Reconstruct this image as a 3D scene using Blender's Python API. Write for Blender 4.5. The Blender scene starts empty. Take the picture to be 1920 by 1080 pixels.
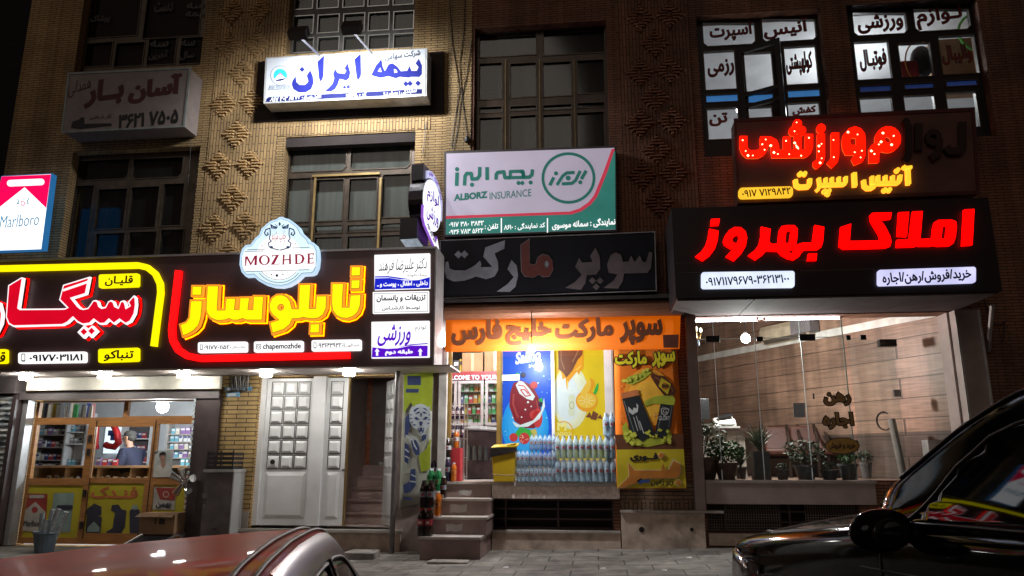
import bpy, bmesh, math, random
import numpy as np
from mathutils import Vector, Matrix
from mathutils.geometry import delaunay_2d_cdt
random.seed(7)
R = math.radians
scene = bpy.context.scene
COL = scene.collection

# ---------------------------------------------------------------- camera
F = 1400.0; PITCH = R(13.0); YAW = R(6.25); EYE = 1.15
cam = bpy.data.cameras.new('camera'); cam.sensor_width = 36.0; cam.lens = 36.0 * F / 1920.0
cam.clip_start = 0.05; cam.clip_end = 500
camo = bpy.data.objects.new('camera', cam); COL.objects.link(camo)
camo.location = (0, 0, EYE); camo.rotation_euler = (R(90) + PITCH, 0, YAW)
scene.camera = camo
# ---------------------------------------------------------------- night sky
w = bpy.data.worlds.new('World'); scene.world = w; w.use_nodes = True
nt = w.node_tree; bg = nt.nodes['Background']
sky = nt.nodes.new('ShaderNodeTexSky'); sky.sky_type = 'NISHITA'; sky.sun_disc = False
sky.sun_elevation = R(-9); sky.sun_rotation = R(200)
hs = nt.nodes.new('ShaderNodeMixRGB'); hs.blend_type = 'ADD'; hs.inputs[0].default_value = 1
hs.inputs[2].default_value = (0.26, 0.165, 0.135, 1)
nt.links.new(sky.outputs[0], hs.inputs[1]); nt.links.new(hs.outputs[0], bg.inputs[0])
bg.inputs[1].default_value = 0.15
sun = bpy.data.lights.new('street_fill', 'SUN'); sun.energy = 0.13; sun.angle = R(25); sun.color = (1, .9, .78)  # weak warm sun added as fill for unseen street lighting
suno = bpy.data.objects.new('street_fill', sun); COL.objects.link(suno); suno.rotation_euler = (R(66), 0, R(-14))
scene.view_settings.view_transform = 'Standard'; scene.view_settings.look = 'None'
scene.view_settings.exposure = 0; scene.view_settings.gamma = 1
scene.cycles.use_denoising = True
scene.cycles.max_bounces = 6; scene.cycles.transparent_max_bounces = 24
scene.cycles.caustics_reflective = False; scene.cycles.caustics_refractive = False
scene.cycles.sample_clamp_indirect = 3.0
scene.cycles.use_light_tree = True

# ---------------------------------------------------------------- measuring
def ray(px, py):
    a = (px - 960) / F; b = -(py - 540) / F
    cp, sp, c, s = math.cos(PITCH), math.sin(PITCH), math.cos(YAW), math.sin(YAW)
    return (a*c + b*s*sp - s*cp, a*s - b*c*sp + c*cp, b*cp + sp)
def P(px, py, Y):
    d = ray(px, py); t = Y / d[1]
    return d[0]*t, EYE + d[2]*t
def rect(x0, y0, x1, y1, Y):
    """x0,x1 read at mid height, y0,y1 read at mid width -> X0,X1,Z0,Z1 on the plane at depth Y"""
    mx, my = (x0+x1)/2, (y0+y1)/2
    return P(x0, my, Y)[0], P(x1, my, Y)[0], P(mx, y1, Y)[1], P(mx, y0, Y)[1]
def zz(pts, s, ox, oy): return [(ox + x/s, oy + y/s) for x, y in pts]
def pl(pts, Y): return [P(x, y, Y) for x, y in pts]

# ---------------------------------------------------------------- materials
MATS = {}
def M(name, col=(.5,.5,.5), rough=.6, metal=0.0, emi=None, es=0.0, var=.25, scale=6.0, bump=0.0, spec=.5, dirt=0.0, stretch=(1,1,1), coat=0.0):
    if name in MATS: return MATS[name]
    m = bpy.data.materials.new(name); m.use_nodes = True; n = m.node_tree; b = n.nodes['Principled BSDF']; L = n.links.new
    tc = n.nodes.new('ShaderNodeTexCoord'); mp = n.nodes.new('ShaderNodeMapping'); mp.inputs['Scale'].default_value = stretch
    L(tc.outputs['Object'], mp.inputs[0])
    nz = n.nodes.new('ShaderNodeTexNoise'); nz.inputs['Scale'].default_value = scale; nz.inputs['Detail'].default_value = 5
    L(mp.outputs[0], nz.inputs[0])
    mr = n.nodes.new('ShaderNodeMapRange'); mr.inputs[1].default_value = .3; mr.inputs[2].default_value = .7
    mr.inputs[3].default_value = 1-var; mr.inputs[4].default_value = 1+var*.6; L(nz.outputs[0], mr.inputs[0])
    mx = n.nodes.new('ShaderNodeVectorMath'); mx.operation = 'SCALE'; mx.inputs[0].default_value = col; L(mr.outputs[0], mx.inputs['Scale'])
    L(mx.outputs[0], b.inputs['Base Color'])
    b.inputs['Roughness'].default_value = rough; b.inputs['Metallic'].default_value = metal
    b.inputs['Specular IOR Level'].default_value = spec; b.inputs['Coat Weight'].default_value = coat; b.inputs['Coat Roughness'].default_value = .04
    if dirt > 0:
        n2 = n.nodes.new('ShaderNodeTexNoise'); n2.inputs['Scale'].default_value = scale*.35; n2.inputs['Detail'].default_value = 8
        L(tc.outputs['Object'], n2.inputs[0])
        m2 = n.nodes.new('ShaderNodeMapRange'); m2.inputs[1].default_value = .5; m2.inputs[2].default_value = .68; m2.inputs[3].default_value = 0; m2.inputs[4].default_value = dirt
        L(n2.outputs[0], m2.inputs[0])
        mm = n.nodes.new('ShaderNodeMixRGB'); mm.inputs[2].default_value = (.045,.035,.028,1); L(m2.outputs[0], mm.inputs[0]); L(mx.outputs[0], mm.inputs[1])
        L(mm.outputs[0], b.inputs['Base Color'])
    if bump > 0:
        bp = n.nodes.new('ShaderNodeBump'); bp.inputs['Strength'].default_value = bump; bp.inputs['Distance'].default_value = .01
        L(nz.outputs[0], bp.inputs['Height']); L(bp.outputs[0], b.inputs['Normal'])
    if emi is not None:
        b.inputs['Emission Strength'].default_value = es
        me = n.nodes.new('ShaderNodeVectorMath'); me.operation = 'SCALE'; me.inputs[0].default_value = emi
        mr2 = n.nodes.new('ShaderNodeMapRange'); mr2.inputs[1].default_value = .3; mr2.inputs[2].default_value = .7
        mr2.inputs[3].default_value = 1-var*.5; mr2.inputs[4].default_value = 1+var*.3; L(nz.outputs[0], mr2.inputs[0])
        L(mr2.outputs[0], me.inputs['Scale']); L(me.outputs[0], b.inputs['Emission Color'])
    MATS[name] = m; return m
def E(name, col, s, var=.12, scale=3.0, base=None, rough=.35):
    return M(name, base if base else tuple(c*.6 for c in col), rough, emi=col, es=s, var=var, scale=scale)
def brick(name, c1, c2, mortar, bw=.21, bh=.042, swap=False, rough=.8, bump=.6, off=.5, mort=.006):
    if name in MATS: return MATS[name]
    m = bpy.data.materials.new(name); m.use_nodes = True; n = m.node_tree; b = n.nodes['Principled BSDF']; L = n.links.new
    g = n.nodes.new('ShaderNodeNewGeometry'); sp = n.nodes.new('ShaderNodeSeparateXYZ'); cb = n.nodes.new('ShaderNodeCombineXYZ')
    L(g.outputs['Position'], sp.inputs[0])
    ad = n.nodes.new('ShaderNodeMath'); ad.operation = 'ADD'; L(sp.outputs['X'], ad.inputs[0]); L(sp.outputs['Y'], ad.inputs[1])
    if swap: L(sp.outputs['Z'], cb.inputs[0]); L(ad.outputs[0], cb.inputs[1])
    else: L(ad.outputs[0], cb.inputs[0]); L(sp.outputs['Z'], cb.inputs[1])
    bt = n.nodes.new('ShaderNodeTexBrick'); bt.inputs['Scale'].default_value = 1; bt.inputs['Brick Width'].default_value = bw; bt.inputs['Row Height'].default_value = bh
    bt.inputs['Mortar Size'].default_value = mort; bt.inputs['Mortar Smooth'].default_value = .3; bt.inputs['Color1'].default_value = (*c1,1); bt.inputs['Color2'].default_value = (*c2,1); bt.inputs['Mortar'].default_value = (*mortar,1)
    bt.offset = off; L(cb.outputs[0], bt.inputs[0])
    nz = n.nodes.new('ShaderNodeTexNoise'); nz.inputs['Scale'].default_value = 1.3; nz.inputs['Detail'].default_value = 8; L(g.outputs['Position'], nz.inputs[0])
    mr = n.nodes.new('ShaderNodeMapRange'); mr.inputs[1].default_value = .3; mr.inputs[2].default_value = .7; mr.inputs[3].default_value = .58; mr.inputs[4].default_value = 1.2; L(nz.outputs[0], mr.inputs[0])
    ms = n.nodes.new('ShaderNodeMapping'); ms.inputs['Scale'].default_value = (5,5,.35); n3 = n.nodes.new('ShaderNodeTexNoise'); n3.inputs['Scale'].default_value = 1.1; n3.inputs['Detail'].default_value = 6; L(g.outputs['Position'], ms.inputs[0]); L(ms.outputs[0], n3.inputs[0])
    m3 = n.nodes.new('ShaderNodeMapRange'); m3.inputs[1].default_value = .35; m3.inputs[2].default_value = .62; m3.inputs[3].default_value = .72; m3.inputs[4].default_value = 1.05; L(n3.outputs[0], m3.inputs[0])
    mq = n.nodes.new('ShaderNodeMath'); mq.operation = 'MULTIPLY'; L(mr.outputs[0], mq.inputs[0]); L(m3.outputs[0], mq.inputs[1]); mr = mq
    sc = n.nodes.new('ShaderNodeVectorMath'); sc.operation = 'SCALE'; L(bt.outputs[0], sc.inputs[0]); L(mr.outputs[0], sc.inputs['Scale']); L(sc.outputs[0], b.inputs['Base Color'])
    b.inputs['Roughness'].default_value = rough
    bp = n.nodes.new('ShaderNodeBump'); bp.inputs['Strength'].default_value = bump; bp.inputs['Distance'].default_value = .012; bp.invert = True
    L(bt.outputs['Fac'], bp.inputs['Height']); L(bp.outputs[0], b.inputs['Normal'])
    MATS[name] = m; return m
def glass(name, tint=(.9,.95,.95), refl=1.0, rough=.02):
    if name in MATS: return MATS[name]
    m = bpy.data.materials.new(name); m.use_nodes = True; n = m.node_tree; n.nodes.clear(); L = n.links.new
    o = n.nodes.new('ShaderNodeOutputMaterial'); mi = n.nodes.new('ShaderNodeMixShader'); t = n.nodes.new('ShaderNodeBsdfTransparent'); g = n.nodes.new('ShaderNodeBsdfGlossy')
    t.inputs[0].default_value = (*tint,1); g.inputs['Roughness'].default_value = rough
    ge = n.nodes.new('ShaderNodeNewGeometry'); dp = n.nodes.new('ShaderNodeVectorMath'); dp.operation = 'DOT_PRODUCT'; L(ge.outputs['Normal'], dp.inputs[0]); L(ge.outputs['Incoming'], dp.inputs[1])
    def ma(op, a, b):
        k = n.nodes.new('ShaderNodeMath'); k.operation = op
        for i, q in enumerate((a, b)):
            if q is None: continue
            if isinstance(q, (int, float)): k.inputs[i].default_value = q
            else: L(q, k.inputs[i])
        return k.outputs[0]
    sch = ma('MULTIPLY', ma('ADD', ma('MULTIPLY', ma('POWER', ma('SUBTRACT', 1.0, ma('ABSOLUTE', dp.outputs['Value'], None)), 5.0), .96), .04), refl)
    L(sch, mi.inputs[0]); L(t.outputs[0], mi.inputs[1]); L(g.outputs[0], mi.inputs[2]); L(mi.outputs[0], o.inputs[0])
    MATS[name] = m; return m
def planks(name, c1, c2, line, bw, bh, rough=.5, wave=True, axis='auto'):
    """horizontal boards with wood grain / rectangular tiles, laid out on the object's own surface"""
    m = brick(name, c1, c2, line, bw, bh, rough=rough, bump=.35, off=.37, mort=.008)
    if wave:
        n = m.node_tree; L = n.links.new; b = n.nodes['Principled BSDF']
        g = n.nodes.new('ShaderNodeNewGeometry'); mp = n.nodes.new('ShaderNodeMapping'); mp.inputs['Scale'].default_value = (2, 2, 34); L(g.outputs['Position'], mp.inputs[0])
        nz = n.nodes.new('ShaderNodeTexNoise'); nz.inputs['Scale'].default_value = 1.2; nz.inputs['Detail'].default_value = 6; L(mp.outputs[0], nz.inputs[0])
        old = b.inputs['Base Color'].links[0].from_socket
        mr = n.nodes.new('ShaderNodeMapRange'); mr.inputs[1].default_value = .3; mr.inputs[2].default_value = .7; mr.inputs[3].default_value = .7; mr.inputs[4].default_value = 1.2; L(nz.outputs[0], mr.inputs[0])
        sc = n.nodes.new('ShaderNodeVectorMath'); sc.operation = 'SCALE'; L(old, sc.inputs[0]); L(mr.outputs[0], sc.inputs['Scale']); L(sc.outputs[0], b.inputs['Base Color'])
    return m

# ---------------------------------------------------------------- object building
ORG = {}
def tag(o, label=None, cat=None, group=None, kind=None):
    if label: o['label'] = label
    if cat: o['category'] = cat
    if group: o['group'] = group
    if kind: o['kind'] = kind
    return o
def thing(name, label, cat, loc=(0,0,0), group=None):
    o = bpy.data.objects.new(name, None); COL.objects.link(o); o.location = loc; o.empty_display_size = .1
    ORG[o.name] = Vector(loc); return tag(o, label, cat, group)
class MB:
    def __init__(s): s.v = []; s.f = []
    def add(s, vs, fs):
        k = len(s.v); s.v += [tuple(v) for v in vs]; s.f += [tuple(i+k for i in f) for f in fs]; return s
    def box(s, x0, x1, y0, y1, z0, z1):
        if x0 > x1: x0, x1 = x1, x0
        if y0 > y1: y0, y1 = y1, y0
        if z0 > z1: z0, z1 = z1, z0
        return s.add([(x0,y0,z0),(x1,y0,z0),(x1,y1,z0),(x0,y1,z0),(x0,y0,z1),(x1,y0,z1),(x1,y1,z1),(x0,y1,z1)],
              [(3,2,1,0),(4,5,6,7),(0,1,5,4),(1,2,6,5),(2,3,7,6),(3,0,4,7)])
    def obox(s, c, ax, ay, az):
        c, ax, ay, az = map(Vector, (c, ax, ay, az)); vs = []
        for k in (-1,1):
            for i, j in ((-1,-1),(1,-1),(1,1),(-1,1)): vs.append(c + ax*i + ay*j + az*k)
        return s.add(vs, [(3,2,1,0),(4,5,6,7),(0,1,5,4),(1,2,6,5),(2,3,7,6),(3,0,4,7)])
    def rbox(s, x0, x1, y0, y1, z0, z1, r=.03, n=3):
        """box with rounded vertical edges"""
        pts = []
        for cx, cy, a0 in ((x1-r,y1-r,0),(x0+r,y1-r,90),(x0+r,y0+r,180),(x1-r,y0+r,270)):
            for i in range(n+1): a = R(a0 + 90*i/n); pts.append((cx+r*math.cos(a), cy+r*math.sin(a)))
        k = len(pts)
        return s.add([(x,y,z0) for x,y in pts]+[(x,y,z1) for x,y in pts], [tuple(range(k))[::-1], tuple(range(k,2*k))]+[(i,(i+1)%k,(i+1)%k+k,i+k) for i in range(k)])
    def prism(s, pts, y0, y1):
        k = len(pts); a = sum(pts[i][0]*pts[(i+1)%k][1]-pts[(i+1)%k][0]*pts[i][1] for i in range(k))
        if a < 0: pts = pts[::-1]
        return s.add([(x,y0,z) for x,z in pts]+[(x,y1,z) for x,z in pts], [tuple(range(k)), tuple(range(k,2*k))[::-1]]+[(i,i+k,(i+1)%k+k,(i+1)%k) for i in range(k)])
    def cyl(s, p0, p1, r0, r1=None, n=10, cap=True):
        r1 = r0 if r1 is None else r1; p0, p1 = Vector(p0), Vector(p1); d = (p1-p0).normalized()
        a = d.orthogonal().normalized(); b = d.cross(a); vs = []
        for p, r in ((p0,r0),(p1,r1)):
            for i in range(n): t = 2*math.pi*i/n; vs.append(p + a*r*math.cos(t) + b*r*math.sin(t))
        fs = [(i,(i+1)%n,(i+1)%n+n,i+n) for i in range(n)]
        if cap: fs += [tuple(range(n))[::-1], tuple(range(n,2*n))]
        return s.add(vs, fs)
    def tube(s, pts, r, n=6):
        """one continuous swept tube"""
        P_ = [Vector(p) for p in pts]; P_ = [p for i, p in enumerate(P_) if i == 0 or (p-P_[i-1]).length > 1e-6]
        d = [(b-a).normalized() for a, b in zip(P_, P_[1:])]; k = len(P_)
        tan = [d[0]] + [(a+b).normalized() if (a+b).length > 1e-3 else b for a, b in zip(d, d[1:])] + [d[-1]]
        u = tan[0].orthogonal().normalized(); vs = []
        for i in range(k):
            u = u - tan[i]*u.dot(tan[i]); u = u.normalized() if u.length > 1e-4 else tan[i].orthogonal().normalized(); w_ = tan[i].cross(u)
            f = 1/max(.5, math.sqrt(max(0, (1+d[i-1].dot(d[i]))/2))) if 0 < i < k-1 else 1
            for j in range(n): t = 2*math.pi*j/n; vs.append(P_[i] + (u*math.cos(t) + w_*math.sin(t))*r*min(f, 1.4))
        fs = [(i*n+j, i*n+(j+1)%n, (i+1)*n+(j+1)%n, (i+1)*n+j) for i in range(k-1) for j in range(n)]
        return s.add(vs, fs + [tuple(range(n))[::-1], tuple(range((k-1)*n, k*n))])
    def lathe(s, c, prof, n=14):
        vs = []; c = Vector(c)
        for r, z in prof:
            for i in range(n): t = 2*math.pi*i/n; vs.append((c.x+r*math.cos(t), c.y+r*math.sin(t), c.z+z))
        fs = []
        for k in range(len(prof)-1):
            for i in range(n): fs.append((k*n+i, k*n+(i+1)%n, (k+1)*n+(i+1)%n, (k+1)*n+i))
        fs.append(tuple(range(n))[::-1]); fs.append(tuple(range((len(prof)-1)*n, len(prof)*n)))
        return s.add(vs, fs)
    def ell(s, c, rx, ry, rz, n=12, m=8):
        vs = []; fs = []
        for j in range(m+1):
            a = math.pi*j/m
            for i in range(n): t = 2*math.pi*i/n; vs.append((c[0]+rx*math.sin(a)*math.cos(t), c[1]+ry*math.sin(a)*math.sin(t), c[2]-rz*math.cos(a)))
        for j in range(m):
            for i in range(n): fs.append((j*n+i, j*n+(i+1)%n, (j+1)*n+(i+1)%n, (j+1)*n+i))
        return s.add(vs, fs)
    def build(s, name, mat, parent=None, smooth=False, bevel=0):
        me = bpy.data.meshes.new(name); vs = s.v
        if parent is not None: org = ORG[parent.name]
        else:
            a = np.array(vs); org = Vector(((a[:,0].min()+a[:,0].max())/2, (a[:,1].min()+a[:,1].max())/2, a[:,2].min()))
        me.from_pydata([(x-org[0], y-org[1], z-org[2]) for x,y,z in vs], [], s.f); me.update()
        if smooth: me.shade_smooth()
        o = bpy.data.objects.new(name, me); COL.objects.link(o); ORG[o.name] = org
        if mat: me.materials.append(mat)
        if parent is not None: o.parent = parent
        else: o.location = org
        if bevel:
            md = o.modifiers.new('bevel', 'BEVEL'); md.width = bevel; md.segments = 2; md.limit_method = 'ANGLE'
        return o
def copy_tree(o, parent=None):
    c = o.copy(); COL.objects.link(c); ORG[c.name] = ORG[o.name]
    if parent is not None: c.parent = parent
    for ch in list(KIDS.get(o.name, ())): copy_tree(ch, c)
    return c
KIDS = {}
def freeze(o):
    """remember the part tree of a template before it is copied"""
    KIDS[o.name] = list(o.children)
    for c in o.children: freeze(c)
def dup(o, loc, rz=None, label=None, group=None):
    c = copy_tree(o); c.location = loc
    if rz is not None: c.rotation_euler[2] = rz
    return tag(c, label, None, group)

# ---------------------------------------------------------------- planar shapes and lettering
def area(p): return sum(p[i][0]*p[(i+1)%len(p)][1]-p[(i+1)%len(p)][0]*p[i][1] for i in range(len(p)))/2
def ccw(p): return list(p) if area(p) > 0 else list(p)[::-1]
def cw(p): return ccw(p)[::-1]
def offset(p, d):
    n = len(p); out = []
    for i in range(n):
        a, b, c = p[i-1], p[i], p[(i+1)%n]
        e1 = (b[0]-a[0], b[1]-a[1]); e2 = (c[0]-b[0], c[1]-b[1]); l1 = math.hypot(*e1) or 1e-9; l2 = math.hypot(*e2) or 1e-9
        n1 = (e1[1]/l1, -e1[0]/l1); n2 = (e2[1]/l2, -e2[0]/l2); k = 1 + n1[0]*n2[0] + n1[1]*n2[1]; k = max(k, .45)
        out.append((b[0] + d*(n1[0]+n2[0])/k, b[1] + d*(n1[1]+n2[1])/k))
    return out
def fill(polys):
    vs = []; es = []
    for p in polys:
        k = len(vs); vs += [Vector(q) for q in p]; es += [(k+i, k+(i+1)%len(p)) for i in range(len(p))]
    V, _, T, *_ = delaunay_2d_cdt(vs, es, [], 0, 1e-6)
    V = np.array([(v.x, v.y) for v in V]); T = [t for t in T if len(t) == 3]
    if not T: return [], []
    C = V[np.array(T)].mean(1); W = np.zeros(len(C))
    for p in polys:
        a = np.array(p); b = np.roll(a, -1, 0)
        y, x = C[:,1][:,None], C[:,0][:,None]
        up = (a[:,1] <= y) & (b[:,1] > y); dn = (a[:,1] > y) & (b[:,1] <= y)
        s = (b[:,0]-a[:,0])*(y-a[:,1]) - (x-a[:,0])*(b[:,1]-a[:,1])
        W += (up & (s > 0)).sum(1) - (dn & (s < 0)).sum(1)
    return V, [tuple(t) for t, q in zip(T, W) if q > 0]
def slab(mb, polys, y0, depth):
    V, T = fill(polys)
    if not len(T): return mb
    n = len(V); vs = [(x, y0, z) for x, z in V] + [(x, y0+depth, z) for x, z in V]
    T = [t if (V[t[1]][0]-V[t[0]][0])*(V[t[2]][1]-V[t[0]][1])-(V[t[2]][0]-V[t[0]][0])*(V[t[1]][1]-V[t[0]][1]) > 0 else t[::-1] for t in T]
    E_ = {}
    for t in T:
        for i in range(3): E_[(t[i], t[(i+1)%3])] = 1
    fs = list(T)
    for (a, b) in E_:
        if (b, a) not in E_: fs.append((b, a, a+n, b+n))
    return mb.add(vs, fs)
def flat(parent, name, mat, polys, Y, depth=.003, grow=0.0, mb=None, px=True):
    """polys: list of pixel outlines; an outline wrapped in ('h', outline) is a hole"""
    W_ = []
    for p in polys:
        h = isinstance(p, tuple) and p[0] == 'h'
        q = p[1] if h else p
        q = pl(q, Y) if px else q
        q = ccw(q)
        if grow: q = offset(q, -grow if h else grow)
        W_.append(q[::-1] if h else q)
    m = mb or MB(); slab(m, W_, Y, depth)
    if mb is None: return m.build(name, mat, parent)
def disc(cx, cy, r, n=20, ry=None, a0=0, a1=360):
    ry = ry or r; k = n if a1-a0 >= 360 else n+1
    return [(cx + r*math.cos(R(a0+(a1-a0)*i/n)), cy + ry*math.sin(R(a0+(a1-a0)*i/n))) for i in range(k)]
def dia(cx, cy, r): return [(cx-r,cy),(cx,cy-r),(cx+r,cy),(cx,cy+r)]
def stroke(pts, wd, rnd=True, closed=False):
    out = []; pts = list(pts); q = pts + [pts[0]] if closed else pts
    for a, b in zip(q, q[1:]):
        l = math.hypot(b[0]-a[0], b[1]-a[1]) or 1e-9; nx, ny = -(b[1]-a[1])/l*wd/2, (b[0]-a[0])/l*wd/2
        out.append([(a[0]+nx,a[1]+ny),(a[0]-nx,a[1]-ny),(b[0]-nx,b[1]-ny),(b[0]+nx,b[1]+ny)])
    for p in (pts if closed else pts[1:-1] if not rnd else pts): out.append(disc(p[0], p[1], wd/2, 12))
    return out
def rrect(x0, y0, x1, y1, r, sk=0.0, n=5):
    """rounded rectangle; sk = rise to the right in pixels"""
    pts = []
    for cx, cy, a0 in ((x1-r,y1-r,0),(x0+r,y1-r,90),(x0+r,y0+r,180),(x1-r,y0+r,270)):
        for i in range(n+1): a = R(a0+90*i/n); pts.append((cx+r*math.cos(a), cy+r*math.sin(a)))
    return [(x, y - sk*((x-x0)/(x1-x0)-.5)) for x, y in pts]
BASE = {}
for ch, b, k in (('آ',0xFE81,2),('ا',0xFE8D,2),('ب',0xFE8F,4),('پ',0xFB56,4),('ت',0xFE95,4),('ث',0xFE99,4),('ج',0xFE9D,4),('چ',0xFB7A,4),('ح',0xFEA1,4),('خ',0xFEA5,4),('د',0xFEA9,2),('ذ',0xFEAB,2),('ر',0xFEAD,2),('ز',0xFEAF,2),('ژ',0xFB8A,2),('س',0xFEB1,4),('ش',0xFEB5,4),('ص',0xFEB9,4),('ض',0xFEBD,4),('ط',0xFEC1,4),('ظ',0xFEC5,4),('ع',0xFEC9,4),('غ',0xFECD,4),('ف',0xFED1,4),('ق',0xFED5,4),('ک',0xFB8E,4),('گ',0xFB92,4),('ل',0xFEDD,4),('م',0xFEE1,4),('ن',0xFEE5,4),('و',0xFEED,2),('ه',0xFEE9,4),('ی',0xFBFC,4)):
    BASE[ch] = (b, k)
def shape(s):
    """Persian letters to their joined forms, in drawing order from left to right"""
    s = s.replace('لا', '\uFEFB') if False else s
    out = []
    for i, c in enumerate(s):
        if c not in BASE: out.append(c); continue
        b, k = BASE[c]
        pv = i > 0 and (s[i-1] == 'ـ' or (s[i-1] in BASE and BASE[s[i-1]][1] == 4))
        nx = k == 4 and i+1 < len(s) and (s[i+1] == 'ـ' or s[i+1] in BASE)
        out.append(chr(b + (3 if pv and nx else 2 if nx else 1 if pv else 0)))
    res = []; run = []
    for i, c in enumerate(out):
        ltr = c.isdigit() or ('A' <= c <= 'z') or (c in ' -' and 0 < i < len(out)-1 and out[i-1].isdigit() and out[i+1].isdigit())
        if ltr: run.append(c)
        else: res += run[::-1]; run = []; res.append(c)
    res += run[::-1]
    return ''.join(res[::-1])
LOOPS = {}
def inside(p, q):
    r = False
    for i in range(len(q)):
        a, b = q[i-1], q[i]
        if (a[1] > p[1]) != (b[1] > p[1]) and p[0] < (b[0]-a[0])*(p[1]-a[1])/(b[1]-a[1])+a[0]: r = not r
    return r
def loops(s, rtl=True):
    if (s, rtl) in LOOPS: return LOOPS[(s, rtl)]
    c = bpy.data.curves.new('lettering', 'FONT'); c.body = shape(s) if rtl else s; c.fill_mode = 'NONE'; c.resolution_u = 3
    o = bpy.data.objects.new('lettering', c); COL.objects.link(o); bpy.context.view_layer.update()
    me = o.evaluated_get(bpy.context.evaluated_depsgraph_get()).to_mesh()
    V = [(v.co.x, v.co.y) for v in me.vertices]; nb = {}
    for e in me.edges: nb.setdefault(e.vertices[0], []).append(e.vertices[1]); nb.setdefault(e.vertices[1], []).append(e.vertices[0])
    seen = set(); out = []
    for i in range(len(V)):
        if i in seen or i not in nb: continue
        comp = []; st = [i]
        while st:
            k = st.pop()
            if k in seen: continue
            seen.add(k); comp.append(k); st += nb[k]
        comp.sort(); p = [V[k] for k in comp]; q = [p[0]]
        for t in p[1:]:
            if math.hypot(t[0]-q[-1][0], t[1]-q[-1][1]) > 1e-4: q.append(t)
        if math.hypot(q[0][0]-q[-1][0], q[0][1]-q[-1][1]) < 1e-4: q.pop()
        if len(q) > 2: out.append(q)
    if rtl:
        out = [p[::-1] for p in out]; pos = [p for p in out if area(p) > 0]      # joined letters run clockwise, borrowed marks the other way
        out = [p if area(p) > 0 or any(inside(p[0], q) for q in pos) else p[::-1] for p in out]
    elif sum(area(p) for p in out) < 0: out = [p[::-1] for p in out]
    bpy.data.objects.remove(o); bpy.data.curves.remove(c)
    LOOPS[(s, rtl)] = out; return out
def text(parent, s, x0, y0, x1, y1, Y, mat, bold=0.0, rtl=True, depth=.003, name='lettering', mb=None, sk=0.0, out=None, slant=0.0):
    """x0..x1 at mid height, y0..y1 at mid width, in photo pixels, on the plane at Y"""
    Ls = loops(s, rtl)
    if slant: Ls = [[(x + slant*y, y) for x, y in p] for p in Ls]
    if bold: Ls = [offset(p, bold) for p in Ls]
    a = np.array([q for p in Ls for q in p]); lo, hi = a.min(0), a.max(0)
    X0, X1, Z0, Z1 = rect(x0, y0, x1, y1, Y); dz = sk
    mp = lambda q: (X0 + (q[0]-lo[0])/(hi[0]-lo[0])*(X1-X0), Z0 + (q[1]-lo[1])/(hi[1]-lo[1])*(Z1-Z0) + dz*((q[0]-lo[0])/(hi[0]-lo[0])-.5))
    polys = [[mp(q) for q in p] for p in Ls]
    if out:
        m2 = MB(); slab(m2, [offset(p, out[0]) for p in polys], Y, depth); m2.build('letter_outline', out[1], parent)
        Y -= .003
    m = mb or MB(); slab(m, polys, Y, depth)
    if mb is None: return m.build(name, mat, parent)
def wall(name, mat, x0, x1, z0, z1, holes, y0, th, parent, ends=True):
    xs = sorted({x0, x1, *[h[0] for h in holes], *[h[1] for h in holes]}); zs = sorted({z0, z1, *[h[2] for h in holes], *[h[3] for h in holes]})
    xs = [x for x in xs if x0 <= x <= x1]; zs = [z for z in zs if z0 <= z <= z1]
    def solid(i, j):
        if i < 0 or j < 0 or i >= len(xs)-1 or j >= len(zs)-1: return False
        cx, cz = (xs[i]+xs[i+1])/2, (zs[j]+zs[j+1])/2
        return not any(h[0] < cx < h[1] and h[2] < cz < h[3] for h in holes)
    m = MB(); y1 = y0+th
    for i in range(len(xs)-1):
        for j in range(len(zs)-1):
            if not solid(i,j): continue
            a, b, c, d = xs[i], xs[i+1], zs[j], zs[j+1]
            m.add([(a,y0,c),(b,y0,c),(b,y0,d),(a,y0,d)], [(0,1,2,3)]); m.add([(a,y1,c),(b,y1,c),(b,y1,d),(a,y1,d)], [(3,2,1,0)])
            if not solid(i-1,j): m.add([(a,y0,c),(a,y1,c),(a,y1,d),(a,y0,d)], [(3,2,1,0)])
            if not solid(i+1,j): m.add([(b,y0,c),(b,y1,c),(b,y1,d),(b,y0,d)], [(0,1,2,3)])
            if not solid(i,j-1): m.add([(a,y0,c),(b,y0,c),(b,y1,c),(a,y1,c)], [(3,2,1,0)])
            if not solid(i,j+1): m.add([(a,y0,d),(b,y0,d),(b,y1,d),(a,y1,d)], [(0,1,2,3)])
    return m.build(name, mat, parent)
def room(name, mat, x0, x1, y0, y1, z0, z1, parent):
    """inside of a room, open at the front"""
    return MB().add([(x0,y0,z0),(x1,y0,z0),(x1,y1,z0),(x0,y1,z0),(x0,y0,z1),(x1,y0,z1),(x1,y1,z1),(x0,y1,z1)], [(0,1,2,3),(7,6,5,4),(6,7,3,2),(5,6,2,1),(7,4,0,3)]).build(name, mat, parent)
def frame(mb, x0, x1, z0, z1, y0, y1, t):
    mb.box(x0, x0+t, y0, y1, z0, z1); mb.box(x1-t, x1, y0, y1, z0, z1); mb.box(x0+t, x1-t, y0, y1, z1-t, z1); mb.box(x0+t, x1-t, y0, y1, z0, z0+t)
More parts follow.
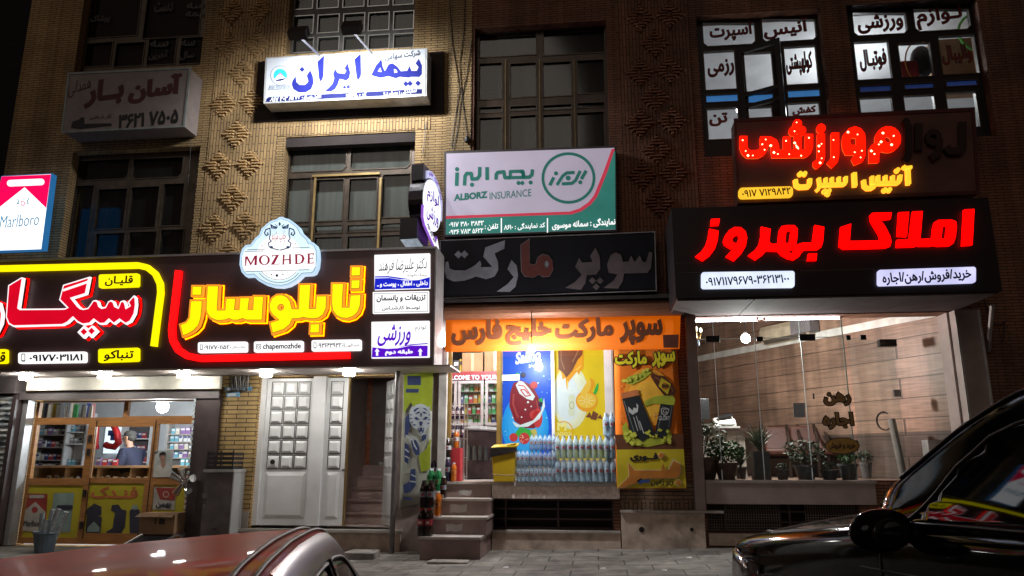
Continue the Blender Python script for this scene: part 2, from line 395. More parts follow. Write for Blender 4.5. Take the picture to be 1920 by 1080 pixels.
# ================================================================ materials of the place
FY = 10.4
BRK = brick('beige brick', (.56,.36,.155), (.62,.42,.19), (.10,.06,.035))
BRKV = brick('beige brick upright', (.58,.38,.175), (.52,.34,.15), (.08,.05,.035), bw=.26, bh=.05, swap=True)
BRKR = brick('brown brick', (.33,.15,.09), (.27,.12,.07), (.06,.035,.03))
BRKS = brick('ochre brick', (.50,.34,.13), (.42,.28,.11), (.05,.03,.02), bw=.30, bh=.062, mort=.007, bump=.9)
RELM = M('relief brick', (.56,.37,.17), .85, var=.3, scale=14, bump=.3)
DARKM = M('dark recess', (.012,.008,.007), .9)
MULL = M('bronze frame', (.10,.075,.055), .4, .5, var=.3, scale=9)
GREYF = M('grey frame', (.15,.15,.14), .55, .2, var=.3, scale=9)
PALE = M('pale stone', (.42,.38,.34), .55, var=.2, scale=8, dirt=.4)
STONE = M('grey stone cladding', (.30,.24,.225), .5, var=.3, scale=6, dirt=.5, bump=.1)
PLAST = M('rough plaster', (.58,.47,.39), .9, var=.25, scale=7, bump=.9, dirt=.6)
WHITE = M('white paint', (.72,.72,.72), .4, var=.1, scale=4, dirt=.12)
CONC = M('concrete', (.26,.24,.22), .9, var=.3, scale=9, bump=.5, dirt=.4)
STEEL = M('steel', (.5,.5,.5), .3, .9, var=.2, scale=8)
DSTEEL = M('dark steel', (.05,.045,.045), .45, .6, var=.3, scale=10)
BLACK = M('black plastic', (.012,.012,.013), .4, var=.2)
GL = glass('clear glass'); GLU = glass('upper window glass', (.75,.78,.75), 1.5, .08)
def interior(name, col, rough=.7): return M(name, col, rough, var=.12, scale=3)

# ================================================================ ground
def pav(x): return .02 + .022*max(-3.0, min(x, 4.0))
m = MB(); xs = [-40,-3,0,2,4,40]
PAVY0, PAVY1 = 6.2, 10.45
for a, b in zip(xs, xs[1:]): m.add([(a,PAVY0,pav(a)),(b,PAVY0,pav(b)),(b,PAVY1,pav(b)),(a,PAVY1,pav(a))], [(0,1,2,3)])
for a, b in zip(xs, xs[1:]): m.add([(a,PAVY0,pav(a)),(b,PAVY0,pav(b)),(b,PAVY0,-1.2),(a,PAVY0,-1.2)], [(3,2,1,0)])
PAVM = brick('paving', (.23,.21,.19), (.28,.26,.23), (.07,.06,.05), bw=.58, bh=.40, mort=.009, bump=.5)
def to_xy(mt):
    n = mt.node_tree; cb = [k for k in n.nodes if k.type == 'COMBXYZ'][0]; sp = [k for k in n.nodes if k.type == 'SEPXYZ'][0]
    for l in list(cb.inputs[0].links)+list(cb.inputs[1].links): n.links.remove(l)
    n.links.new(sp.outputs['X'], cb.inputs[0]); n.links.new(sp.outputs['Y'], cb.inputs[1])
to_xy(PAVM)
n_ = PAVM.node_tree; b_ = n_.nodes['Principled BSDF']; src = b_.inputs['Base Color'].links[0].from_socket
g_ = n_.nodes.new('ShaderNodeNewGeometry'); z_ = n_.nodes.new('ShaderNodeTexNoise'); z_.inputs['Scale'].default_value = 2.6; z_.inputs['Detail'].default_value = 9; z_.inputs['Roughness'].default_value = .65; n_.links.new(g_.outputs['Position'], z_.inputs[0])
r_ = n_.nodes.new('ShaderNodeMapRange'); r_.inputs[1].default_value = .40; r_.inputs[2].default_value = .62; r_.inputs[3].default_value = 1.1; r_.inputs[4].default_value = .45; n_.links.new(z_.outputs[0], r_.inputs[0])
s_ = n_.nodes.new('ShaderNodeVectorMath'); s_.operation = 'SCALE'; n_.links.new(src, s_.inputs[0]); n_.links.new(r_.outputs[0], s_.inputs['Scale']); n_.links.new(s_.outputs[0], b_.inputs['Base Color'])
tag(m.build('pavement', PAVM), kind='structure')
def road_z(x): return -.25 + .12*max(-3.5, min(x, 2.6))
m = MB(); xs = [-60,-3.5,2.6,60]
for a, b in zip(xs, xs[1:]): m.add([(a,-60,road_z(a)),(b,-60,road_z(b)),(b,6.18,road_z(b)),(a,6.18,road_z(a))], [(0,1,2,3)])
tag(m.build('road', M('asphalt', (.05,.05,.05), .85, var=.4, scale=20, bump=.6)), kind='structure')
m = MB()
for a in np.arange(-12, 10, .8): m.box(a+.005, a+.795, 6.1, 6.2, min(road_z(a), road_z(a+.8))-.2, (pav(a)+pav(a+.8))/2+.012)
tag(m.build('kerb', CONC), kind='structure')

# ================================================================ left building
bl = thing('brick_building', 'beige brick building with the white panelled door and diamond brickwork', 'building', (-5.7, 10.5, 0))
XL, XJ, ZT = -9.415, -2.146, 9.6
def R4(x0, y0, x1, y1, Y=FY): return rect(x0, y0, x1, y1, Y)
WA = R4(155,-90,386,128); WB = R4(122,280,364,500); WC = R4(543,-90,778,95); WD = R4(527,252,775,500)
SHOPO = (-8.40, -5.69, -.05, 2.04); DOORO = (-4.80, -2.74, .235, 2.33)
wall('wall', BRK, XL, XJ, -.3, ZT, [WA, WB, WC, WD, SHOPO, DOORO], FY, .3, bl)
MB().box(XL, XJ, FY+3.6, FY+3.8, -.3, ZT).build('rear_wall', DARKM, bl)
MB().box(XL-.01, XL+.2, FY+.3, FY+3.6, 2.6, ZT).build('side_wall', BRKR, bl)
# diamond relief pier
def diamonds(bld, pts, mat, hw=.205, hh=.215):
    m = MB()
    for px, py in pts:
        X, Z = P(px, py, FY); n = 9; dz = 2*hh/n
        for i in range(n):
            z = Z - hh + (i+.5)*dz; wv = hw*(1-abs(z-Z)/(hh*1.02))
            gaps = [(-wv, wv)] if abs(i-4) > 1 else [(-wv, -.035), (.035, wv)]
            for a, b in gaps:
                if b-a < .02: continue
                y = FY-.012-.045
                m.add([(X+a,FY-.01,z-dz*.34),(X+b,FY-.01,z-dz*.34),(X+b-.012,y,z-dz*.30),(X+a+.012,y,z-dz*.30),(X+a+.012,y,z+dz*.12),(X+b-.012,y,z+dz*.12),(X+a,FY-.01,z+dz*.32),(X+b,FY-.01,z+dz*.32)],
                      [(0,1,2,3),(3,2,5,4),(4,5,7,6),(0,3,4,6),(1,7,5,2)])
        for k in range(9):       # little studs along the edges of the diamond
            for sx in (-1,1):
                t = k/8; x = X + sx*hw*1.12*(1-abs(2*t-1)); z = Z + hh*1.12*(2*t-1); s = .017
                m.add([(x-s,FY-.01,z-s),(x+s,FY-.01,z-s),(x+s,FY-.01,z+s),(x-s,FY-.01,z+s),(x,FY-.045,z)], [(0,1,4),(1,2,4),(2,3,4),(3,0,4)])
        s = .03; m.add([(X-s,FY-.01,Z-s),(X+s,FY-.01,Z-s),(X+s,FY-.01,Z+s),(X-s,FY-.01,Z+s),(X,FY-.05,Z)], [(0,1,4),(1,2,4),(2,3,4),(3,0,4)])
    return m.build('brick_relief', mat, bld)
dl = [(437,24),(489,22),(460,-35),(430,88),(482,84),(455,138),(421,197),(473,192),(444,252),(411,311),(468,308),(437,371),(402,428),(460,423),(428,480)]
pw = P(394,240,FY)[0], P(521,240,FY)[0]
MB().box(pw[0], pw[1], FY-.012, FY, 3.0, ZT).build('upright_brickwork', BRKV, bl)
diamonds(bl, dl, RELM)
# upright course above the tall window, ledge under the floodlit sign
a = R4(522,238,792,252); MB().box(a[0], a[1]+.12, FY-.012, FY, a[2]+.02, a[3]+.10).build('upright_course', BRKV, bl)

def window(bld, outer, panes, fm, pm, Yf=None, window_backing=None, chamfer=(), name='window', label=None, depth=.07, bz=None):
    Yf = Yf or FY+.16
    o = [(outer[0],outer[2]),(outer[1],outer[2]),(outer[1],outer[3]),(outer[0],outer[3])]
    sh = []
    for i, p in enumerate(panes):
        x0,x1,z0,z1 = R4(*p, Yf); x0 = max(x0, outer[0]+.02); x1 = min(x1, outer[1]-.02); z1 = min(z1, outer[3]-.02)
        c = .06 if i in chamfer else 0
        sh.append([(x0+c,z0),(x1-c,z0),(x1,z0+c),(x1,z1-(c if c and chamfer[0]==-1 else 0)),(x0,z1),(x0,z0+c)] if c else [(x0,z0),(x1,z0),(x1,z1),(x0,z1)])
    f = flat(bld, name, fm, [o]+[('h', s) for s in sh], Yf, depth, px=False)
    if label: f['label'] = label
    mb = MB()
    for s in sh:      # thin inner beads
        flat(None, None, None, [offset(ccw(s), .006), ('h', offset(ccw(s), -.010))], Yf-.012, .012, mb=mb, px=False)
    mb.build('glazing_bead', MULL if fm is not GREYF else STEEL, f)
    for s in sh: flat(f, 'pane', pm, [s], Yf+.03, .008, px=False)
    if window_backing: MB().box(outer[0], outer[1], Yf+.14, Yf+.16, outer[2], outer[3]).build('window_backing', window_backing, f)
    return f, sh
CURT = M('dark curtain and room', (.014,.012,.012), .9, var=.5, scale=3, stretch=(6,1,.5)); CURTG = M('grey curtain', (.14,.15,.145), .9, var=.25, scale=3, stretch=(5,1,.4))  # dark sheet also stands in for the unlit room behind the glass
wa, _ = window(bl, WA, [(160,-60,265,70),(275,-60,380,70),(160,80,210,125),(216,80,270,125),(277,72,330,122),(338,70,384,120)], MULL, GLU, window_backing=DARKM)
FT = M('faded lettering', (.12,.11,.11), .7)
for s, x0, y0, x1, y1 in (('سه',281,75,316,88),('آخرین',279,95,314,112),('سه',340,74,366,86),('سال',338,96,364,112),('پوشاک',170,28,206,44),('سه',350,4,384,16),('بیمه',348,20,386,34),('دست',290,4,324,22)):
    text(wa, s, x0, y0, x1, y1, FY+.15, FT, bold=.02)
wb, _ = window(bl, WB, [(126,300,242,338),(248,296,343,334),(122,348,168,500),(180,354,236,430),(242,350,296,428),(303,344,343,424),(176,437,232,500),(239,434,292,500),(298,430,343,500)], MULL, GLU, window_backing=CURT, chamfer=(0,1))
wc, _ = window(bl, WC, [(x0,y0-(x0-545)*.045,x1,y1-(x0-545)*.045) for y0,y1 in ((-85,-40),(-32,18),(30,64),(72,99)) for x0,x1 in ((549,588),(596,636),(644,684),(691,730),(738,776))], GREYF, GLU, window_backing=CURT)
wd, _ = window(bl, WD, [(534,278,650,322),(657,270,770,317),(531,334,582,417),(591,336,644,415),(653,334,707,413),(716,326,770,408),(530,424,580,438),(590,422,642,437),(651,421,705,435),(714,418,770,432),(529,446,578,500),(588,444,641,500),(650,442,704,500),(712,440,770,500)], MULL, GLU, window_backing=CURTG, chamfer=(0,1))
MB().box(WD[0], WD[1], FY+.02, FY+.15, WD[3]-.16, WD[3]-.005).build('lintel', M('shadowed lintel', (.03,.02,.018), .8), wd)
g = MB(); 
for x0, x1 in ((585,589),(709,713)): 
    q = R4(x0,334,x1,500,FY+.14); g.box(q[0], q[1], FY+.12, FY+.15, q[2], q[3])
q = R4(586,326,712,330,FY+.14); g.box(q[0], q[1], FY+.12, FY+.15, q[2], q[3])
g.build('brass_trim', M('brass', (.55,.40,.18), .3, .9), wd)

nbd = thing('sky_hiding_wall', 'added dark wall hiding the sky beyond the left edge of the brick facade', 'building', (-14, 11.6, 0))
MB().box(-22, -9.45, 11.2, 12, -.3, 12).build('wall', M('sky hiding black', (.012,.011,.014), .9), nbd)  # added black wall that hides the brightened sky
# ---- shop room on the left
ROOMW = interior('room white', (.62,.64,.66))
room('shop_interior', ROOMW, -11.4, -5.45, FY+.3, FY+3.3, -.05, 2.45, bl)
room('stair_hall', M('hall plaster', (.74,.62,.58), .7, var=.2, scale=3), -3.80, -2.60, FY+.3, FY+3.2, .235, 4.6, bl)
# storefront frame of the shop
WOOD = M('brown wood frame', (.34,.15,.045), .45, var=.3, scale=4, stretch=(1,1,8))
YS = FY+.12
def shopfront():
    q = lambda *a: R4(*a, YS)
    o = (-8.36, -5.72, -.02, 2.02)
    P_ = [(64,752,232,783),(240,750,368,780),(50,796,160,897),(173,800,282,896),(292,795,362,892),(36,910,150,1008),(162,906,266,1000),(286,909,346,960)]
    O = [(o[0],o[2]),(o[1],o[2]),(o[1],o[3]),(o[0],o[3])]
    sh = []
    for p in P_:
        x0,x1,z0,z1 = q(*p); x0 = max(x0, o[0]+.05); x1 = min(x1, o[1]-.05); z1 = min(z1, o[3]-.02); sh.append([(x0,z0),(x1,z0),(x1,z1),(x0,z1)])
    f = flat(bl, 'storefront', WOOD, [O]+[('h', s) for s in sh], YS, .06, px=False)
    for s in sh[:5]: flat(f, 'pane', GL, [s], YS+.03, .008, px=False)
    YEL = M('yellow poster', (.42,.36,.02), .5, var=.15, scale=3)
    for s in sh[5:]: flat(f, 'yellow_panel', YEL, [s], YS+.015, .01, px=False)
    for px in ((171,788,1010),(283,788,1010)):
        a = P(px[0]-4,px[1],YS); b = P(px[0]-16 if px[0]<200 else px[0]-13, px[2], YS)
        MB().box(b[0]-.004, b[0]+.004, YS-.008, YS-.001, max(b[1],0), a[1]).build('door_joint', DARKM, f)
    for y in (822, 848, 985, 925):
        a = P(168-(y-822)*.1, y, YS-.02); MB().box(a[0]-.02, a[0]+.02, YS-.03, YS-.001, a[1]-.05, a[1]+.05).build('hinge', DSTEEL, f)
    # printed pictures on the yellow panels
    PK = M('print red', (.30,.04,.03), .5); PW = M('print white', (.42,.40,.36), .5); PB = M('print navy', (.03,.03,.05), .5); PG = M('print pale blue', (.22,.30,.28), .5); PR = M('print rust', (.42,.12,.04), .5)
    y1 = YS+.009; y2 = YS+.005; y3 = YS+.001
    flat(f, 'packet_print', PK, [[(48,925),(89,926),(85,997),(40,995)]], y1)
    flat(f, 'packet_front', PW, [[(66,941),(85,960),(81,997),(40,995),(45,958)]], y2)
    flat(f, 'packet_slot', PW, [rrect(54,928,83,934,2.5)], y2)
    flat(f, 'packet_crest', PK, [disc(65,956,6,8,6)], y3); text(f, 'Marlboro', 44, 976, 80, 987, y3, PB, rtl=False, bold=.01)
    flat(f, 'pale_packet', PG, [[(101,925),(139,924),(131,998),(93,998)]], y1); flat(f, 'packet_band', PB, [rrect(106,947,136,956,3)], y2)
    flat(f, 'lighter_print', PB, [[(162,956),(176,944),(190,950),(190,965),(184,968),(191,970),(188,1001),(160,1001),(163,968)]], y1)
    flat(f, 'packet_front', PG, [[(176,978),(187,989),(186,997),(163,997),(165,988)]], y2)
    flat(f, 'torch_print', PB, [[(210,947),(222,946),(228,955),(237,957),(234,988),(227,1000),(212,1000),(201,1002),(199,997),(211,990),(213,975),(216,962),(208,957)]], y1)
    flat(f, 'can_print', PB, [rrect(243,955,262,1002,4)], y1); flat(f, 'can_cap', PG, [rrect(247,947,258,956,3)], y1)
    text(f, 'فنـدک', 171, 912, 258, 935, y1, PR, bold=.04)
    flat(f, 'packet_print', PW, [[(289,913),(331,914),(327,956),(286,955)]], y1); flat(f, 'packet_top', PK, [[(292,914),(331,915),(327,938),(300,936)]], y2)
    flat(f, 'seal', PW, [disc(311,927,6,14), ('h', disc(311,927,4.5,14))], y3); text(f, 'بهمن', 292, 942, 320, 953, y3, PB, bold=.03)
    return f
sf = shopfront()
# grey guide rails and header of the roller shutter
m = MB(); m.box(-8.44, -8.36, FY-.06, FY+.1, -.03, 2.02); m.build('shutter_rail', M('aluminium rail', (.42,.42,.42), .45, .6, var=.2), bl)
MB().box(-5.72, -5.35, FY-.10, FY-.002, -.03, 2.06).build('shutter_post', M('brown enamel', (.05,.035,.035), .45, var=.3), bl)
MB().box(-8.5, -5.36, FY-.13, FY-.102, 2.02, 2.14).build('shutter_header', M('grey brown enamel', (.10,.085,.085), .5, var=.3), bl)
m = MB(); q = P(366,748,FY-.1)
for k in range(26): z = 2.0 - k*.078; m.box(-5.735, -5.705, FY-.125, FY-.11, z-.025, z+.02)
m.build('lace_edge', M('pale lace', (.45,.5,.5), .8, var=.5, scale=30), bl)
# ---- wide white board above the storefront
q = R4(50,706,412,736,FY-.2)
wb_ = tag(MB().box(q[0], q[1], FY-.2, FY-.135, 2.15, 2.335).build('blank_sign', M('aged white board', (.60,.58,.50), .5, var=.12, dirt=.25)), 'long blank cream board above the brown shop front', 'board')
# ---- white doors
GROOVE_SHADE = M('door groove shade', (.085,.085,.085), .5)  # dark strips paint groove shade and the dark reflection on the bevels
def door_panels(m, xs, zs, y, d=.034, b=.035, gm=None):
    for x0, x1 in xs:
        for z0, z1 in zs:
            m.add([(x0,y,z0),(x1,y,z0),(x1,y,z1),(x0,y,z1),(x0+b,y-d,z0+b),(x1-b,y-d,z0+b),(x1-b,y-d,z1-b),(x0+b,y-d,z1-b)],
                  [(0,1,5,4),(1,2,6,5),(2,3,7,6),(3,0,4,7),(4,5,6,7)])
            if gm is not None:
                for a in ((x0-.011,x0-.001,z0-.011,z1+.011),(x1+.001,x1+.011,z0-.011,z1+.011)): gm.box(a[0],a[1],y-.004,y+.001,a[2],a[3])
                for a in ((x0-.001,x1+.001,z0-.011,z0-.001),(x0-.001,x1+.001,z1+.001,z1+.011)): gm.box(a[0],a[1],y-.004,y+.001,a[2],a[3])
YD = FY+.06
WD_ = M('white enamel door', (.80,.81,.82), .32, var=.08, scale=3, dirt=.08)
zs = [(1.04+i*.208, 1.04+i*.208+.175) for i in range(6)]
gv = MB(); m = MB(); m.box(-4.72, -4.02, YD, YD+.05, .27, 2.31)
door_panels(m, [(-4.645+i*.20, -4.645+i*.20+.168) for i in range(3)], zs, YD, gm=gv); door_panels(m, [(-4.66,-4.06)], [(.36,.99)], YD, .018, .05)
dr = m.build('door', WD_, bl); dr['label'] = 'closed wide white door leaf with raised square panels'; gv.build('panel_groove_shade', GROOVE_SHADE, dr)
MB().cyl((-4.55,YD-.05,1.13), (-4.55,YD,1.13), .035, .03, 12).cyl((-4.55,YD-.055,1.13), (-4.55,YD-.05,1.13), .018, .018, 8).build('handle', DSTEEL, dr)
m = MB(); m.box(-4.80, -4.725, YD-.04, YD+.08, .27, 2.33); m.box(-4.015, -3.83, YD-.05, YD+.08, .27, 2.33); m.build('door_frame', WD_, bl)
gv = MB(); m = MB(); m.box(-3.825, -3.51, YD, YD+.05, .27, 2.31); door_panels(m, [(-3.755,-3.585)], zs, YD, gm=gv); door_panels(m, [(-3.765,-3.575)], [(.36,.99)], YD, .018, .04)
dr = m.build('door', WD_, bl); dr['label'] = 'narrow white door leaf with one column of square panels'; gv.build('panel_groove_shade', GROOVE_SHADE, dr)
MB().cyl((-3.525,YD-.04,1.02), (-3.525,YD,1.02), .016, .016, 8).build('latch', STEEL, dr)
MB().box(-3.508, -3.485, YD+.0, YD+.07, .27, 2.31).build('brass_edge', M('brass edge', (.4,.27,.12), .35, .7), bl)
# leaf swung inwards on the right
def swung():
    m = MB(); L_ = .62; t = .05
    m.box(0, t, 0, L_, 0, 2.05)
    for i in range(6):
        for j in range(3):
            y0 = .06+j*.17; z0 = .78+i*.208; m.add([(0,y0,z0),(0,y0+.14,z0),(0,y0+.14,z0+.175),(0,y0,z0+.175),(-.03,y0+.03,z0+.03),(-.03,y0+.11,z0+.03),(-.03,y0+.11,z0+.145),(-.03,y0+.03,z0+.145)], [(0,4,5,1),(1,5,6,2),(2,6,7,3),(3,7,4,0),(4,7,6,5)])
    m.add([(0,.08,.1),(0,.54,.1),(0,.54,.72),(0,.08,.72),(-.018,.12,.14),(-.018,.5,.14),(-.018,.5,.68),(-.018,.12,.68)], [(0,4,5,1),(1,5,6,2),(2,6,7,3),(3,7,4,0),(4,7,6,5)])
    a = R(33); c, s = math.cos(a), math.sin(a)
    m.v = [(-2.77 + x*c - y*s, FY+.10 + x*s + y*c, .255+z) for x, y, z in m.v]
    d = m.build('door', WD_, bl); d['label'] = 'white panelled door leaf swung open into the stair hall'
    MB().cyl((-3.09,FY+.57,1.10),(-3.12,FY+.55,1.10),.02).ell((-3.14,FY+.54,1.10),.03,.03,.03).build('knob', STEEL, d)
swung()
# stairs and inner door of the hall
HALL = M('hall stone', (.60,.45,.42), .45, var=.25, scale=5)
z0 = .24; y0 = FY+.78
m = MB()
for k in range(4):
    m.box(-3.80, -2.62, y0+k*.27, y0+(k+1)*.27+.02, z0, z0+.165*(k+1)-.03)
    m.box(-3.80, -2.62, y0+k*.27-.03, y0+(k+1)*.27, z0+.165*(k+1)-.03, z0+.165*(k+1))
m.box(-3.80, -2.62, y0+1.08, FY+3.2, z0, z0+.83)
m.build('staircase', HALL, bl)
X0, X1 = P(647,800,FY+1.95)[0], P(696,800,FY+1.95)[0]; zb = z0+.835
m = MB(); m.box(X0-.1, X1, FY+1.95, FY+2.0, zb, zb+2.1)
for i in range(3):
    for j in range(4): 
        xw = (X1-X0-.1)/4; xa = X0+.06+j*xw; za = zb+.1+i*.66; m.box(xa, xa+xw-.02, FY+1.925, FY+1.95, za, za+.58)
d = m.build('door', M('dark varnished wood', (.50,.17,.08), .4, var=.3, scale=5, stretch=(1,1,6)), bl); d['label'] = 'dark brown panelled inner door at the top of the stairs'
q = P(690,782,FY+1.9); MB().box(q[0]-.012,q[0]+.012,FY+1.90,FY+1.93,q[1]-.14,q[1]+.1).build('handle', STEEL, d)
MB().box(X1+.01, X1+.5, FY+1.9, FY+2.1, zb, 4).build('hall_pier', M('hall pier', (.24,.19,.18), .6, var=.15), bl)
# sill and plinth under the doors
MB().box(-4.92, -2.62, FY-.16, FY+.3, .20, .235).build('door_sill', M('pale marble', (.50,.48,.44), .3, var=.15, dirt=.2), bl)
MB().box(-4.90, -2.64, FY-.10, FY-.002, -.1, .198).build('plinth', PLAST, bl)
MB().box(-5.35, -4.93, FY-.35, FY-.002, -.1, .15).build('concrete_ledge', CONC, bl)
# ochre brick pier between shop and doors
MB().box(-5.345, -4.81, FY-.04, FY-.002, .152, 2.36).build('brick_pier', BRKS, bl)
MB().box(-4.99, -4.815, FY-.062, FY-.042, .236, .46).build('corner_stone', PALE, bl)
# wall between doors and market, behind the tiger banner
MB().box(-2.735, -2.16, FY-.05, FY-.002, -.1, 2.5).build('stone_facing', STONE, bl)

# ================================================================ right building
br = thing('brick_building', 'brown brick building with the supermarket and the glass fronted office below', 'building', (2.0, 10.5, 0))
WE = R4(889,45,1140,300); WF = R4(1313,22,1552,290); WG = R4(1600,2,1852,260)
MKO = (-2.12, .27, .87, 3.15); ESO = (1.42, 4.74, .90, 3.085)
b1 = R4(920,936,1151,993); b2 = R4(1326,940,1612,985)
G1 = (b1[0], b1[1], b1[2], b1[3]); G2 = (b2[0], b2[1], b2[2]-.1, b2[3])
wall('wall', BRKR, XJ+.004, 8.6, -.3, ZT, [WE, WF, WG, MKO, ESO, G1, G2], FY, .3, br)
MB().box(XJ+.004, 8.6, FY+6.4, FY+6.6, -.3, ZT).build('rear_wall', DARKM, br)
pl_ = P(838,200,FY)[0], P(884,200,FY)[0]
MB().box(XJ+.006, pl_[1], FY-.02, FY-.001, 3.3, ZT).build('brick_pier', brick('beige brick joint', (.52,.35,.16), (.57,.39,.18), (.07,.045,.03)), br)
pw = P(1160,200,FY)[0], P(1300,200,FY)[0]
MB().box(pw[0], pw[1], FY-.012, FY, 3.6, ZT).build('upright_brickwork', brick('brown brick upright', (.32,.145,.09), (.26,.12,.07), (.06,.035,.03), bw=.26, bh=.05, swap=True), br)
diamonds(br, [(1200,138),(1255,133),(1228,185),(1200,233),(1260,228),(1232,282),(1204,330),(1262,326),(1228,84),(1200,36),(1255,30),(1235,380)], M('brown relief brick', (.32,.15,.09), .85, var=.3, scale=14))
we, _ = window(br, WE, [(898,52,1006,106),(1018,48,1134,102),(898,118,942,187),(956,118,1006,183),(1018,116,1072,181),(1082,112,1134,176),(898,200,942,212),(956,198,1006,208),(1018,196,1072,206),(1082,192,1134,202),(898,220,942,290),(956,216,1006,290),(1018,214,1072,290),(1082,210,1134,290)], M('dark brown frame', (.06,.04,.03), .3, .4, var=.3), GLU, window_backing=CURT)
g = MB()
for x0, x1 in ((947.5,949),(1011.5,1013),(1077,1078)):
    q = R4(x0,112,x1,290,FY+.14); g.box(q[0], q[1], FY+.12, FY+.15, q[2], q[3])
g.build('gilt_bead', M('gilt', (.20,.15,.07), .3, .9), we)
# lit sports shop windows upstairs
DKF = M('black frame', (.012,.010,.010), .4)
room('sports_room', interior('sports room white', (.75,.75,.76)), .8, 8.2, FY+.3, FY+4.2, 4.0, 8.0, br)
HAZG = glass('frosted film', (.72,.72,.74), .8, .1)
wf, _ = window(br, WF, [(1317,30,1416,86),(1428,23,1530,78),(1320,95,1380,169),(1396,98,1450,172),(1471,86,1533,159),(1323,177,1384,192),(1402,176,1450,193),(1476,168,1538,183),(1326,202,1386,262),(1404,200,1450,262),(1478,192,1540,262)], DKF, GL, chamfer=(-1,0,1), label='lit upstairs window with one casement ajar')
wg, _ = window(br, WG, [(1598,11,1700,66),(1712,2,1818,58),(1603,77,1670,150),(1686,80,1748,145),(1762,66,1832,140),(1611,160,1672,173),(1695,156,1752,167),(1773,150,1834,162),(1613,182,1676,240),(1696,178,1755,240),(1776,172,1834,240)], DKF, GL, chamfer=(-1,0,1), label='lit upstairs window with goods hanging behind the glass')
RDK = M('maroon lettering', (.22,.02,.02), .5); LOUT = M('lettering edge', (.02,.02,.02), .5)
FILM = M('translucent white film', (.70,.71,.73), .5, emi=(.80,.84,.90), es=.42, var=.2, scale=1.2)
for f, x0, y0, x1, y1 in ((wf,1317,30,1416,86),(wf,1428,23,1530,78),(wg,1598,11,1700,66),(wg,1712,2,1818,58)):
    pass
for f, s, x0, y0, x1, y1, sk in ((wf,'اسپرت',1331,44,1409,76,.03),(wf,'آنیس',1432,36,1516,70,.05),(wf,'رزمی',1327,112,1376,143,.02),(wf,'کوله‌پشتی'.replace('\u200c',''),1474,98,1523,141,.02),(wg,'ورزشی',1608,26,1693,60,.03),(wg,'لـوازم',1718,10,1804,52,.05),(wg,'فوتبـال',1612,92,1662,132,.02),(wg,'والیبال',1766,84,1822,120,.02),(wf,'کفش',1486,200,1530,215,.02),(wf,'تن',1330,212,1364,236,0)):
    text(f, s, x0, y0, x1, y1, FY+.150, RDK, bold=.02, sk=sk, out=(.006, LOUT))
BLUEF = M('blue film', (.05,.22,.65), .4, emi=(.10,.38,.95), es=.35, var=.15)
for f, ps in ((wf, ((1323,177,1384,192),(1402,176,1450,193),(1476,168,1538,183))), (wg, ((1611,160,1672,173),(1695,156,1752,167),(1773,150,1834,162)))):
    for p in ps:
        q = R4(*p, FY+.19); MB().box(q[0], q[1], FY+.202, FY+.208, q[2], q[3]).build('blue_strip', BLUEF if f is wf else M('dim blue film', (.04,.09,.35), .4, emi=(.06,.12,.45), es=.16, var=.2), f)
q = R4(1388,88,1470,245,FY+.10)
cs = MB(); frame(cs, 0, q[1]-q[0], 0, q[3]-q[2], 0, .05, .075); cs.box(.07, q[1]-q[0]-.07, 0, .05, (q[3]-q[2])*.42, (q[3]-q[2])*.46); cs.box(.07, q[1]-q[0]-.07, 0, .05, (q[3]-q[2])*.28, (q[3]-q[2])*.32)
a_ = R(-28); cs.v = [(q[0]+x*math.cos(a_)-y*math.sin(a_), FY+.15+x*math.sin(a_)+y*math.cos(a_), q[2]+z) for x,y,z in cs.v]
cs.build('open_casement', DKF, wf)
# bases, sills and grilles
TERR = M('terrazzo', (.86,.74,.68), .5, var=.25, scale=25, dirt=.25)
MB().box(-1.40, .30, FY-.13, FY+.32, .82, .868).build('shop_sill', M('worn marble sill', (.52,.48,.44), .35, var=.2, dirt=.3), br)
MB().box(-1.40, .30, FY-.10, FY-.002, .655, .818).build('sill_facing', TERR, br)
def grille(g4, parent, mesh_cols=()):
    x0,x1,z0,z1 = g4
    MB().box(x0-.02, x1+.02, FY+.25, FY+.29, z0-.02, z1+.02).build('basement_dark', DARKM, parent)
    m = MB(); frame(m, x0+.003, x1-.003, z0+.003, z1-.003, FY+.05, FY+.08, .022)
    for k in range(1,3): m.box(x0+.02, x1-.02, FY+.055, FY+.075, z0+(z1-z0)*k/3-.010, z0+(z1-z0)*k/3+.010)
    for k in (.12,.55): m.box(x0+(x1-x0)*k-.012, x0+(x1-x0)*k+.012, FY+.045, FY+.085, z0+.02, z1-.02)
    gr = m.build('basement_grille', M('maroon grille', (.055,.03,.03), .6, var=.3), parent)
    for a, b in mesh_cols:
        m = MB(); xa, xb = x0+(x1-x0)*a, x0+(x1-x0)*b; t = .0035
        for x in np.arange(xa, xb, .032): m.box(x-t, x+t, FY+.085, FY+.09, z0, z1)
        for z in np.arange(z0, z1, .032): m.box(xa, xb, FY+.0865, FY+.0915, z-t, z+t)
        m.build('wire_mesh', M('grey wire', (.20,.17,.15), .6), gr)
grille(G1, br); grille(G2, br, ((.0,.5),(.66,1.0)))
e = lambda x, y: P(x, y, FY)
m = MB(); m.box(-1.40, .295, FY-.09, FY-.001, G1[2]-.035, G1[2]-.005); m.build('lower_ledge', PALE, br)
MB().box(-1.40, .295, FY-.07, FY-.002, -.1, G1[2]-.037).build('plinth', PLAST, br)
m = MB(); m.box(.30, 1.62, FY-.14, FY-.001, .485, .515); m.build('stone_ledge', PALE, br)
x1_ = 1.30
m = MB(); m.box(.31, 1.38, FY-.11, FY-.002, -.05, .483)
m.build('plinth', PLAST, br)
m = MB()
for px, r in ((1203,.036),(1297,.024)):
    c = P(px, 993, FY-.11); m.cyl((c[0],FY-.112,c[1]),(c[0],FY-.116,c[1]), r, r, 14)
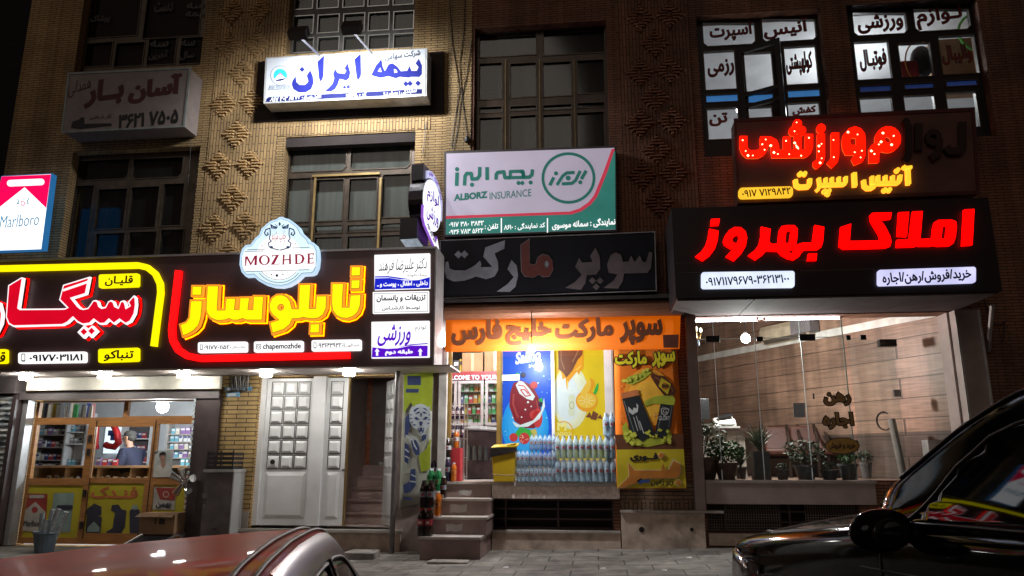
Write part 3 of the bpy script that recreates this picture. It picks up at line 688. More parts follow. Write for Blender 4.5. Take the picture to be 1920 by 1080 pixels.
m.build('pipe_hole', DARKM, br)
MB().box(.31, 1.30, FY-.03, FY-.003, .516, .86).build('brick_course', brick('low brick', (.30,.20,.13), (.26,.17,.11), (.06,.04,.03), bw=.25, bh=.05), br)
MB().box(.31, 1.30, FY-.04, FY-.031, .516, .63).build('upright_course', brick('low brick upright', (.30,.20,.13), (.24,.16,.11), (.05,.03,.02), bw=.3, bh=.055, swap=True), br)
MB().box(1.415, 3.55, FY-.13, FY+.3, .862, .898).build('office_sill', M('office sill stone', (.40,.34,.31), .4, var=.2), br)
MB().box(1.415, 3.53, FY-.115, FY-.002, .60, .86).build('sill_facing', M('brown grey stone', (.38,.30,.275), .5, var=.15, scale=5), br)
MB().box(1.43, 3.4, FY-.05, FY-.001, .08, G2[2]-.004).build('plinth', PLAST, br)
MB().box(3.54, 4.9, FY-.05, FY-.002, -.05, .5).build('plinth_side', STONE, br)
# office door posts
POST = M('brown grey post', (.34,.27,.25), .45, var=.15, scale=5)
MB().box(1.27, 1.405, FY-.12, FY-.005, .516, 3.10).build('office_post', POST, br)
MB().box(4.745, 5.03, FY-.16, FY-.002, .1, 3.08).build('office_post', POST, br)
MB().box(4.742, 4.772, FY-.175, FY-.161, .1, 3.0).build('post_trim', M('light trim', (.42,.39,.37), .5), br)
MB().box(5.035, 5.06, FY-.175, FY-.02, .1, 3.08).build('post_trim', M('light trim', (.42,.39,.37), .5), br)
# market rooms and office room
room('market_interior', interior('market wall', (.40,.38,.36)), -2.9, .6, FY+.3, FY+4.2, .868, 3.6, br)
OFW = planks('office boards', (.36,.22,.155), (.32,.19,.135), (.10,.06,.045), 3.2, .29)
OFD = planks('office dado', (.13,.085,.065), (.11,.07,.055), (.05,.03,.025), 3.2, .30)
ox0, oy0, ox1, oy1 = 4.95, FY+.28, 1.75, FY+5.9
def diag(z0, z1, o, name, mat):
    n = Vector((oy1-oy0, ox0-ox1, 0)).normalized()*(-o); m = MB()
    m.add([(ox0+n.x,oy0+n.y,z0),(ox1+n.x,oy1+n.y,z0),(ox1+n.x,oy1+n.y,z1),(ox0+n.x,oy0+n.y,z1),(ox0+.1,oy0+.1,z0),(ox1+.1,oy1+.1,z0),(ox1+.1,oy1+.1,z1),(ox0+.1,oy0+.1,z1)], [(1,0,3,2),(0,4,7,3),(4,5,6,7),(3,7,6,2),(5,1,2,6)])
    return m.build(name, mat, br)
MB().box(4.715, 4.741, FY+.002, FY+.298, .9, 3.08).build('office_reveal', POST, br)
diag(.88, 1.55, .0, 'office_dado', OFD); diag(1.55, 3.95, .0, 'office_wall', OFW)
diag(3.12, 3.24, .02, 'cornice', M('white cornice', (.7,.68,.64), .5))
room('office_interior', M('office shell', (.27,.19,.15), .6, var=.15), 1.30, 4.97, FY+.3, FY+6.2, .88, 3.95, br)
# ================================================================ signs
def T(name, col, tr=.5, rough=.6, scale=4, var=.12):
    """printed film or cloth that light also passes through"""
    if name in MATS: return MATS[name]
    m = M(name, col, rough, var=var, scale=scale); n = m.node_tree; L = n.links.new
    b = n.nodes['Principled BSDF']; o = [k for k in n.nodes if k.type == 'OUTPUT_MATERIAL'][0]
    t = n.nodes.new('ShaderNodeBsdfTranslucent'); mi = n.nodes.new('ShaderNodeMixShader'); mi.inputs[0].default_value = tr
    L(b.inputs['Base Color'].links[0].from_socket, t.inputs[0]); L(b.outputs[0], mi.inputs[1]); L(t.outputs[0], mi.inputs[2]); L(mi.outputs[0], o.inputs[0])
    return m
INK = M('black ink', (.01,.01,.012), .5, var=.05)
NAVY = M('navy ink', (.015,.02,.09), .5, var=.05)
def sign_box(root, name, mat, rc, Y0, Y1): 
    return MB().box(rc[0], rc[1], Y0, Y1, rc[2], rc[3]).build(name, mat, root)

# ---------------- long signboard over the left shops
SY = 9.6
sb = thing('shop_signboard', 'long dark signboard with red and yellow glowing letters above the white doors', 'sign', (-5.6, SY, 2.36))
HOUS = M('dark brown composite panel', (.11,.06,.065), .32, var=.2, scale=2, spec=.5)
XR = P(814,580,SY)[0]
MB().box(-9.35, XR, SY, FY-.02, 2.375, 3.955).build('housing', HOUS, sb)
m = MB(); m.box(-9.35, XR+.015, SY-.02, FY-.02, 3.957, 3.985); m.box(XR+.002, XR+.02, SY-.02, FY-.3, 2.37, 3.955); m.build('edge_trim', M('grey trim', (.40,.38,.38), .4, .3), sb)
m = MB()
for a in np.arange(-9.3, XR-.3, .62): m.box(a, a+.612, SY+.01, FY-.03, 2.350, 2.373)
m.build('soffit', M('soffit panel', (.58,.51,.48), .45, var=.15, scale=2), sb)
WLIT = E('white lit acrylic', (1.0,1.0,1.0), 1.15, var=.06)
YLIT = E('yellow lit acrylic', (1.0,.88,.0), 1.15, var=.25, scale=7); YEDGE = E('amber lit rim', (1.0,.33,.02), 1.0, var=.2)
RLIT = E('red lit acrylic', (1.0,.002,.003), 2.2, var=.15); RLED = E('red light strip', (1.0,.0,.0), 4.5, var=.5, scale=40)
OLED = E('orange light strip', (1.0,.20,.0), 6.0, var=.6, scale=40)
CRIM = E('crimson lit acrylic', (.85,.0,.02), .85, var=.3, scale=2)
DARKRED = M('dark red side', (.08,.008,.006), .5); DBR = M('dark print', (.10,.012,.01), .5)
LY = SY-.11
def raised(root, name, polys, mat, Yf, Yb, led=None, rim=None, rimw=.02, side=None, line=None, lw=.0, ledw=.012, halo=True):
    """raised letter: plate standing off the panel, with a light strip behind it"""
    W_ = []
    for p in polys:
        h = isinstance(p, tuple) and p[0] == 'h'; q = ccw(pl(p[1] if h else p, Yf)); W_.append((q, h))
    pk = lambda d: [offset(q, -d if h else d)[::-1] if h else offset(q, d) for q, h in W_]
    base = MB(); slab(base, pk(0), Yf, .045); o = base.build(name, rim or mat, root)
    if side is not None:
        s = MB(); slab(s, pk(-.003), Yf+.046, (Yb-Yf)*.45); s.build('letter_side', side, o)
    if led is not None and halo:
        yb_ = Yf+.047+((Yb-Yf)*.45 if side is not None else 0); s = MB(); slab(s, pk(-.008), yb_, .003); s.build('back_light', led, o)
    if rim is not None:
        if line: s = MB(); slab(s, pk(-rimw), Yf-.003, .003); s.build('outline', line, o)
        s = MB(); slab(s, pk(-rimw-lw), Yf-.006, .003); s.build('letter_face', mat, o)
    if led is not None:
        s = MB(); a = pk(ledw); b = pk(-.012); slab(s, a + [q[::-1] for q in b], Yb-.012, .010); s.build('light_strip', led, o)
    return o
z1 = lambda p: zz(p, 6, 0, 480)
SIG = z1([(240,240),(258,243),(262,250),(212,580),(232,594),(690,590),(735,588),(750,580),(665,495),(710,325),(1010,232),(970,430),(815,478),(880,560),(910,585),(945,592),(990,582),(1020,540),(1045,502),(1075,494),(1105,510),(1120,560),(1150,580),(1185,572),(1215,512),(1250,495),(1280,510),(1300,562),(1330,575),(1355,510),(1390,498),(1412,525),(1425,578),(1455,560),(1435,520),(1505,442),(1530,470),(1535,550),(1520,650),(1470,740),(1410,770),(1345,722),(1280,770),(1225,722),(1180,766),(1120,770),(1055,722),(1010,765),(930,777),(870,748),(820,698),(760,755),(700,782),(150,797),(95,765),(65,690),(92,330)])
WRIM = E('white lit rim', (1.0,.96,1.0), 1.1, var=.05)
raised(sb, 'lettering', [SIG], CRIM, LY, SY, led=RLED, rim=WRIM, rimw=.020, side=INK)
s = flat(sb, 'letter_stripe', WRIM, [z1([(712,372),(985,278),(982,305),(708,398)])], LY-.012, .004)
raised(sb, 'dots', [z1([(870,858),(940,785),(985,822),(1035,782),(1100,845),(1025,920),(985,880),(940,928)])], WRIM, LY, SY, led=RLED, side=INK)
flat(sb, 'dot_face', CRIM, [dia(157,622,6.3), dia(171.5,620.5,6.3)], LY-.006, .004)
raised(sb, 'lettering', [z1([(-150,470),(0,525),(30,650),(18,760),(-40,880),(-200,960),(-260,900),(-120,800),(-60,680)])], CRIM, LY, SY, led=RLED, rim=WRIM, rimw=.022, side=INK)
raised(sb, 'yellow_frame', stroke([(-90,505),(258,497),(275,501),(290,513),(299,532),(300,548),(287,649)], 11, rnd=False), YLIT, SY-.05, SY)
raised(sb, 'red_frame', stroke([(334,507),(321,618),(323,638),(333,656),(350,667),(375,672),(655,666)], 12, rnd=False), RLIT, SY-.05, SY, side=DARKRED)
def pill(root, x0, y0, x1, y1, r, sk, Y, mat, th=.04):
    return flat(root, 'lit_plate', mat, [rrect(x0,y0,x1,y1,r,sk)], Y-th, th)
p = pill(sb, 185,513.5,260,539,4,2.5, SY, YLIT); text(p, 'قلیـان', 197,517,249,536, SY-.044, DBR, bold=.03)
p = pill(sb, 184,653,260,679,4,2.5, SY, YLIT); text(p, 'تنباکو', 195,656,250,677, SY-.044, DBR, bold=.03)
p = pill(sb, -40,655,13,682,4,1, SY, YLIT); text(p, 'قند', 0-22,660,10,679, SY-.044, DBR, bold=.03)
p = pill(sb, 34,660,161,681,4,2, SY, WLIT); text(p, '۰۹۱۷۷۰۳۱۱۸۱', 55,664,155,677, SY-.044, NAVY, bold=.03)
flat(p, 'phone_symbol', NAVY, [rrect(40,663,47,678,1.5), ('h', rrect(41,664.5,46,675.5,.8))], SY-.043)
z2 = lambda p: zz(p, 6, 320, 480); z3 = lambda p: zz(p, 6, 500, 480)
TAB = dict(rim=YEDGE, rimw=.022, side=DARKRED, led=OLED, line=DARKRED, lw=.005)
TBL = [ [z2([(232,325),(372,325),(360,458),(225,458)])], [z2([(215,488),(372,488),(368,600),(355,700),(325,790),(270,850),(200,890),(128,918),(92,765),(170,735),(198,690),(205,600)])],
 [z2([(400,320),(556,320),(541,592),(600,592),(612,460),(752,458),(737,588),(757,588),(768,455),(907,452),(890,586),(910,586),(922,437),(1062,438),(1045,738),(850,738),(810,722),(760,738),(690,738),(655,722),(610,738),(520,745),(440,710),(395,650),(385,600)])],
 [z3([(300,578),(345,578),(354,308),(514,305),(498,575),(536,575),(549,435),(693,432),(685,590),(650,670),(590,712),(540,722),(470,722),(410,708),(360,722),(300,724),(275,780),(200,842),(55,890),(20,740),(110,715),(55,675),(18,610),(16,540),(50,465),(110,425),(180,420),(240,448),(280,500)]), ('h', z3(disc(160,578,17,12)))],
 [z3([(478,748),(615,745),(606,880),(470,883)])], [z3([(722,295),(882,295),(867,560),(915,560),(927,425),(1078,418),(1070,560),(1040,640),(980,695),(900,720),(830,712),(770,680),(728,620),(716,540)])],
 [z3([(940,107),(1077,105),(1068,238),(935,242)])], [z3([(937,255),(1070,252),(1062,382),(932,386)])] ]
for t in TBL: raised(sb, 'lettering', t, YLIT, LY, SY, **TAB)
for x0,x1,y0,y1,s in ((371,463,641,661,'۰۹۱۷۷۰۱۱۵۲۰'),(584,677,637,658,'۰۹۳۶۴۳۹۳۲۰۱')):
    p = pill(sb, x0,y0,x1,y1,3.5,1.5, SY, WLIT); text(p, s, x0+11,y0+6,x0+62,y1-6, SY-.044, NAVY, bold=.015); text(p, 'ملک مکان' if x0 < 400 else 'اسدالهی', x0+64,y0+7,x1-4,y1-7, SY-.044, NAVY)
    flat(p, 'phone_symbol', NAVY, [rrect(x0+4,y0+5,x0+9,y1-5,1), ('h', rrect(x0+4.8,y0+6,x0+8.2,y1-6.5,.6))], SY-.043)
p = pill(sb, 476,639.5,568,660,3.5,1.5, SY, WLIT); text(p, 'chapemozhde', 493,643.5,564,657, SY-.044, NAVY, bold=.02, rtl=False)
flat(p, 'camera_symbol', NAVY, [rrect(480,645,489.5,655,2.5), ('h', rrect(481,646,488.5,654,2)), disc(484.7,650,2.6,12), ('h', disc(484.7,650,1.7,10))], SY-.043)
# three lit panels at the right end of the board
def panel(x0,y0,x1,y1,sk=2):
    return flat(sb, 'lit_panel', WLIT, [rrect(x0,y0,x1,y1,1,sk)], SY-.03, .03)
BLUEI = E('blue lit print', (.0,.01,.62), .9); PURI = E('violet lit print', (.10,.0,.60), .9); WTXT = E('white lit print', (1,1,1), 1.0)
p = panel(702,476.5,806,542,3); flat(p, 'blue_band', BLUEI, [[(703,522),(730,521),(760,526),(785,525),(806,519.5),(805,540),(702,543)]], SY-.033)
flat(p, 'blue_wave', BLUEI, [[(703,518),(728,517.5),(752,521),(772,524),(750,523.5),(728,520),(703,520.5)]], SY-.033)
text(p, 'دکتر علیرضا فرهند', 710,485,800,512, SY-.034, NAVY, bold=.0, slant=.2, sk=.02); text(p, 'پزشک خانواده', 764,512,800,520, SY-.034, NAVY)
text(p, 'داخلی ، اطفال ، پوست و ـ', 707,527,802,539, SY-.037, WTXT, bold=.04)
p = panel(699,546.5,804,587,2); flat(p, 'border_line', NAVY, [rrect(701,549,802.5,585,1,2), ('h', rrect(701.8,549.8,801.7,584.2,1,2))], SY-.033)
text(p, 'تزریقات و پانسمان', 706,552,798,567, SY-.034, NAVY, bold=.035); text(p, 'توسـط کارشنـاس', 716,573,788,582, SY-.034, NAVY, bold=.02)
p = panel(696.5,602.5,805,671,2); flat(p, 'violet_band', PURI, [[(698,651),(725,654),(745,653),(770,648),(802,648),(801.5,668),(697,670)]], SY-.033)
flat(p, 'violet_wave', PURI, [[(745,651),(770,645.5),(802,643),(802,645),(775,647)]], SY-.033)
text(p, 'ورزشی', 708,608,770,649, SY-.034, PURI, bold=.02, slant=.25); text(p, 'لوازم', 778,610,799,620, SY-.034, NAVY)
text(p, 'طبقه دوم', 722,655,774,667, SY-.037, WTXT, bold=.05)
for x in (707,788): flat(p, 'arrow', WTXT, [[(x,653),(x+4.5,659),(x+2,659),(x+2,667),(x-2,667),(x-2,659),(x-4.5,659)]], SY-.037)
# round badge in front of the board
bd = thing('badge_sign', 'scalloped pale blue lit badge with crimson Latin letters above the yellow lettering', 'sign', (-3.9, SY-.1, 3.7))
zb = lambda p: zz(p, 7.712, 440, 400); BY = SY-.10
BADGE = [(680,48),(735,70),(790,85),(850,125),(930,195),(970,275),(1060,360),(1085,412),(1135,420),(1180,460),(1208,530),(1215,650),(1200,780),(1160,865),(1110,888),(985,895),(900,980),(790,1045),(680,1072),(560,1065),(440,1030),(350,980),(270,908),(160,915),(100,850),(70,740),(80,600),(110,510),(160,460),(230,450),(300,355),(355,310),(385,225),(450,165),(520,110),(600,88),(640,58)]
b0 = ccw(pl(zb(BADGE), BY)); mk = lambda d, y, mat, nm: (lambda mb: (slab(mb, [offset(b0, d)], y, .003), mb.build(nm, mat, bd)))(MB())
mm = MB(); slab(mm, [b0], BY, .09); mm.build('badge_body', E('pale blue lit acrylic', (.55,.78,1.0), .95, var=.08), bd)
mk(-.028, BY-.003, NAVY, 'border_line'); mk(-.033, BY-.006, E('light blue lit acrylic', (.72,.92,1.0), 1.0, var=.1), 'inner_face')
flat(bd, 'white_band', WLIT, [zb([(115,620),(150,555),(1120,520),(1150,560),(1170,760),(1130,800),(160,830),(120,790)])], BY-.009)
flat(bd, 'white_disc', WLIT, [zb(disc(640,640,330,32))], BY-.0095)
for pts in (((185,525),(435,517)),((835,500),(1080,492)),((160,842),(1070,814)),((150,552),(420,543))): flat(bd, 'rule_line', NAVY, stroke(zb(pts), .9), BY-.013)
MOZ = [ [[(150,625),(185,620),(235,715),(288,612),(325,608),(318,748),(285,750),(290,655),(232,757),(175,655),(165,750),(178,755),(132,758),(150,750)]],
 [disc(428,675,80,24,72), ('h', disc(430,675,48,24,62))], [[(540,605),(642,598),(570,735),(640,730),(652,710),(645,738),(522,742),(598,612),(555,615),(540,635)]],
 [[(690,600),(738,597),(722,605),(716,665),(785,660),(788,600),(775,594),(822,590),(810,600),(815,725),(822,732),(778,736),(788,725),(785,675),(716,680),(714,730),(725,738),(682,741),(692,730),(697,610)]],
 [[(865,592),(940,588),(990,605),(1012,655),(985,715),(930,732),(862,735),(878,725),(875,605)], ('h', [(905,600),(940,603),(968,625),(975,660),(960,705),(930,720),(905,720)])],
 [[(1040,582),(1148,576),(1143,610),(1130,592),(1085,592),(1085,645),(1120,642),(1130,628),(1130,668),(1118,655),(1085,657),(1085,715),(1128,712),(1145,690),(1140,724),(1042,728),(1055,718),(1058,595)]] ]
CRT = E('crimson lit print', (.45,.01,.06), .55)
for g_ in MOZ: flat(bd, 'lettering', CRT, [('h', zb(p[1])) if isinstance(p, tuple) else zb(p) for p in g_], BY-.014)
orn = []
for sx in (1,-1):
    f_ = lambda p: zb([(650+sx*(x-650), y - (x-650)*sx*0.0) for x, y in p])
    orn += stroke(f_([(795,215),(850,235),(870,285),(845,320),(815,305),(825,280)]), 2.2) + stroke(f_([(790,215),(785,300),(800,370),(770,400),(815,430),(800,485),(740,510),(660,530)]), 1.8) + stroke(f_([(690,200),(740,190),(775,165),(765,210),(700,215)]), 2.4) + stroke(f_([(680,185),(715,160)]), 1.2) + [f_(disc(770,490,26,8,20))]
orn += [zb([(650,120),(668,155),(650,185),(632,155)])]
flat(bd, 'ornament', E('deep blue lit print', (.02,.06,.18), .5), orn, BY-.014)
text(bd, 'چاپ مژده', 510,433,536,456, BY-.014, CRT, slant=.2)
flat(bd, 'stars', NAVY, [zb(disc(x,y,r,5)) for x,y,r in ((610,898,22),(530,887,11),(696,880,11),(465,870,7),(765,862,7),(395,460,9),(880,440,9))], BY-.014)
for r in (322, 362): flat(bd, 'arc_line', NAVY, stroke(zb([(640+r*math.cos(R(a)), 640+r*math.sin(R(a))) for a in range(38, 143, 8)]), .8, rnd=False) , BY-.013)

# downlights under the board
CANM = M('lamp can', (.6,.6,.6), .4); LAMP = E('lamp diffuser', (1,.97,.90), 95, var=.02)
dl0 = None
for i, (px, lb) in enumerate(((50,'leftmost round downlight under the signboard, over the rolled shutter rail'),(197,'round downlight under the signboard above the shop door'),(345,'round downlight under the signboard by the right end of the cream board'),(500,'round downlight under the signboard above the left edge of the white door'),(655,'round downlight under the signboard above the brown inner door'))):
    X, Z = P(px, 697-i*2, SY+.28)
    if dl0 is None:
        dl0 = thing('downlight', lb, 'lamp', (X, SY+.28, 2.35), 'downlights under the long signboard')
        MB().lathe((X,SY+.28,2.335), [(.085,-.0),(.085,.014)], 18).build('can', CANM, dl0)
        MB().lathe((X,SY+.28,2.27), [(.05,.0),(.082,.012),(.078,.064)], 18).build('diffuser', LAMP, dl0, smooth=False)
        freeze(dl0)
    else: dup(dl0, (X, SY+.28, 2.35), label=lb)

# ---------------- cigarette packet light box at the far left
mb_ = thing('lit_packet_sign', 'glowing red and white packet shaped light box at the far left edge', 'sign', (-8.3, 9.9, 4.2))
MY = 9.75
WLC = E('cool white lit face', (.93,.96,1.0), 1.5, var=.03)
flat(mb_, 'box_body', E('blue lit side', (.03,.22,.55), .5), [[(-18,472),(80,468),(98,325),(2,330)]], MY, .10)
flat(mb_, 'white_face', WLC, [[(-15,470),(77,467),(95,326.5),(3,331)]], MY-.004)
RPK = E('pink red lit print', (1.0,.0,.10), 1.0, var=.1)
flat(mb_, 'red_top', RPK, [[(3,331),(95,327),(86.5,390),(46,351),(-12,397)]], MY-.008)
flat(mb_, 'white_slot', WLC, [stroke([(19,343.5),(77,341)], 12)[0], *[disc(x,y,6,14) for x,y in ((19,343.5),(77,341))]], MY-.012)
CY = E('blue grey lit print', (.12,.32,.48), .7); text(mb_, 'Marlboro', 1,402,73,425, MY-.009, CY, rtl=False, bold=-.004, sk=.03)
flat(mb_, 'crest', RPK, [disc(42.5,381,4,10,5), ('h', disc(42.5,381,2.8,8,3.6))], MY-.009)
flat(mb_, 'crest_figures', CY, stroke([(33,374),(35,378),(32,382),(36,382)], 1.6)+stroke([(54,372),(51,377),(53,381),(50,382)], 1.6), MY-.009)

# ---------------- removals firm box sign (unlit)
ab = thing('box_sign', 'unlit off-white box sign with a telephone number high on the left', 'sign', (-7.6, 9.85, 5.8))
AY = 9.98; q = rect(122,131,350,241,AY)
flat(ab, 'box_body', M('aged acrylic', (.34,.29,.27), .5, var=.15), [[(116,247),(344,236),(356,127),(129,138)]], AY, .39)
a = P(352,180,AY)[0]
flat(ab, 'frame', M('box aluminium', (.35,.40,.40), .5, .2), [[(114,249),(346,238),(358,125),(127,136)], ('h', [(117,246),(342.5,235.5),(354,129),(130.5,139.5)])], AY-.012, .012)
MRN = M('maroon print', (.10,.02,.02), .6)
text(ab, 'آسان', 242,142,340,190, AY-.004, MRN, bold=.06, sk=.06); text(ab, 'بــار', 160,148,232,200, AY-.004, MRN, bold=.06, sk=.05); text(ab, 'همدلی', 130,148,170,178, AY-.004, MRN, sk=.1)
text(ab, '۳۶۲۱ ۷۵۰۵', 222,209,334,237, AY-.004, INK, bold=.04, sk=.05); text(ab, 'آبان بار ماشین', 168,214,208,224, AY-.004, INK)
flat(ab, 'truck_print', INK, [[(133,240),(136,228),(148,224),(152,220),(158,220),(158,232),(208,231),(210,236),(150,242)]], AY-.004)

# ---------------- floodlit insurance sign
ib = thing('box_sign', 'floodlit white insurance box sign with big blue Persian letters and a round emblem', 'sign', (-3.3, 10.1, 6.4))
IY = 10.03; I6 = lambda p: zz(p, 6, 490, 85)
flat(ib, 'shadow_backing_panel', M('backing with sign shadow', (.030,.018,.016), .7, var=.4, scale=8), [[(484,116),(477,229),(832,212),(832,96)]], FY-.03, .028)  # dark backing that also paints the sign's cast shadow on the brick
flat(ib, 'box_body', M('white box frame', (.55,.56,.55), .4, .2), [[(498,108),(494,194),(800,180),(801,90)]], IY, .3)
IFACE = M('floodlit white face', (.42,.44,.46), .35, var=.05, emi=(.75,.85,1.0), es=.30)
flat(ib, 'face', IFACE, [[(501,110),(497,190.5),(797,177),(797.5,92.5)]], IY-.006, .006)
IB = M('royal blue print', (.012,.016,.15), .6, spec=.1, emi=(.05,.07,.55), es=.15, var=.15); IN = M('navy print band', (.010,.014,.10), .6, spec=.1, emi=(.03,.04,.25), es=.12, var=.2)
for g_ in ([[(350,400),(385,345),(395,412),(430,445),(490,445),(530,405),(510,340),(550,278),(580,350),(588,420),(560,490),(500,527),(420,527),(360,492),(342,440)]],
 [dia(458,270,30)], [[(630,185),(705,113),(700,330),(690,370),(665,413),(648,370)]], [[(970,198),(1000,300),(990,365),(955,395),(905,382),(880,378),(860,440),(830,490),(790,515),(710,520),(760,475),(800,430),(820,370),(806,325),(828,262),(860,310),(935,318),(955,285),(935,262)]],
 [dia(978,466,26), dia(935,470,22)], [[(1047,158),(1117,93),(1122,330),(1110,360),(1085,397),(1068,350)]],
 [[(1235,335),(1290,225),(1350,155),(1368,250),(1390,290),(1430,215),(1475,200),(1530,240),(1570,292),(1640,285),(1665,230),(1690,288),(1748,286),(1768,245),(1735,202),(1772,150),(1805,225),(1805,320),(1775,355),(1690,352),(1655,362),(1560,352),(1510,370),(1430,345),(1340,365),(1280,348)], ('h', [(1308,292),(1340,245),(1352,300)]), ('h', [(1490,262),(1520,275),(1530,303),(1495,312)])],
 [dia(1625,432,32), dia(1672,428,32), dia(1762,425,32)]):
    flat(ib, 'lettering', IB, [('h', I6(p[1])) if isinstance(p, tuple) else I6(p) for p in g_], IY-.012)
flat(ib, 'blue_band', IN, [I6([(50,632),(60,600),(85,582),(1805,490),(1805,542),(50,634)])], IY-.010)
text(ib, 'شرکت سهامی', 722,97,788,111, IY-.012, M('dark grey print', (.06,.07,.10), .4), bold=.03, sk=.05)
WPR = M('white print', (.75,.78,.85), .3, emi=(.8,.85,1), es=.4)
text(ib, '۰۹۱۷ ۳۰۳ ۸۲۷۳', 506,179.5,564,189, IY-.013, WPR, bold=.03, sk=.04); text(ib, 'تلفن همراه :', 566,177,602,188, IY-.013, WPR, bold=.03, sk=.02); text(ib, 'کد : ۳۴۲۷۰', 649,174,687,184, IY-.013, WPR, bold=.03, sk=.02); text(ib, 'نمایندگی : پدرام نیا', 720,168,781,180, IY-.013, WPR, bold=.03, sk=.04)
EM = [(disc(525.5,141.5,18.5,28),M('emblem ring', (.05,.12,.2), .4)),(disc(525.5,141.5,17.7,28),IFACE),(disc(525.5,141.5,12.6,24),M('emblem cyan', (.02,.35,.62), .3, emi=(.02,.35,.62), es=.4))]
for k, (o_, mt) in enumerate(EM): flat(ib, 'emblem', mt, [o_], IY-.012-.003*k)
flat(ib, 'emblem_sun', M('emblem red', (.6,.05,.08), .4, emi=(.6,.05,.08), es=.4), [disc(525.5,142,4.5,14)], IY-.022)
flat(ib, 'emblem_mountain', WPR, [[(514,149),(521,141),(525.5,139.5),(530,142),(537,147),(535,152),(528,154),(518,153)]], IY-.024)
flat(ib, 'emblem_wave', IN, [[(516,150),(525,148),(535,146),(534,149),(525,152),(518,152)]], IY-.026)
text(ib, 'Iran Insurance', 505,159,543,166, IY-.012, M('emblem grey print', (.12,.16,.22), .4), rtl=False, sk=-.0)
flat(ib, 'emblem_plate', M('emblem grey print', (.12,.16,.22), .4), stroke([(502,168.5),(506,161),(544,159),(544,166),(502,168.5)], .6), IY-.012)

def floodlight(px, py, bx, by, label):
    Yl = 8.95; x, z = P(px, py, Yl); xb, zb_ = P(bx, by, 10.05)
    f = thing('floodlight', label, 'floodlight', (x, Yl, z), 'floodlights above the insurance sign')
    MB().cyl((xb,10.1,zb_-.05), (x,Yl+.1,z-.02), .016, .016, 8).build('arm', STEEL, f)
    h = MB().obox((x,Yl,z), (.13,0,0), (0,.05,.075), (0,-.05,.033)).build('housing', BLACK, f)
    l = MB().obox((x,Yl+.053,z-.035), (.11,0,0), (0,.04,.06), (0,-.003,.002)).build('lens', E('floodlight lens', (.92,.96,1), 14, var=.02), f)
    L_ = bpy.data.lights.new('floodlight_beam', 'SPOT'); L_.energy = 180; L_.spot_size = R(165); L_.spot_blend = .6; L_.shadow_soft_size = .09; L_.color = (.95,.97,1.0)
    o = bpy.data.objects.new('floodlight_beam', L_); COL.objects.link(o); o.parent = f; o.location = (0, .10, -.07)
    d = Vector((.0, .95, -.75)); o.rotation_euler = d.to_track_quat('-Z', 'Y').to_euler()
floodlight(560, 62, 600, 98, 'left black floodlight on an arm above the white insurance sign')
floodlight(660, 52, 698, 94, 'right black floodlight on an arm above the white insurance sign')

# ---------------- green and lilac insurance sign
gb = thing('box_sign', 'dim lilac and green insurance box sign with a ring emblem and a red band', 'sign', (-.95, 10.2, 3.9))
GY = 10.15; G6 = lambda p: zz(p, 6, 840, 290)
flat(gb, 'box_body', M('dark sign frame', (.10,.09,.09), .5, .3), [[(833,284),(832,444),(1157,434),(1155,273)]], GY, .23)
flat(gb, 'face', M('lilac lit face', (.5,.45,.55), .3, emi=(.60,.53,.68), es=.44, var=.12, scale=1.6), [[(837,288),(836,440),(1154,430),(1152,277)]], GY-.006, .006)
TEAL = M('teal lit print', (.02,.20,.16), .35, emi=(.035,.23,.19), es=.55, var=.25, scale=2); TEALD = M('deep teal print', (.01,.14,.11), .35, emi=(.02,.16,.13), es=.5, var=.1); REDP = M('red lit print', (.5,.02,.05), .35, emi=(.72,.05,.10), es=.55, var=.1)
flat(gb, 'red_band', REDP, [G6([(-22,690),(600,668),(1370,640),(1480,605),(1580,535),(1640,460),(1690,340),(1750,190),(1840,-60),(1872,-70),(1880,0),(1790,250),(1730,400),(1680,500),(1600,600),(1500,660),(1390,690),(600,715),(-22,740)])], GY-.010)
flat(gb, 'green_field', TEAL, [G6([(-22,722),(600,697),(1390,672),(1500,637),(1610,560),(1680,470),(1730,350),(1790,200),(1872,-50),(1880,-30),(1884,838),(-24,900)])], GY-.014)
ALB = [stroke([(950,165),(945,225),(915,252),(850,255),(845,200),(810,185)], 40, False), stroke([(850,255),(700,258),(700,190),(840,185),(850,255)], 36, False), stroke([(700,258),(640,258),(628,192),(560,200),(543,222),(540,280)], 40, False), stroke([(440,140),(440,285)], 42, False), stroke([(357,138),(355,235),(330,270),(270,275),(262,212),(210,212),(192,240),(185,345)], 40, False), stroke([(103,200),(97,350)], 42, False), [disc(102,163,24), disc(270,338,24), disc(793,318,23), disc(836,318,23), disc(930,313,23)]]
for a in ALB: flat(gb, 'lettering', TEALD, [G6(p) for p in a], GY-.010)
flat(gb, 'emblem_ring', TEALD, [G6(disc(1355,262,304,40,290)), ('h', G6(disc(1355,262,272,40,258)))], GY-.010)
LOG = [stroke([(1555,180),(1500,275)], 38, False), stroke([(1488,182),(1435,290),(1395,322),(1280,328)], 36, False), stroke([(1425,200),(1335,205),(1290,240),(1225,342)], 36, False), stroke([(1190,255),(1145,345)], 38, False), [disc(1215,210,23), disc(1352,262,28), disc(1488,310,23)]]
for a in LOG: flat(gb, 'emblem', TEALD, [G6(p) for p in a], GY-.011)
text(gb, 'ALBORZ', 851,361,914,374, GY-.010, TEALD, bold=.05, rtl=False, sk=.03); text(gb, 'INSURANCE', 918,357.5,996,371, GY-.010, TEALD, rtl=False, sk=.03)
WG_ = M('white lit print', (.6,.62,.66), .3, emi=(.75,.76,.84), es=.6)
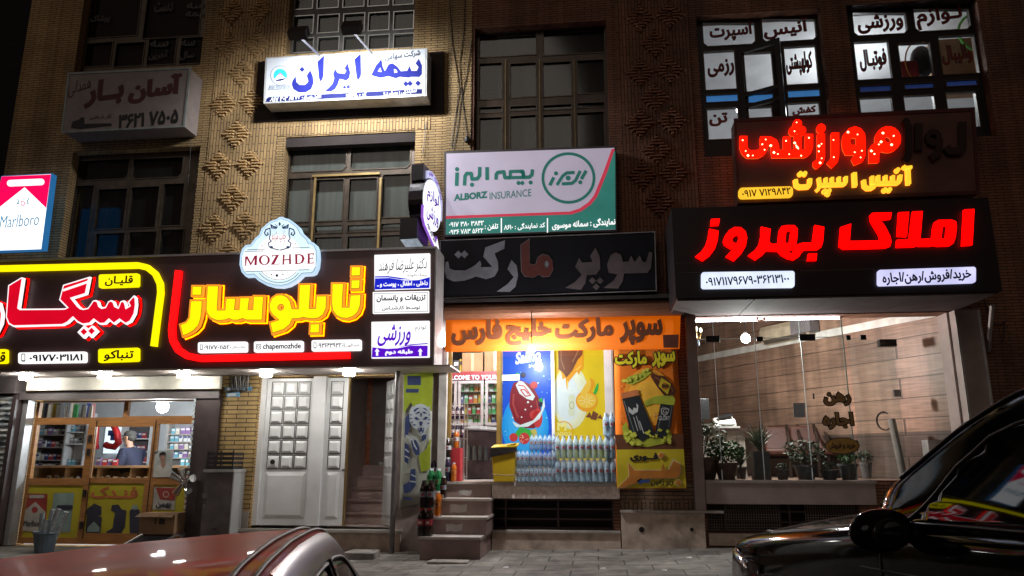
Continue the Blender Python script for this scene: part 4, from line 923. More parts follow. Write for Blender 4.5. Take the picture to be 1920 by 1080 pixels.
text(gb, '۰۹۱۷ ۳۸۰ ۳۸۴۲', 842,415,907,424, GY-.018, WG_, bold=.02, sk=.01); text(gb, '۰۹۳۶ ۷۸۳ ۵۶۲۲', 842,429,906,438, GY-.018, WG_, bold=.02, sk=.01); text(gb, 'تلفن :', 909,419,934,432, GY-.018, WG_, bold=.02); text(gb, 'کد نمایندگی : ۸۶۱۰', 945,418,1022,431, GY-.018, WG_, bold=.02, sk=.02); text(gb, 'نمایندگی : سمانه موسوی', 1035,411,1154,428, GY-.018, WG_, bold=.03, sk=.03)
for x in (940,1026.5): flat(gb, 'divider', WG_, [rrect(x-1,409,x+1,436,.3)], GY-.018)

# ---------------- unlit black supermarket sign
kb = thing('shop_sign', 'unlit black supermarket sign with grey cut-out letters and one dark red word', 'sign', (-.75, 10.15, 3.2))
KY = 10.12; K6 = lambda p: zz(p, 4.571, 820, 430)
flat(kb, 'board', M('black acrylic', (.010,.010,.014), .3, var=.1, spec=.12), [[(825,450),(824,560),(1231,545),(1228,434)]], KY, .2)
flat(kb, 'pale_edge', M('pale edge strip', (.22,.20,.20), .4), [[(824.5,450),(823.5,560.5),(1231.5,545.5),(1228.5,433.5)], ('h', [(826,451.5),(825.3,559),(1230,544),(1227,435)])], KY-.008, .008)
GREYL = M('grey letter film', (.23,.23,.27), .5, var=.4, scale=3); GREYD = M('dull letter film', (.10,.075,.08), .6, var=.4, scale=3)
for mt, g_ in ((GREYL, [[(72,280),(92,275),(105,335),(150,352),(240,352),(320,310),(365,268),(378,300),(370,325),(470,322),(395,235),(410,155),(580,93),(575,165),(490,205),(520,280),(522,350),(490,402),(420,427),(330,403),(230,440),(140,447),(80,420),(62,350)], dia(180,216,34), dia(233,214,34)]), (GREYL, [[(600,340),(635,263),(680,310),(692,400),(670,490),(620,537),(510,532),(600,470),(655,410)]]),
    (GREYD, [[(1310,228),(1355,158),(1392,230),(1397,340),(1360,387),(1280,390),(1270,460),(1230,517),(1095,502),(1180,450),(1238,390),(1182,320),(1215,243),(1240,285),(1330,280)], dia(1330,440,30), dia(1395,440,30), dia(1362,492,30)]), (GREYD, [[(1455,300),(1485,220),(1530,198),(1575,220),(1590,280),(1640,275),(1660,225),(1690,280),(1735,225),(1760,280),(1790,280),(1815,193),(1842,200),(1832,330),(1800,372),(1600,378),(1590,440),(1550,507),(1425,502),(1510,440),(1545,385),(1468,372)]])):
    flat(kb, 'lettering', mt, [K6(p) for p in g_], KY-.006)
MA = [(715,135),(788,83),(790,290),(818,307),(848,295),(860,245),(900,215),(950,225),(985,270),(992,340),(960,400),(910,407),(870,385),(820,412),(750,402),(722,360)]
flat(kb, 'letter_edge', GREYL, [K6(MA)], KY-.005, .003, grow=.006); flat(kb, 'red_lettering', M('dark red acrylic', (.11,.018,.016), .35), [K6(MA), ('h', K6(disc(935,300,20,12,32)))], KY-.010)
# shutter box below it
sx = thing('roller_shutter', 'brown roller shutter box above the orange supermarket banner', 'shutter', (-.9, 10.2, 3.1))
q0 = P(832,580,10.12)[0]; q1 = P(1279,580,10.12)[0]; zt = P(1050,567,10.12)[1]; zl = P(1050,592,10.12)[1]
MB().cyl((q0,10.22,(zt+zl)/2), (q1,10.22,(zt+zl)/2), (zt-zl)/2+.02, None, 16).build('roll', M('rust brown slats', (.22,.09,.045), .5, .2, var=.3, scale=10, stretch=(1,4,14)), sx)
m = MB(); m.box(q0-.02, q1+.02, 10.10, FY-.01, zt+.035, zt+.075); m.box(q0-.05,q0-.02,10.10,FY-.01,zl-.02,zt+.075); m.box(q1+.02,q1+.05,10.10,FY-.01,zl-.02,zt+.075); m.build('hood', DSTEEL, sx)
m = MB(); m.box(q0-.06, q1+.03, FY-.09, FY-.004, zt+.09, zt+.13); m.build('pale_strip', M('old paint', (.35,.31,.28), .7), sx)

# ---------------- orange supermarket banner
def cloth(name, outline, Y, mat, parent, nx=24, nz=6, amp=.02, freq=9):
    (xa,ya),(xb,yb),(xc,yc),(xd,yd) = outline   # TL TR BR BL pixels
    vs = []; fs = []
    for j in range(nz+1):
        for i in range(nx+1):
            u, v = i/nx, j/nz
            px = (xa*(1-u)+xb*u)*(1-v)+(xd*(1-u)+xc*u)*v; py = (ya*(1-u)+yb*u)*(1-v)+(yd*(1-u)+yc*u)*v
            X, Z = P(px, py, Y); vs.append((X, Y + amp*math.sin(u*freq+v*2.2)*(.3+.7*v), Z))
    for j in range(nz):
        for i in range(nx): k = j*(nx+1)+i; fs.append((k, k+nx+1, k+nx+2, k+1))
    o = MB().add(vs, fs).build(name, mat, parent, smooth=True)
    md = o.modifiers.new('solid', 'SOLIDIFY'); md.thickness = .004; md.offset = 1
    return o
ob = thing('shop_banner', 'orange cloth banner with brown supermarket lettering under the shutter box', 'banner', (-.9, 10.25, 2.7))
OY = 10.20
ORG_GLOW = M('orange cloth', (.70,.17,.012), .7, emi=(1.0,.17,.0), es=.42, var=.15, scale=2)  # glow in the cloth paints even lamp light across the banner
cloth('cloth', [(836,596),(1276,592),(1274,654),(835,660)], OY, ORG_GLOW, ob, 30, 4, .006, 6)
BRT = M('brown print', (.16,.045,.015), .6)
text(ob, 'سوپر', 1161,598,1243,647, OY-.012, BRT, bold=.055); text(ob, 'مارکت', 1040,596,1150,643, OY-.012, BRT, bold=.055, sk=.03); text(ob, 'خلیج', 948,597,1034,648, OY-.012, BRT, bold=.055); text(ob, 'فارس', 846,599,942,648, OY-.012, BRT, bold=.055)
flat(ob, 'folded_patch', M('brown patch', (.14,.035,.02), .6), [[(1243,628),(1273,627),(1272,652),(1244,652)]], OY-.010, .003)

# ---------------- black box sign of the estate office
eb = thing('shop_signboard', 'big black box sign with red glowing letters over the glass fronted office', 'sign', (2.95, 9.3, 3.12))
EY = 9.3; EX0, EX1 = P(1263,470,EY)[0], P(1868,470,EY)[0]
MB().box(EX0, EX1, EY, FY-.02, 3.125, 4.31).build('housing', M('black composite panel', (.014,.010,.012), .4, var=.2, scale=2), eb)
m = MB()
for a in np.arange(EX0+.02, EX1-.3, .94): m.box(a, a+.93, EY+.03, FY-.03, 3.095, 3.123)
m.build('soffit', M('brown grey soffit', (.11,.085,.085), .9, spec=.1, var=.15, scale=2), eb)
m = MB()
for px0, px1, py in ((1270,1312,512),(1500,1640,508),(1262,1300,494),(1495,1515,488)): q = P(px0,py,EY-.002); r_ = P(px1,py-2,EY-.002); MB().box(q[0], r_[0], EY-.003, EY-.0005, q[1]-.002, q[1]+.003).build('panel_seam', M('seam', (.12,.12,.12), .5), eb)
e4 = lambda p: zz(p, 6.857, 1290, 380); e5 = lambda p: zz(p, 6.857, 1560, 380); EL = EY-.06
RED2 = E('red office letters', (1.0,.0,.0), 2.6, var=.6, scale=5)
BEH = [[(940,308),(1064,335),(1047,505),(1080,530),(1158,526),(1165,430),(1175,350),(1205,300),(1280,287),(1370,289),(1412,332),(1408,430),(1392,540),(1362,592),(1285,626),(1345,660),(1362,580),(1410,535),(1470,515),(1602,513),(1632,286),(1752,310),(1737,500),(1715,570),(1670,600),(1500,606),(1462,640),(1430,690),(1360,734),(1280,715),(1200,670),(1158,622),(1010,617),(960,670),(870,734),(775,675),(860,610),(915,530),(938,430)], ('h', [(1250,515),(1262,390),(1285,360),(1325,357),(1318,440),(1300,520)])]
for pr, g_ in ((e4, [[(300,209),(410,205),(396,286),(290,291)]]), (e4, [[(275,334),(394,360),(382,480),(347,590),(280,680),(190,747),(95,690),(170,630),(225,550),(260,440)]]),
    (e4, [[(453,490),(478,420),(530,350),(600,311),(680,315),(740,365),(762,450),(742,560),(690,650),(592,747),(488,690),(575,600),(530,580),(470,540)], ('h', [(570,470),(600,425),(640,411),(657,440),(645,490),(620,522),(580,507)])]),
    (e4, BEH), (e4, [[(1550,655),(1660,650),(1652,740),(1538,742)]]),
    (e5, [[(115,310),(247,268),(230,491),(625,485),(605,410),(500,235),(493,160),(520,130),(770,124),(757,208),(630,223),(690,310),(750,430),(767,500),(750,560),(690,580),(150,595),(95,560)]]),
    (e5, [[(862,122),(992,117),(963,432),(843,426)]]),
    (e5, [[(1042,112),(1167,107),(1137,465),(1290,460),(1303,330),(1325,245),(1370,220),(1540,217),(1597,240),(1607,300),(1592,440),(1565,520),(1520,552),(1360,557),(1312,545),(1270,556),(1120,557),(1100,550),(1060,565),(833,571),(840,475),(1000,466),(1020,300)], ('h', [(1405,457),(1425,310),(1445,298),(1482,295),(1470,440),(1440,460)])]),
    (e5, [[(1702,87),(1832,80),(1807,541),(1678,550)]])):
    raised(eb, 'lettering', [('h', pr(p[1])) if isinstance(p, tuple) else pr(p) for p in g_], RED2, EL, EY, side=DARKRED)
CWL = E('cool white lit plate', (.72,.80,1.0), 1.15, var=.2, scale=5)
p = pill(eb, 1315,509,1490,540,5,2.5, EY, CWL); text(p, '۰۹۱۷۱۱۷۹۶۷۹ـ۳۶۲۱۳۱۰۰'.replace('ـ','-'), 1323,517,1480,533, EY-.044, NAVY, bold=.02, sk=.02)
p = pill(eb, 1646,503,1830,533,5,6, EY, E('lilac white lit plate', (.66,.66,1.0), 1.05, var=.35, scale=4)); text(p, 'خرید/فروش/رهن/اجاره', 1654,507,1822,531, EY-.044, NAVY, bold=.03, sk=.04)
# strut carrying the box
st = tag(MB().tube([(5.16,FY-.03,2.55), (5.03,FY-.55,3.06)], .03, 6).build('sign_bracket', M('bracket paint', (.33,.28,.27), .5, .2)), 'diagonal grey metal bracket under the right end of the black sign', 'bracket')

# ---------------- sports shop neon sign above
nb_ = thing('neon_sign', 'brown panel sign with red sparkling letters and yellow letters below the lit windows', 'sign', (3.1, 9.7, 4.35))
NY = 9.72; n6 = lambda p: zz(p, 6.173, 1370, 210); n7 = lambda p: zz(p, 6.173, 1540, 210)
flat(nb_, 'panel', M('red brown panel', (.17,.075,.06), .45, var=.3, scale=2), [[(1378,224),(1385,379),(1836,362),(1826,203)]], NY, .3)
flat(nb_, 'rim', M('dark red rim', (.10,.02,.015), .45), [[(1376,222),(1383,381),(1838,364),(1828,201)], ('h', [(1381,228),(1388,374),(1832,357),(1822,208)])], NY-.015, .015)
NL = NY-.07
NRED = E('red sparkling acrylic', (1.0,.004,.0), 2.6, var=.1); AMS = E('amber letter side', (.9,.22,.04), .55, var=.3); AMB = E('amber glow strip', (1.0,.28,.02), 3.0, var=.4, scale=20)
ROG = E('red orange glow strip', (1.0,.14,.01), 2.5, var=.4, scale=20)
D_ = lambda x,y,r: disc(x,y,r,18)
for pr, g_ in ((n6, stroke([(150,277),(150,400),(170,450),(205,483),(310,483),(365,455),(390,400),(393,325)], 84, False)+stroke([(345,325),(450,325),(500,350),(517,400),(517,482)], 86, False)+stroke([(478,478),(860,475),(895,450),(910,410),(912,253)], 84, False)+stroke([(652,282),(652,440)], 80, False)+stroke([(778,262),(778,440)], 78, False)),
    (n6, [D_(775,133,50)]), (n6, [D_(727,215,50)]), (n6, [D_(822,212,52)]), (n6, stroke([(1050,250),(1050,520),(1035,570),(1000,600),(975,612)], 84, False)), (n6, [D_(1050,185,50)]), (n6, stroke([(1213,238),(1213,510),(1200,560),(1150,612)], 84, False)),
    (n7, [[(245,330),(262,255),(320,190),(390,165),(460,190),(505,250),(514,330),(512,500),(480,570),(390,607),(355,540),(392,487),(290,487),(255,420)], ('h', [(330,340),(345,300),(370,285),(410,290),(410,382),(350,382)])]),
    (n7, [D_(775,312,148), [(560,420),(590,375),(660,340),(720,440),(670,470),(668,577),(560,582)], ('h', D_(775,315,40))])):
    raised(nb_, 'lettering', [('h', pr(p[1])) if isinstance(p, tuple) else pr(p) for p in g_], NRED, NL, NY, side=AMS, led=ROG, ledw=-.004)
sp = MB()
for pr, pts in ((n6, ((138,328),(405,320),(365,375),(463,390),(392,438),(173,453),(200,505),(255,505),(640,335),(740,360),(757,388),(768,408),(782,425),(677,490),(545,487),(815,507),(905,300),(762,122),(738,225),(1050,370),(1020,395),(1020,457),(1052,538),(1035,590),(1188,325),(1193,525),(500,470))), (n7, ((712,245),(690,347),(663,377),(812,380),(577,452),(613,487),(418,262),(385,467),(453,527),(308,235),(468,450),(836,278)))):
    for q in pr(pts): x, z = P(q[0], q[1], NL); r_ = random.choice((.010,.012,.018)); sp.add([(x-r_,NL-.005,z),(x,NL-.005,z-r_),(x+r_,NL-.005,z),(x,NL-.005,z+r_)], [(0,1,2,3)])
sp.build('spark_lights', E('spark lights', (1,.75,.35), 5, var=.1), nb_)
YL2 = E('yellow letter face', (1.0,.58,.03), 1.2, var=.2)
for g_ in ([n7(p) for p in stroke([(1012,668),(1020,828)], 44, False)], [n7(p) for p in stroke([(955,622),(985,640),(1055,632)], 32, False)],
    [n7(p) for p in stroke([(925,722),(918,790),(890,812),(640,818),(625,850),(590,872),(540,875),(508,850),(500,780)], 38, False)+stroke([(838,728),(836,810)], 36, False)+stroke([(752,728),(752,810)], 36, False)+stroke([(667,728),(667,810)], 36, False)+stroke([(597,735),(600,830)], 36, False)],
    [n7(D_(890,665,26))], [n7(D_(742,895,26)), n7(D_(796,893,26))], [n7(p) for p in stroke([(390,695),(398,852)], 46, False)],
    [n7(p) for p in stroke([(292,740),(290,810),(265,828),(0,838)], 36, False)+stroke([(212,745),(212,830)], 34, False)+stroke([(132,750),(132,830)], 34, False)+stroke([(60,755),(60,830)], 34, False)]+[n6(p) for p in stroke([(1060,830),(1040,838),(1028,755)], 36, False)+stroke([(1040,838),(1030,875),(1000,900)], 32, False)],
    [n6(D_(1095,908,25)), n6(D_(1146,905,25)), n6(D_(1130,950,25))], [n6(p) for p in stroke([(757,775),(765,840),(800,860),(900,855),(922,830),(925,765)], 44, False)], [n6(D_(810,706,25)), n6(D_(864,706,25))]):
    raised(nb_, 'lettering', g_, YL2, NL, NY, side=AMS, led=AMB, ledw=.004)
p = flat(nb_, 'lit_plate', E('amber lit plate', (1.0,.55,.03), 1.1, var=.2), [rrect(1385,350.5,1487,371,7,3)], NL, .04); text(p, '۰۹۱۷ ۷۱۲۹۸۴۲', 1391,353.5,1483,367, NL-.004, M('brown digit print', (.12,.02,.0), .5), bold=.02, sk=.02)
DEAD = M('unlit letter', (.035,.012,.010), .4)
raised(nb_, 'unlit_lettering', [n7(p) for p in stroke([(1010,140),(1010,480),(990,540),(960,560)], 90, False)]+[n7(D_(985,110,44))], DEAD, NL, NY); raised(nb_, 'unlit_lettering', [n7(p) for p in stroke([(1130,130),(1130,440)], 85, False)], DEAD, NL, NY)
raised(nb_, 'unlit_lettering', [n7(disc(1300,290,95,20)), ('h', n7(disc(1300,290,35,14)))]+[n7(p) for p in stroke([(1370,300),(1360,470),(1270,530)], 80, False)], DEAD, NL, NY); raised(nb_, 'unlit_lettering', [n7(p) for p in stroke([(1640,110),(1640,400),(1600,450),(1490,450),(1450,400)], 85, False)], DEAD, NL, NY)

# ---------------- round projecting sign
pj = thing('projecting_sign', 'black drum shaped projecting sign with a glowing white round face and an arrow below', 'sign', (-2.3, 9.95, 3.9))
pc = P(803,385,9.92); PX = P(809,385,9.92)[0]; PZ = pc[1]; PYC = 9.95; PR_ = .37
m = MB(); m.cyl((PX-.21,PYC,PZ), (PX,PYC,PZ), PR_+.02, None, 36); m.build('drum', M('black gloss drum', (.018,.010,.014), .2), pj)
m = MB(); m.box(PX-.20, PX-.02, PYC-.32, PYC-.1, PZ+.28, PZ+.52); m.build('ballast_box', M('black sign box', (.016,.011,.014), .3), pj); m = MB(); m.box(PX-.31, PX-.06, PYC-.40, PYC+.05, PZ-.60, PZ-.30); m.build('ballast_box', M('black sign box', (.016,.011,.014), .3), pj)
def xplane(polys, x, th, mat, name, parent=pj):
    mb = MB(); slab(mb, polys, 0, th); mb.v = [(x - y, xx, z) for xx, y, z in mb.v]; return mb.build(name, mat, parent)
xplane([disc(PYC,PZ,PR_,36)], PX+.012, .012, E('white lit disc', (.88,.95,1), 1.25, var=.1), 'face')
PUR = E('violet lit lettering', (.16,.03,.45), .6)
def xtext(s, yc, zc, wd, ht, mat, x, bold=.02, rtl=True, rot=0):
    L0 = loops(s, rtl); L0 = [offset(p, bold) for p in L0]; a = np.array([q for p in L0 for q in p]); lo, hi = a.min(0), a.max(0); c, s_ = math.cos(rot), math.sin(rot)
    out = []
    for p in L0:
        r_ = []
        for q in p:
            u = ((q[0]-lo[0])/(hi[0]-lo[0])-.5)*wd; v = ((q[1]-lo[1])/(hi[1]-lo[1])-.5)*ht; r_.append((yc+u*c-v*s_, zc+u*s_+v*c))
        out.append(r_)
    xplane(out, x, .003, mat, 'lettering')
xtext('لوازم', PYC+.01, PZ+.11, .50, .24, PUR, PX+.016); xtext('ورزشی', PYC+.01, PZ-.15, .50, .25, PUR, PX+.016)
ring = [(PYC+(PR_+.13)*math.cos(R(a)), PZ+(PR_+.13)*math.sin(R(a))) for a in range(-10,126,8)]+[(PYC+(PR_+.03)*math.cos(R(a)), PZ+(PR_+.03)*math.sin(R(a))) for a in range(125,-12,-8)]
xplane([ring], PX+.004, .05, E('lilac lit band', (.62,.62,.95), .8, var=.3, scale=20), 'arc_band')
for a, s in ((100,'لوازم'),(70,'انواع'),(40,'ورزش')): xtext(s, PYC+(PR_+.08)*math.cos(R(a)), PZ+(PR_+.08)*math.sin(R(a)), .17, .07, PUR, PX+.009, rot=R(a-90))
ar = [(-.40,.06),(-.40,.24),(-.27,.20),(-.27,.09),(.16,-.12),(.20,-.04),(.33,-.24),(.12,-.36),(.14,-.25),(-.32,-.03)]
xplane([ccw([(PYC+a, PZ-.36+b) for a, b in ar])], PX+.02, .03, E('violet lit edge', (.35,.12,.75), .6), 'arrow_edge')
xplane([offset(ccw([(PYC+a, PZ-.36+b) for a, b in ar]), -.018)], PX+.026, .004, E('white lit arrow', (.95,.95,1), 1.2), 'arrow_face')
xtext('۰۹۱۷ ۷۱۲۹۸۴۲', PYC-.06, PZ-.44, .42, .075, NAVY, PX+.030, rot=R(-26))
m = MB(); m.add([(PX-.30,PYC-.40,PZ-.60),(PX-.05,PYC-.40,PZ-.60),(PX+.0,PYC+.28,PZ-.82),(PX-.25,PYC+.28,PZ-.82)], [(0,1,2,3)]); m.build('under_plate', E('pale lit under plate', (.55,.65,.75), .45, var=.5, scale=14), pj)
m = MB(); m.tube([(PX-.12,PYC-.2,PZ+.52),(PX-.12,PYC-.2,PZ+.545),(PX-.12,FY,PZ+.545)], .02, 8); m.tube([(PX-.16,PYC,PZ-.62),(PX-.10,PYC+.1,PZ-.84),(PX-.10,FY,PZ-.84)], .02, 8); m.build('wall_arm', STEEL, pj)
pj.rotation_euler[2] = R(-7)
# ================================================================ lamps inside
def lamp_in(name, label, X, Y, Z, r, vis, energy, color=(1,.97,.92), group=None, ceil=None):
    t = thing(name, label, 'lamp', (X, Y, Z), group)
    MB().lathe((X,Y,Z-r), [(r*.35,0),(r*.85,r*.35),(r,r),(r*.8,r*1.6),(r*.4,r*1.9)], 16).build('globe', E('lamp globe %g' % vis, color, vis, var=.02), t, smooth=True)
    MB().cyl((X,Y,Z+r*.9),(X,Y,Z+r*1.3), r*.4, r*.35, 10).build('socket', CANM, t)
    if ceil: MB().cyl((X,Y,Z+r*1.3),(X,Y,ceil), .006).build('cord', BLACK, t)
    L_ = bpy.data.lights.new(name+'_light', 'POINT'); L_.energy = energy; L_.color = color; L_.shadow_soft_size = r*1.3
    o = bpy.data.objects.new(name+'_light', L_); COL.objects.link(o); o.parent = t; o.location = (0, -.02, -r*1.8)
    return t
x, z = P(305, 762, 11.6); lamp_in('globe_lamp', 'bright white globe lamp hanging inside the shop behind the right transom pane', x, 11.6, z, .10, 14, 130, (.93,.96,1.0), ceil=2.44)
x, z = P(997, 654, 9.85); lamp_in('globe_lamp', 'bright bulb hanging before the orange banner above the blue poster', x, 9.85, z, .05, 30, 150, (1,.97,.96), ceil=3.12)
x, z = P(1398, 634, 11.3); lamp_in('globe_lamp', 'bright ceiling globe lamp in the office left of the wall air conditioner', x, 11.3, z, .07, 16, 270, (1,.95,.9), ceil=3.94)
x, z = P(1646, 650, 13.2); lamp_in('globe_lamp', 'small distant globe lamp in the office near the door glass', x, 13.2, z, .06, 8, 190, (1,.95,.9), ceil=3.94)
lamp_in('globe_lamp', 'globe lamp on the market ceiling above the drinks fridge', -1.9, 12.0, 3.25, .10, 10, 120, (1,.98,.95), ceil=3.59)
lamp_in('globe_lamp', 'globe lamp on the market ceiling behind the posters', -.4, 11.6, 3.25, .10, 10, 130, (1,.98,.95), ceil=3.59)
x, z = P(1386, 206, 10.85); lamp_in('globe_lamp', 'small glaring lamp behind the lowest left pane of the left lit window', x, 10.85, z, .045, 22, 8, (.95,.97,1.0), ceil=z+.12)
x = P(1572, 60, 12.4)[0]; lamp_in('globe_lamp', 'ceiling lamp of the sports room between the two lit windows', x, 12.4, 7.5, .14, 8, 80, (.95,.97,1.0), ceil=7.98)
tb = E('tube glow', (.86,.88,1.0), 30, var=.02)
for a, b, lb in (((1284,602),(1421,599),'left fluorescent tube along the top of the office glass'),((1431,598.5),(1577,596),'right fluorescent tube along the top of the office glass')):
    Yt = FY+.18; p0 = P(*a, Yt); p1 = P(*b, Yt); zt_ = (p0[1]+p1[1])/2
    t = thing('tube_light', lb, 'lamp', ((p0[0]+p1[0])/2, Yt, zt_), 'fluorescent tubes over the office glass')
    MB().cyl((p0[0]+.02,Yt,zt_),(p1[0]-.02,Yt,zt_), .016, None, 8).build('tube', tb, t)
    m = MB(); m.box(p0[0], p1[0], Yt-.02, Yt+.02, zt_+.022, zt_+.045); m.box(p0[0],p0[0]+.03,Yt-.02,Yt+.02,zt_-.02,zt_+.022); m.box(p1[0]-.03,p1[0],Yt-.02,Yt+.02,zt_-.02,zt_+.022); m.build('batten', CANM, t)

# ================================================================ left shop
pal = {'cream':(.55,.50,.42),'white':(.65,.65,.66),'red':(.42,.03,.04),'navy':(.04,.06,.20),'green':(.06,.30,.10),'grey':(.25,.25,.27),'yellow':(.55,.42,.06),'purple':(.22,.12,.30),'cyan':(.12,.35,.45),'black':(.03,.03,.035),'orange':(.62,.20,.03),'pink':(.60,.25,.25)}
PM = {k: M('wrapper '+k, v, .45, var=.15, scale=12) for k, v in pal.items()}
def packet(col, w_, d_, h_, label, group, band='white'):
    t = thing('packet', label, 'packet', (0,0,0), group)
    MB().rbox(-w_/2, w_/2, -d_/2, d_/2, 0, h_, min(w_,d_)*.15, 2).build('carton', PM[col], t)
    MB().box(-w_*.40, w_*.40, -d_/2-.002, -d_/2+.001, h_*.55, h_*.85).build('print', PM[band], t)
    freeze(t); return t
def fill_row(kinds, x0, x1, y, z, gap=.012, used={}):
    x = x0
    while x < x1:
        k = random.choice(kinds)
        if k[0] not in used: used[k[0]] = packet(*k[1:]); o = used[k[0]]; o.location = (x+k[2]/2, y, z)
        else: dup(used[k[0]], (x+k[2]/2, y+random.uniform(-.01,.01), z), random.uniform(-.08,.08))
        x += k[2] + gap
GC = 'packets on the shelves of the left shop'
K = [('c1','cream',.075,.03,.10,'small cream packet standing in a row on the left shop shelf',GC),('c2','white',.065,.03,.11,'small white packet standing in a row on the left shop shelf',GC,'navy'),('c3','red',.08,.03,.10,'small red packet standing in a row on the left shop shelf',GC),('c4','navy',.07,.03,.11,'small navy packet standing in a row on the left shop shelf',GC),('c5','grey',.07,.03,.10,'small grey packet standing in a row on the left shop shelf',GC),('c6','cyan',.07,.03,.10,'small cyan packet standing in a row on the left shop shelf',GC),('c7','purple',.09,.03,.12,'small purple packet standing in a row on the left shop shelf',GC)]
SHM = M('shelf board', (.30,.27,.25), .6); SHD = M('dark shelf back', (.10,.095,.10), .7)
def shelf(label, x0, x1, Y, zs, dep, backm, boardm, kinds, top):
    t = thing('display_shelf', label, 'shelf', ((x0+x1)/2, Y, zs[0]-.03))
    MB().box(x0-.02, x1+.02, Y+dep/2, Y+dep/2+.015, zs[0]-.05, top).build('back_panel', backm, t)
    m = MB(); m.box(x0-.02, x0, Y-dep/2, Y+dep/2, zs[0]-.05, top); m.box(x1, x1+.02, Y-dep/2, Y+dep/2, zs[0]-.05, top); m.build('side_panel', boardm, t)
    for z in zs:
        MB().box(x0+.002, x1-.002, Y-dep/2, Y+dep/2-.002, z-.02, z).build('shelf_board', boardm, t)
        fill_row(kinds, x0+.02, x1-.09, Y-.02, z+.002)
    return t
q = lambda px, py, Y: P(px, py, Y)
Y1 = 12.95; x0, x1 = q(70,840,Y1)[0], q(126,840,Y1)[0]; zs = [q(100,y,Y1)[1] for y in (880,862,838,815)]
shelf('dark shelf with cigarette packets at the left of the shop', x0, x1, Y1, zs, .25, SHD, SHM, K, q(100,780,Y1)[1])
x0, x1 = q(130,840,Y1)[0], q(164,840,Y1)[0]
shelf('white shelf of small goods beside the brown door frame', x0, x1, Y1, [q(140,y,Y1)[1] for y in (872,832,810)], .25, PM['white'], PM['white'], [K[1],K[4],K[5]], q(140,775,Y1)[1])
x0, x1 = q(318,840,Y1)[0], q(366,840,Y1)[0]
shelf('grey shelf with a grid of small boxes at the right of the shop', x0, x1, Y1, [q(340,y,Y1)[1] for y in (858,842,828,814)], .2, PM['grey'], SHM, [K[1],K[5],K[6],K[6],K[0]], q(340,792,Y1)[1])
x0, x1 = q(232,840,13.4)[0], q(283,840,13.4)[0]
shelf('shelf of black and red hookah parts behind the shopkeeper', x0, x1, 13.4, [q(260,y,13.4)[1] for y in (866,846,822)], .2, SHD, PM['white'], [K[2],K[2],K[3],K[4],('c8','black',.10,.05,.13,'small black box on the shelf behind the shopkeeper',GC)], q(260,795,13.4)[1])
# bright framed board on the back wall
t = thing('picture_board', 'white framed picture board on the shop back wall beside the shopkeeper', 'picture', (*[(q(212,830,13.6)[0])], 13.6, q(212,850,13.6)[1]))
a = rect(196,797,230,850,13.6); MB().box(a[0],a[1],13.6,13.64,a[2],a[3]).build('board', E('backlit board', (.85,.92,1.0), 1.1), t)
m = MB(); m.box(a[0]+.1,a[1]-.06,13.59,13.599,a[2]+.12,a[2]+.16); m.box(a[0]+.06,a[1]-.12,13.59,13.599,a[3]-.2,a[3]-.1); m.box(a[0]+.12,a[1]-.1,13.59,13.599,a[2]+.24,a[2]+.36); m.build('print', PM['navy'], t)
# goods hanging in the transom
hg = None; GH = 'goods hanging along the shop ceiling'
xa, xb = q(66,768,12.3)[0], q(176,768,12.3)[0]; ztop = 2.40
cols = ['cream','green','grey','white','navy','pink','cream','yellow','grey','white','cyan','grey','white','cream','grey']
TPL = {}
for i in range(22):
    c = cols[i % len(cols)]; x = xa + (xb-xa)*i/21
    if c not in TPL:
        t = thing('hanging_bag', 'slim %s bag hanging from the ceiling behind the left transom pane' % c, 'bag', (0,0,0), GH)
        MB().add([(-.035,-.01,-.02),(.035,-.01,-.02),(.04,-.018,-.30),(-.04,-.018,-.30),(-.035,.01,-.02),(.035,.01,-.02),(.04,.018,-.30),(-.04,.018,-.30)], [(0,3,2,1),(4,5,6,7),(0,1,5,4),(3,7,6,2),(0,4,7,3),(1,2,6,5)]).build('pouch', PM[c], t)
        MB().cyl((0,0,-.02),(0,0,.02),.004).build('hook', STEEL, t); freeze(t); TPL[c] = t; t.location = (x,12.3,q(100,752,12.3)[1]-.02)
    else: dup(TPL[c], (x,12.3+random.uniform(-.1,.1),q(100,752,12.3)[1]-.02-random.uniform(0,.05)), random.uniform(-.5,.5))
tag(MB().box(xa-.1, xb+.6, 12.28, 12.32, q(100,750,12.3)[1], q(100,750,12.3)[1]+.02).build('hanging_rail', STEEL), 'steel rail under the shop ceiling carrying the hanging bags', 'rail')
for k, (pts, lb) in enumerate(((((181,797),(180,815),(179,832),(181,842)),'straight bundle of red hookah hose hanging in the doorway'),(((212,795),(220,812),(222,830),(214,838),(202,836),(197,833)),'looped bright red hookah hose hanging beside the shopkeeper'))):
    tag(MB().tube([(P(px,py,12.7)[0],12.7,P(px,py,12.7)[1]) for px,py in pts], .055 if k else .05, 8).build('hookah_hose', M('red hose', (.60,.015,.02), .5), smooth=True), lb, 'hose')
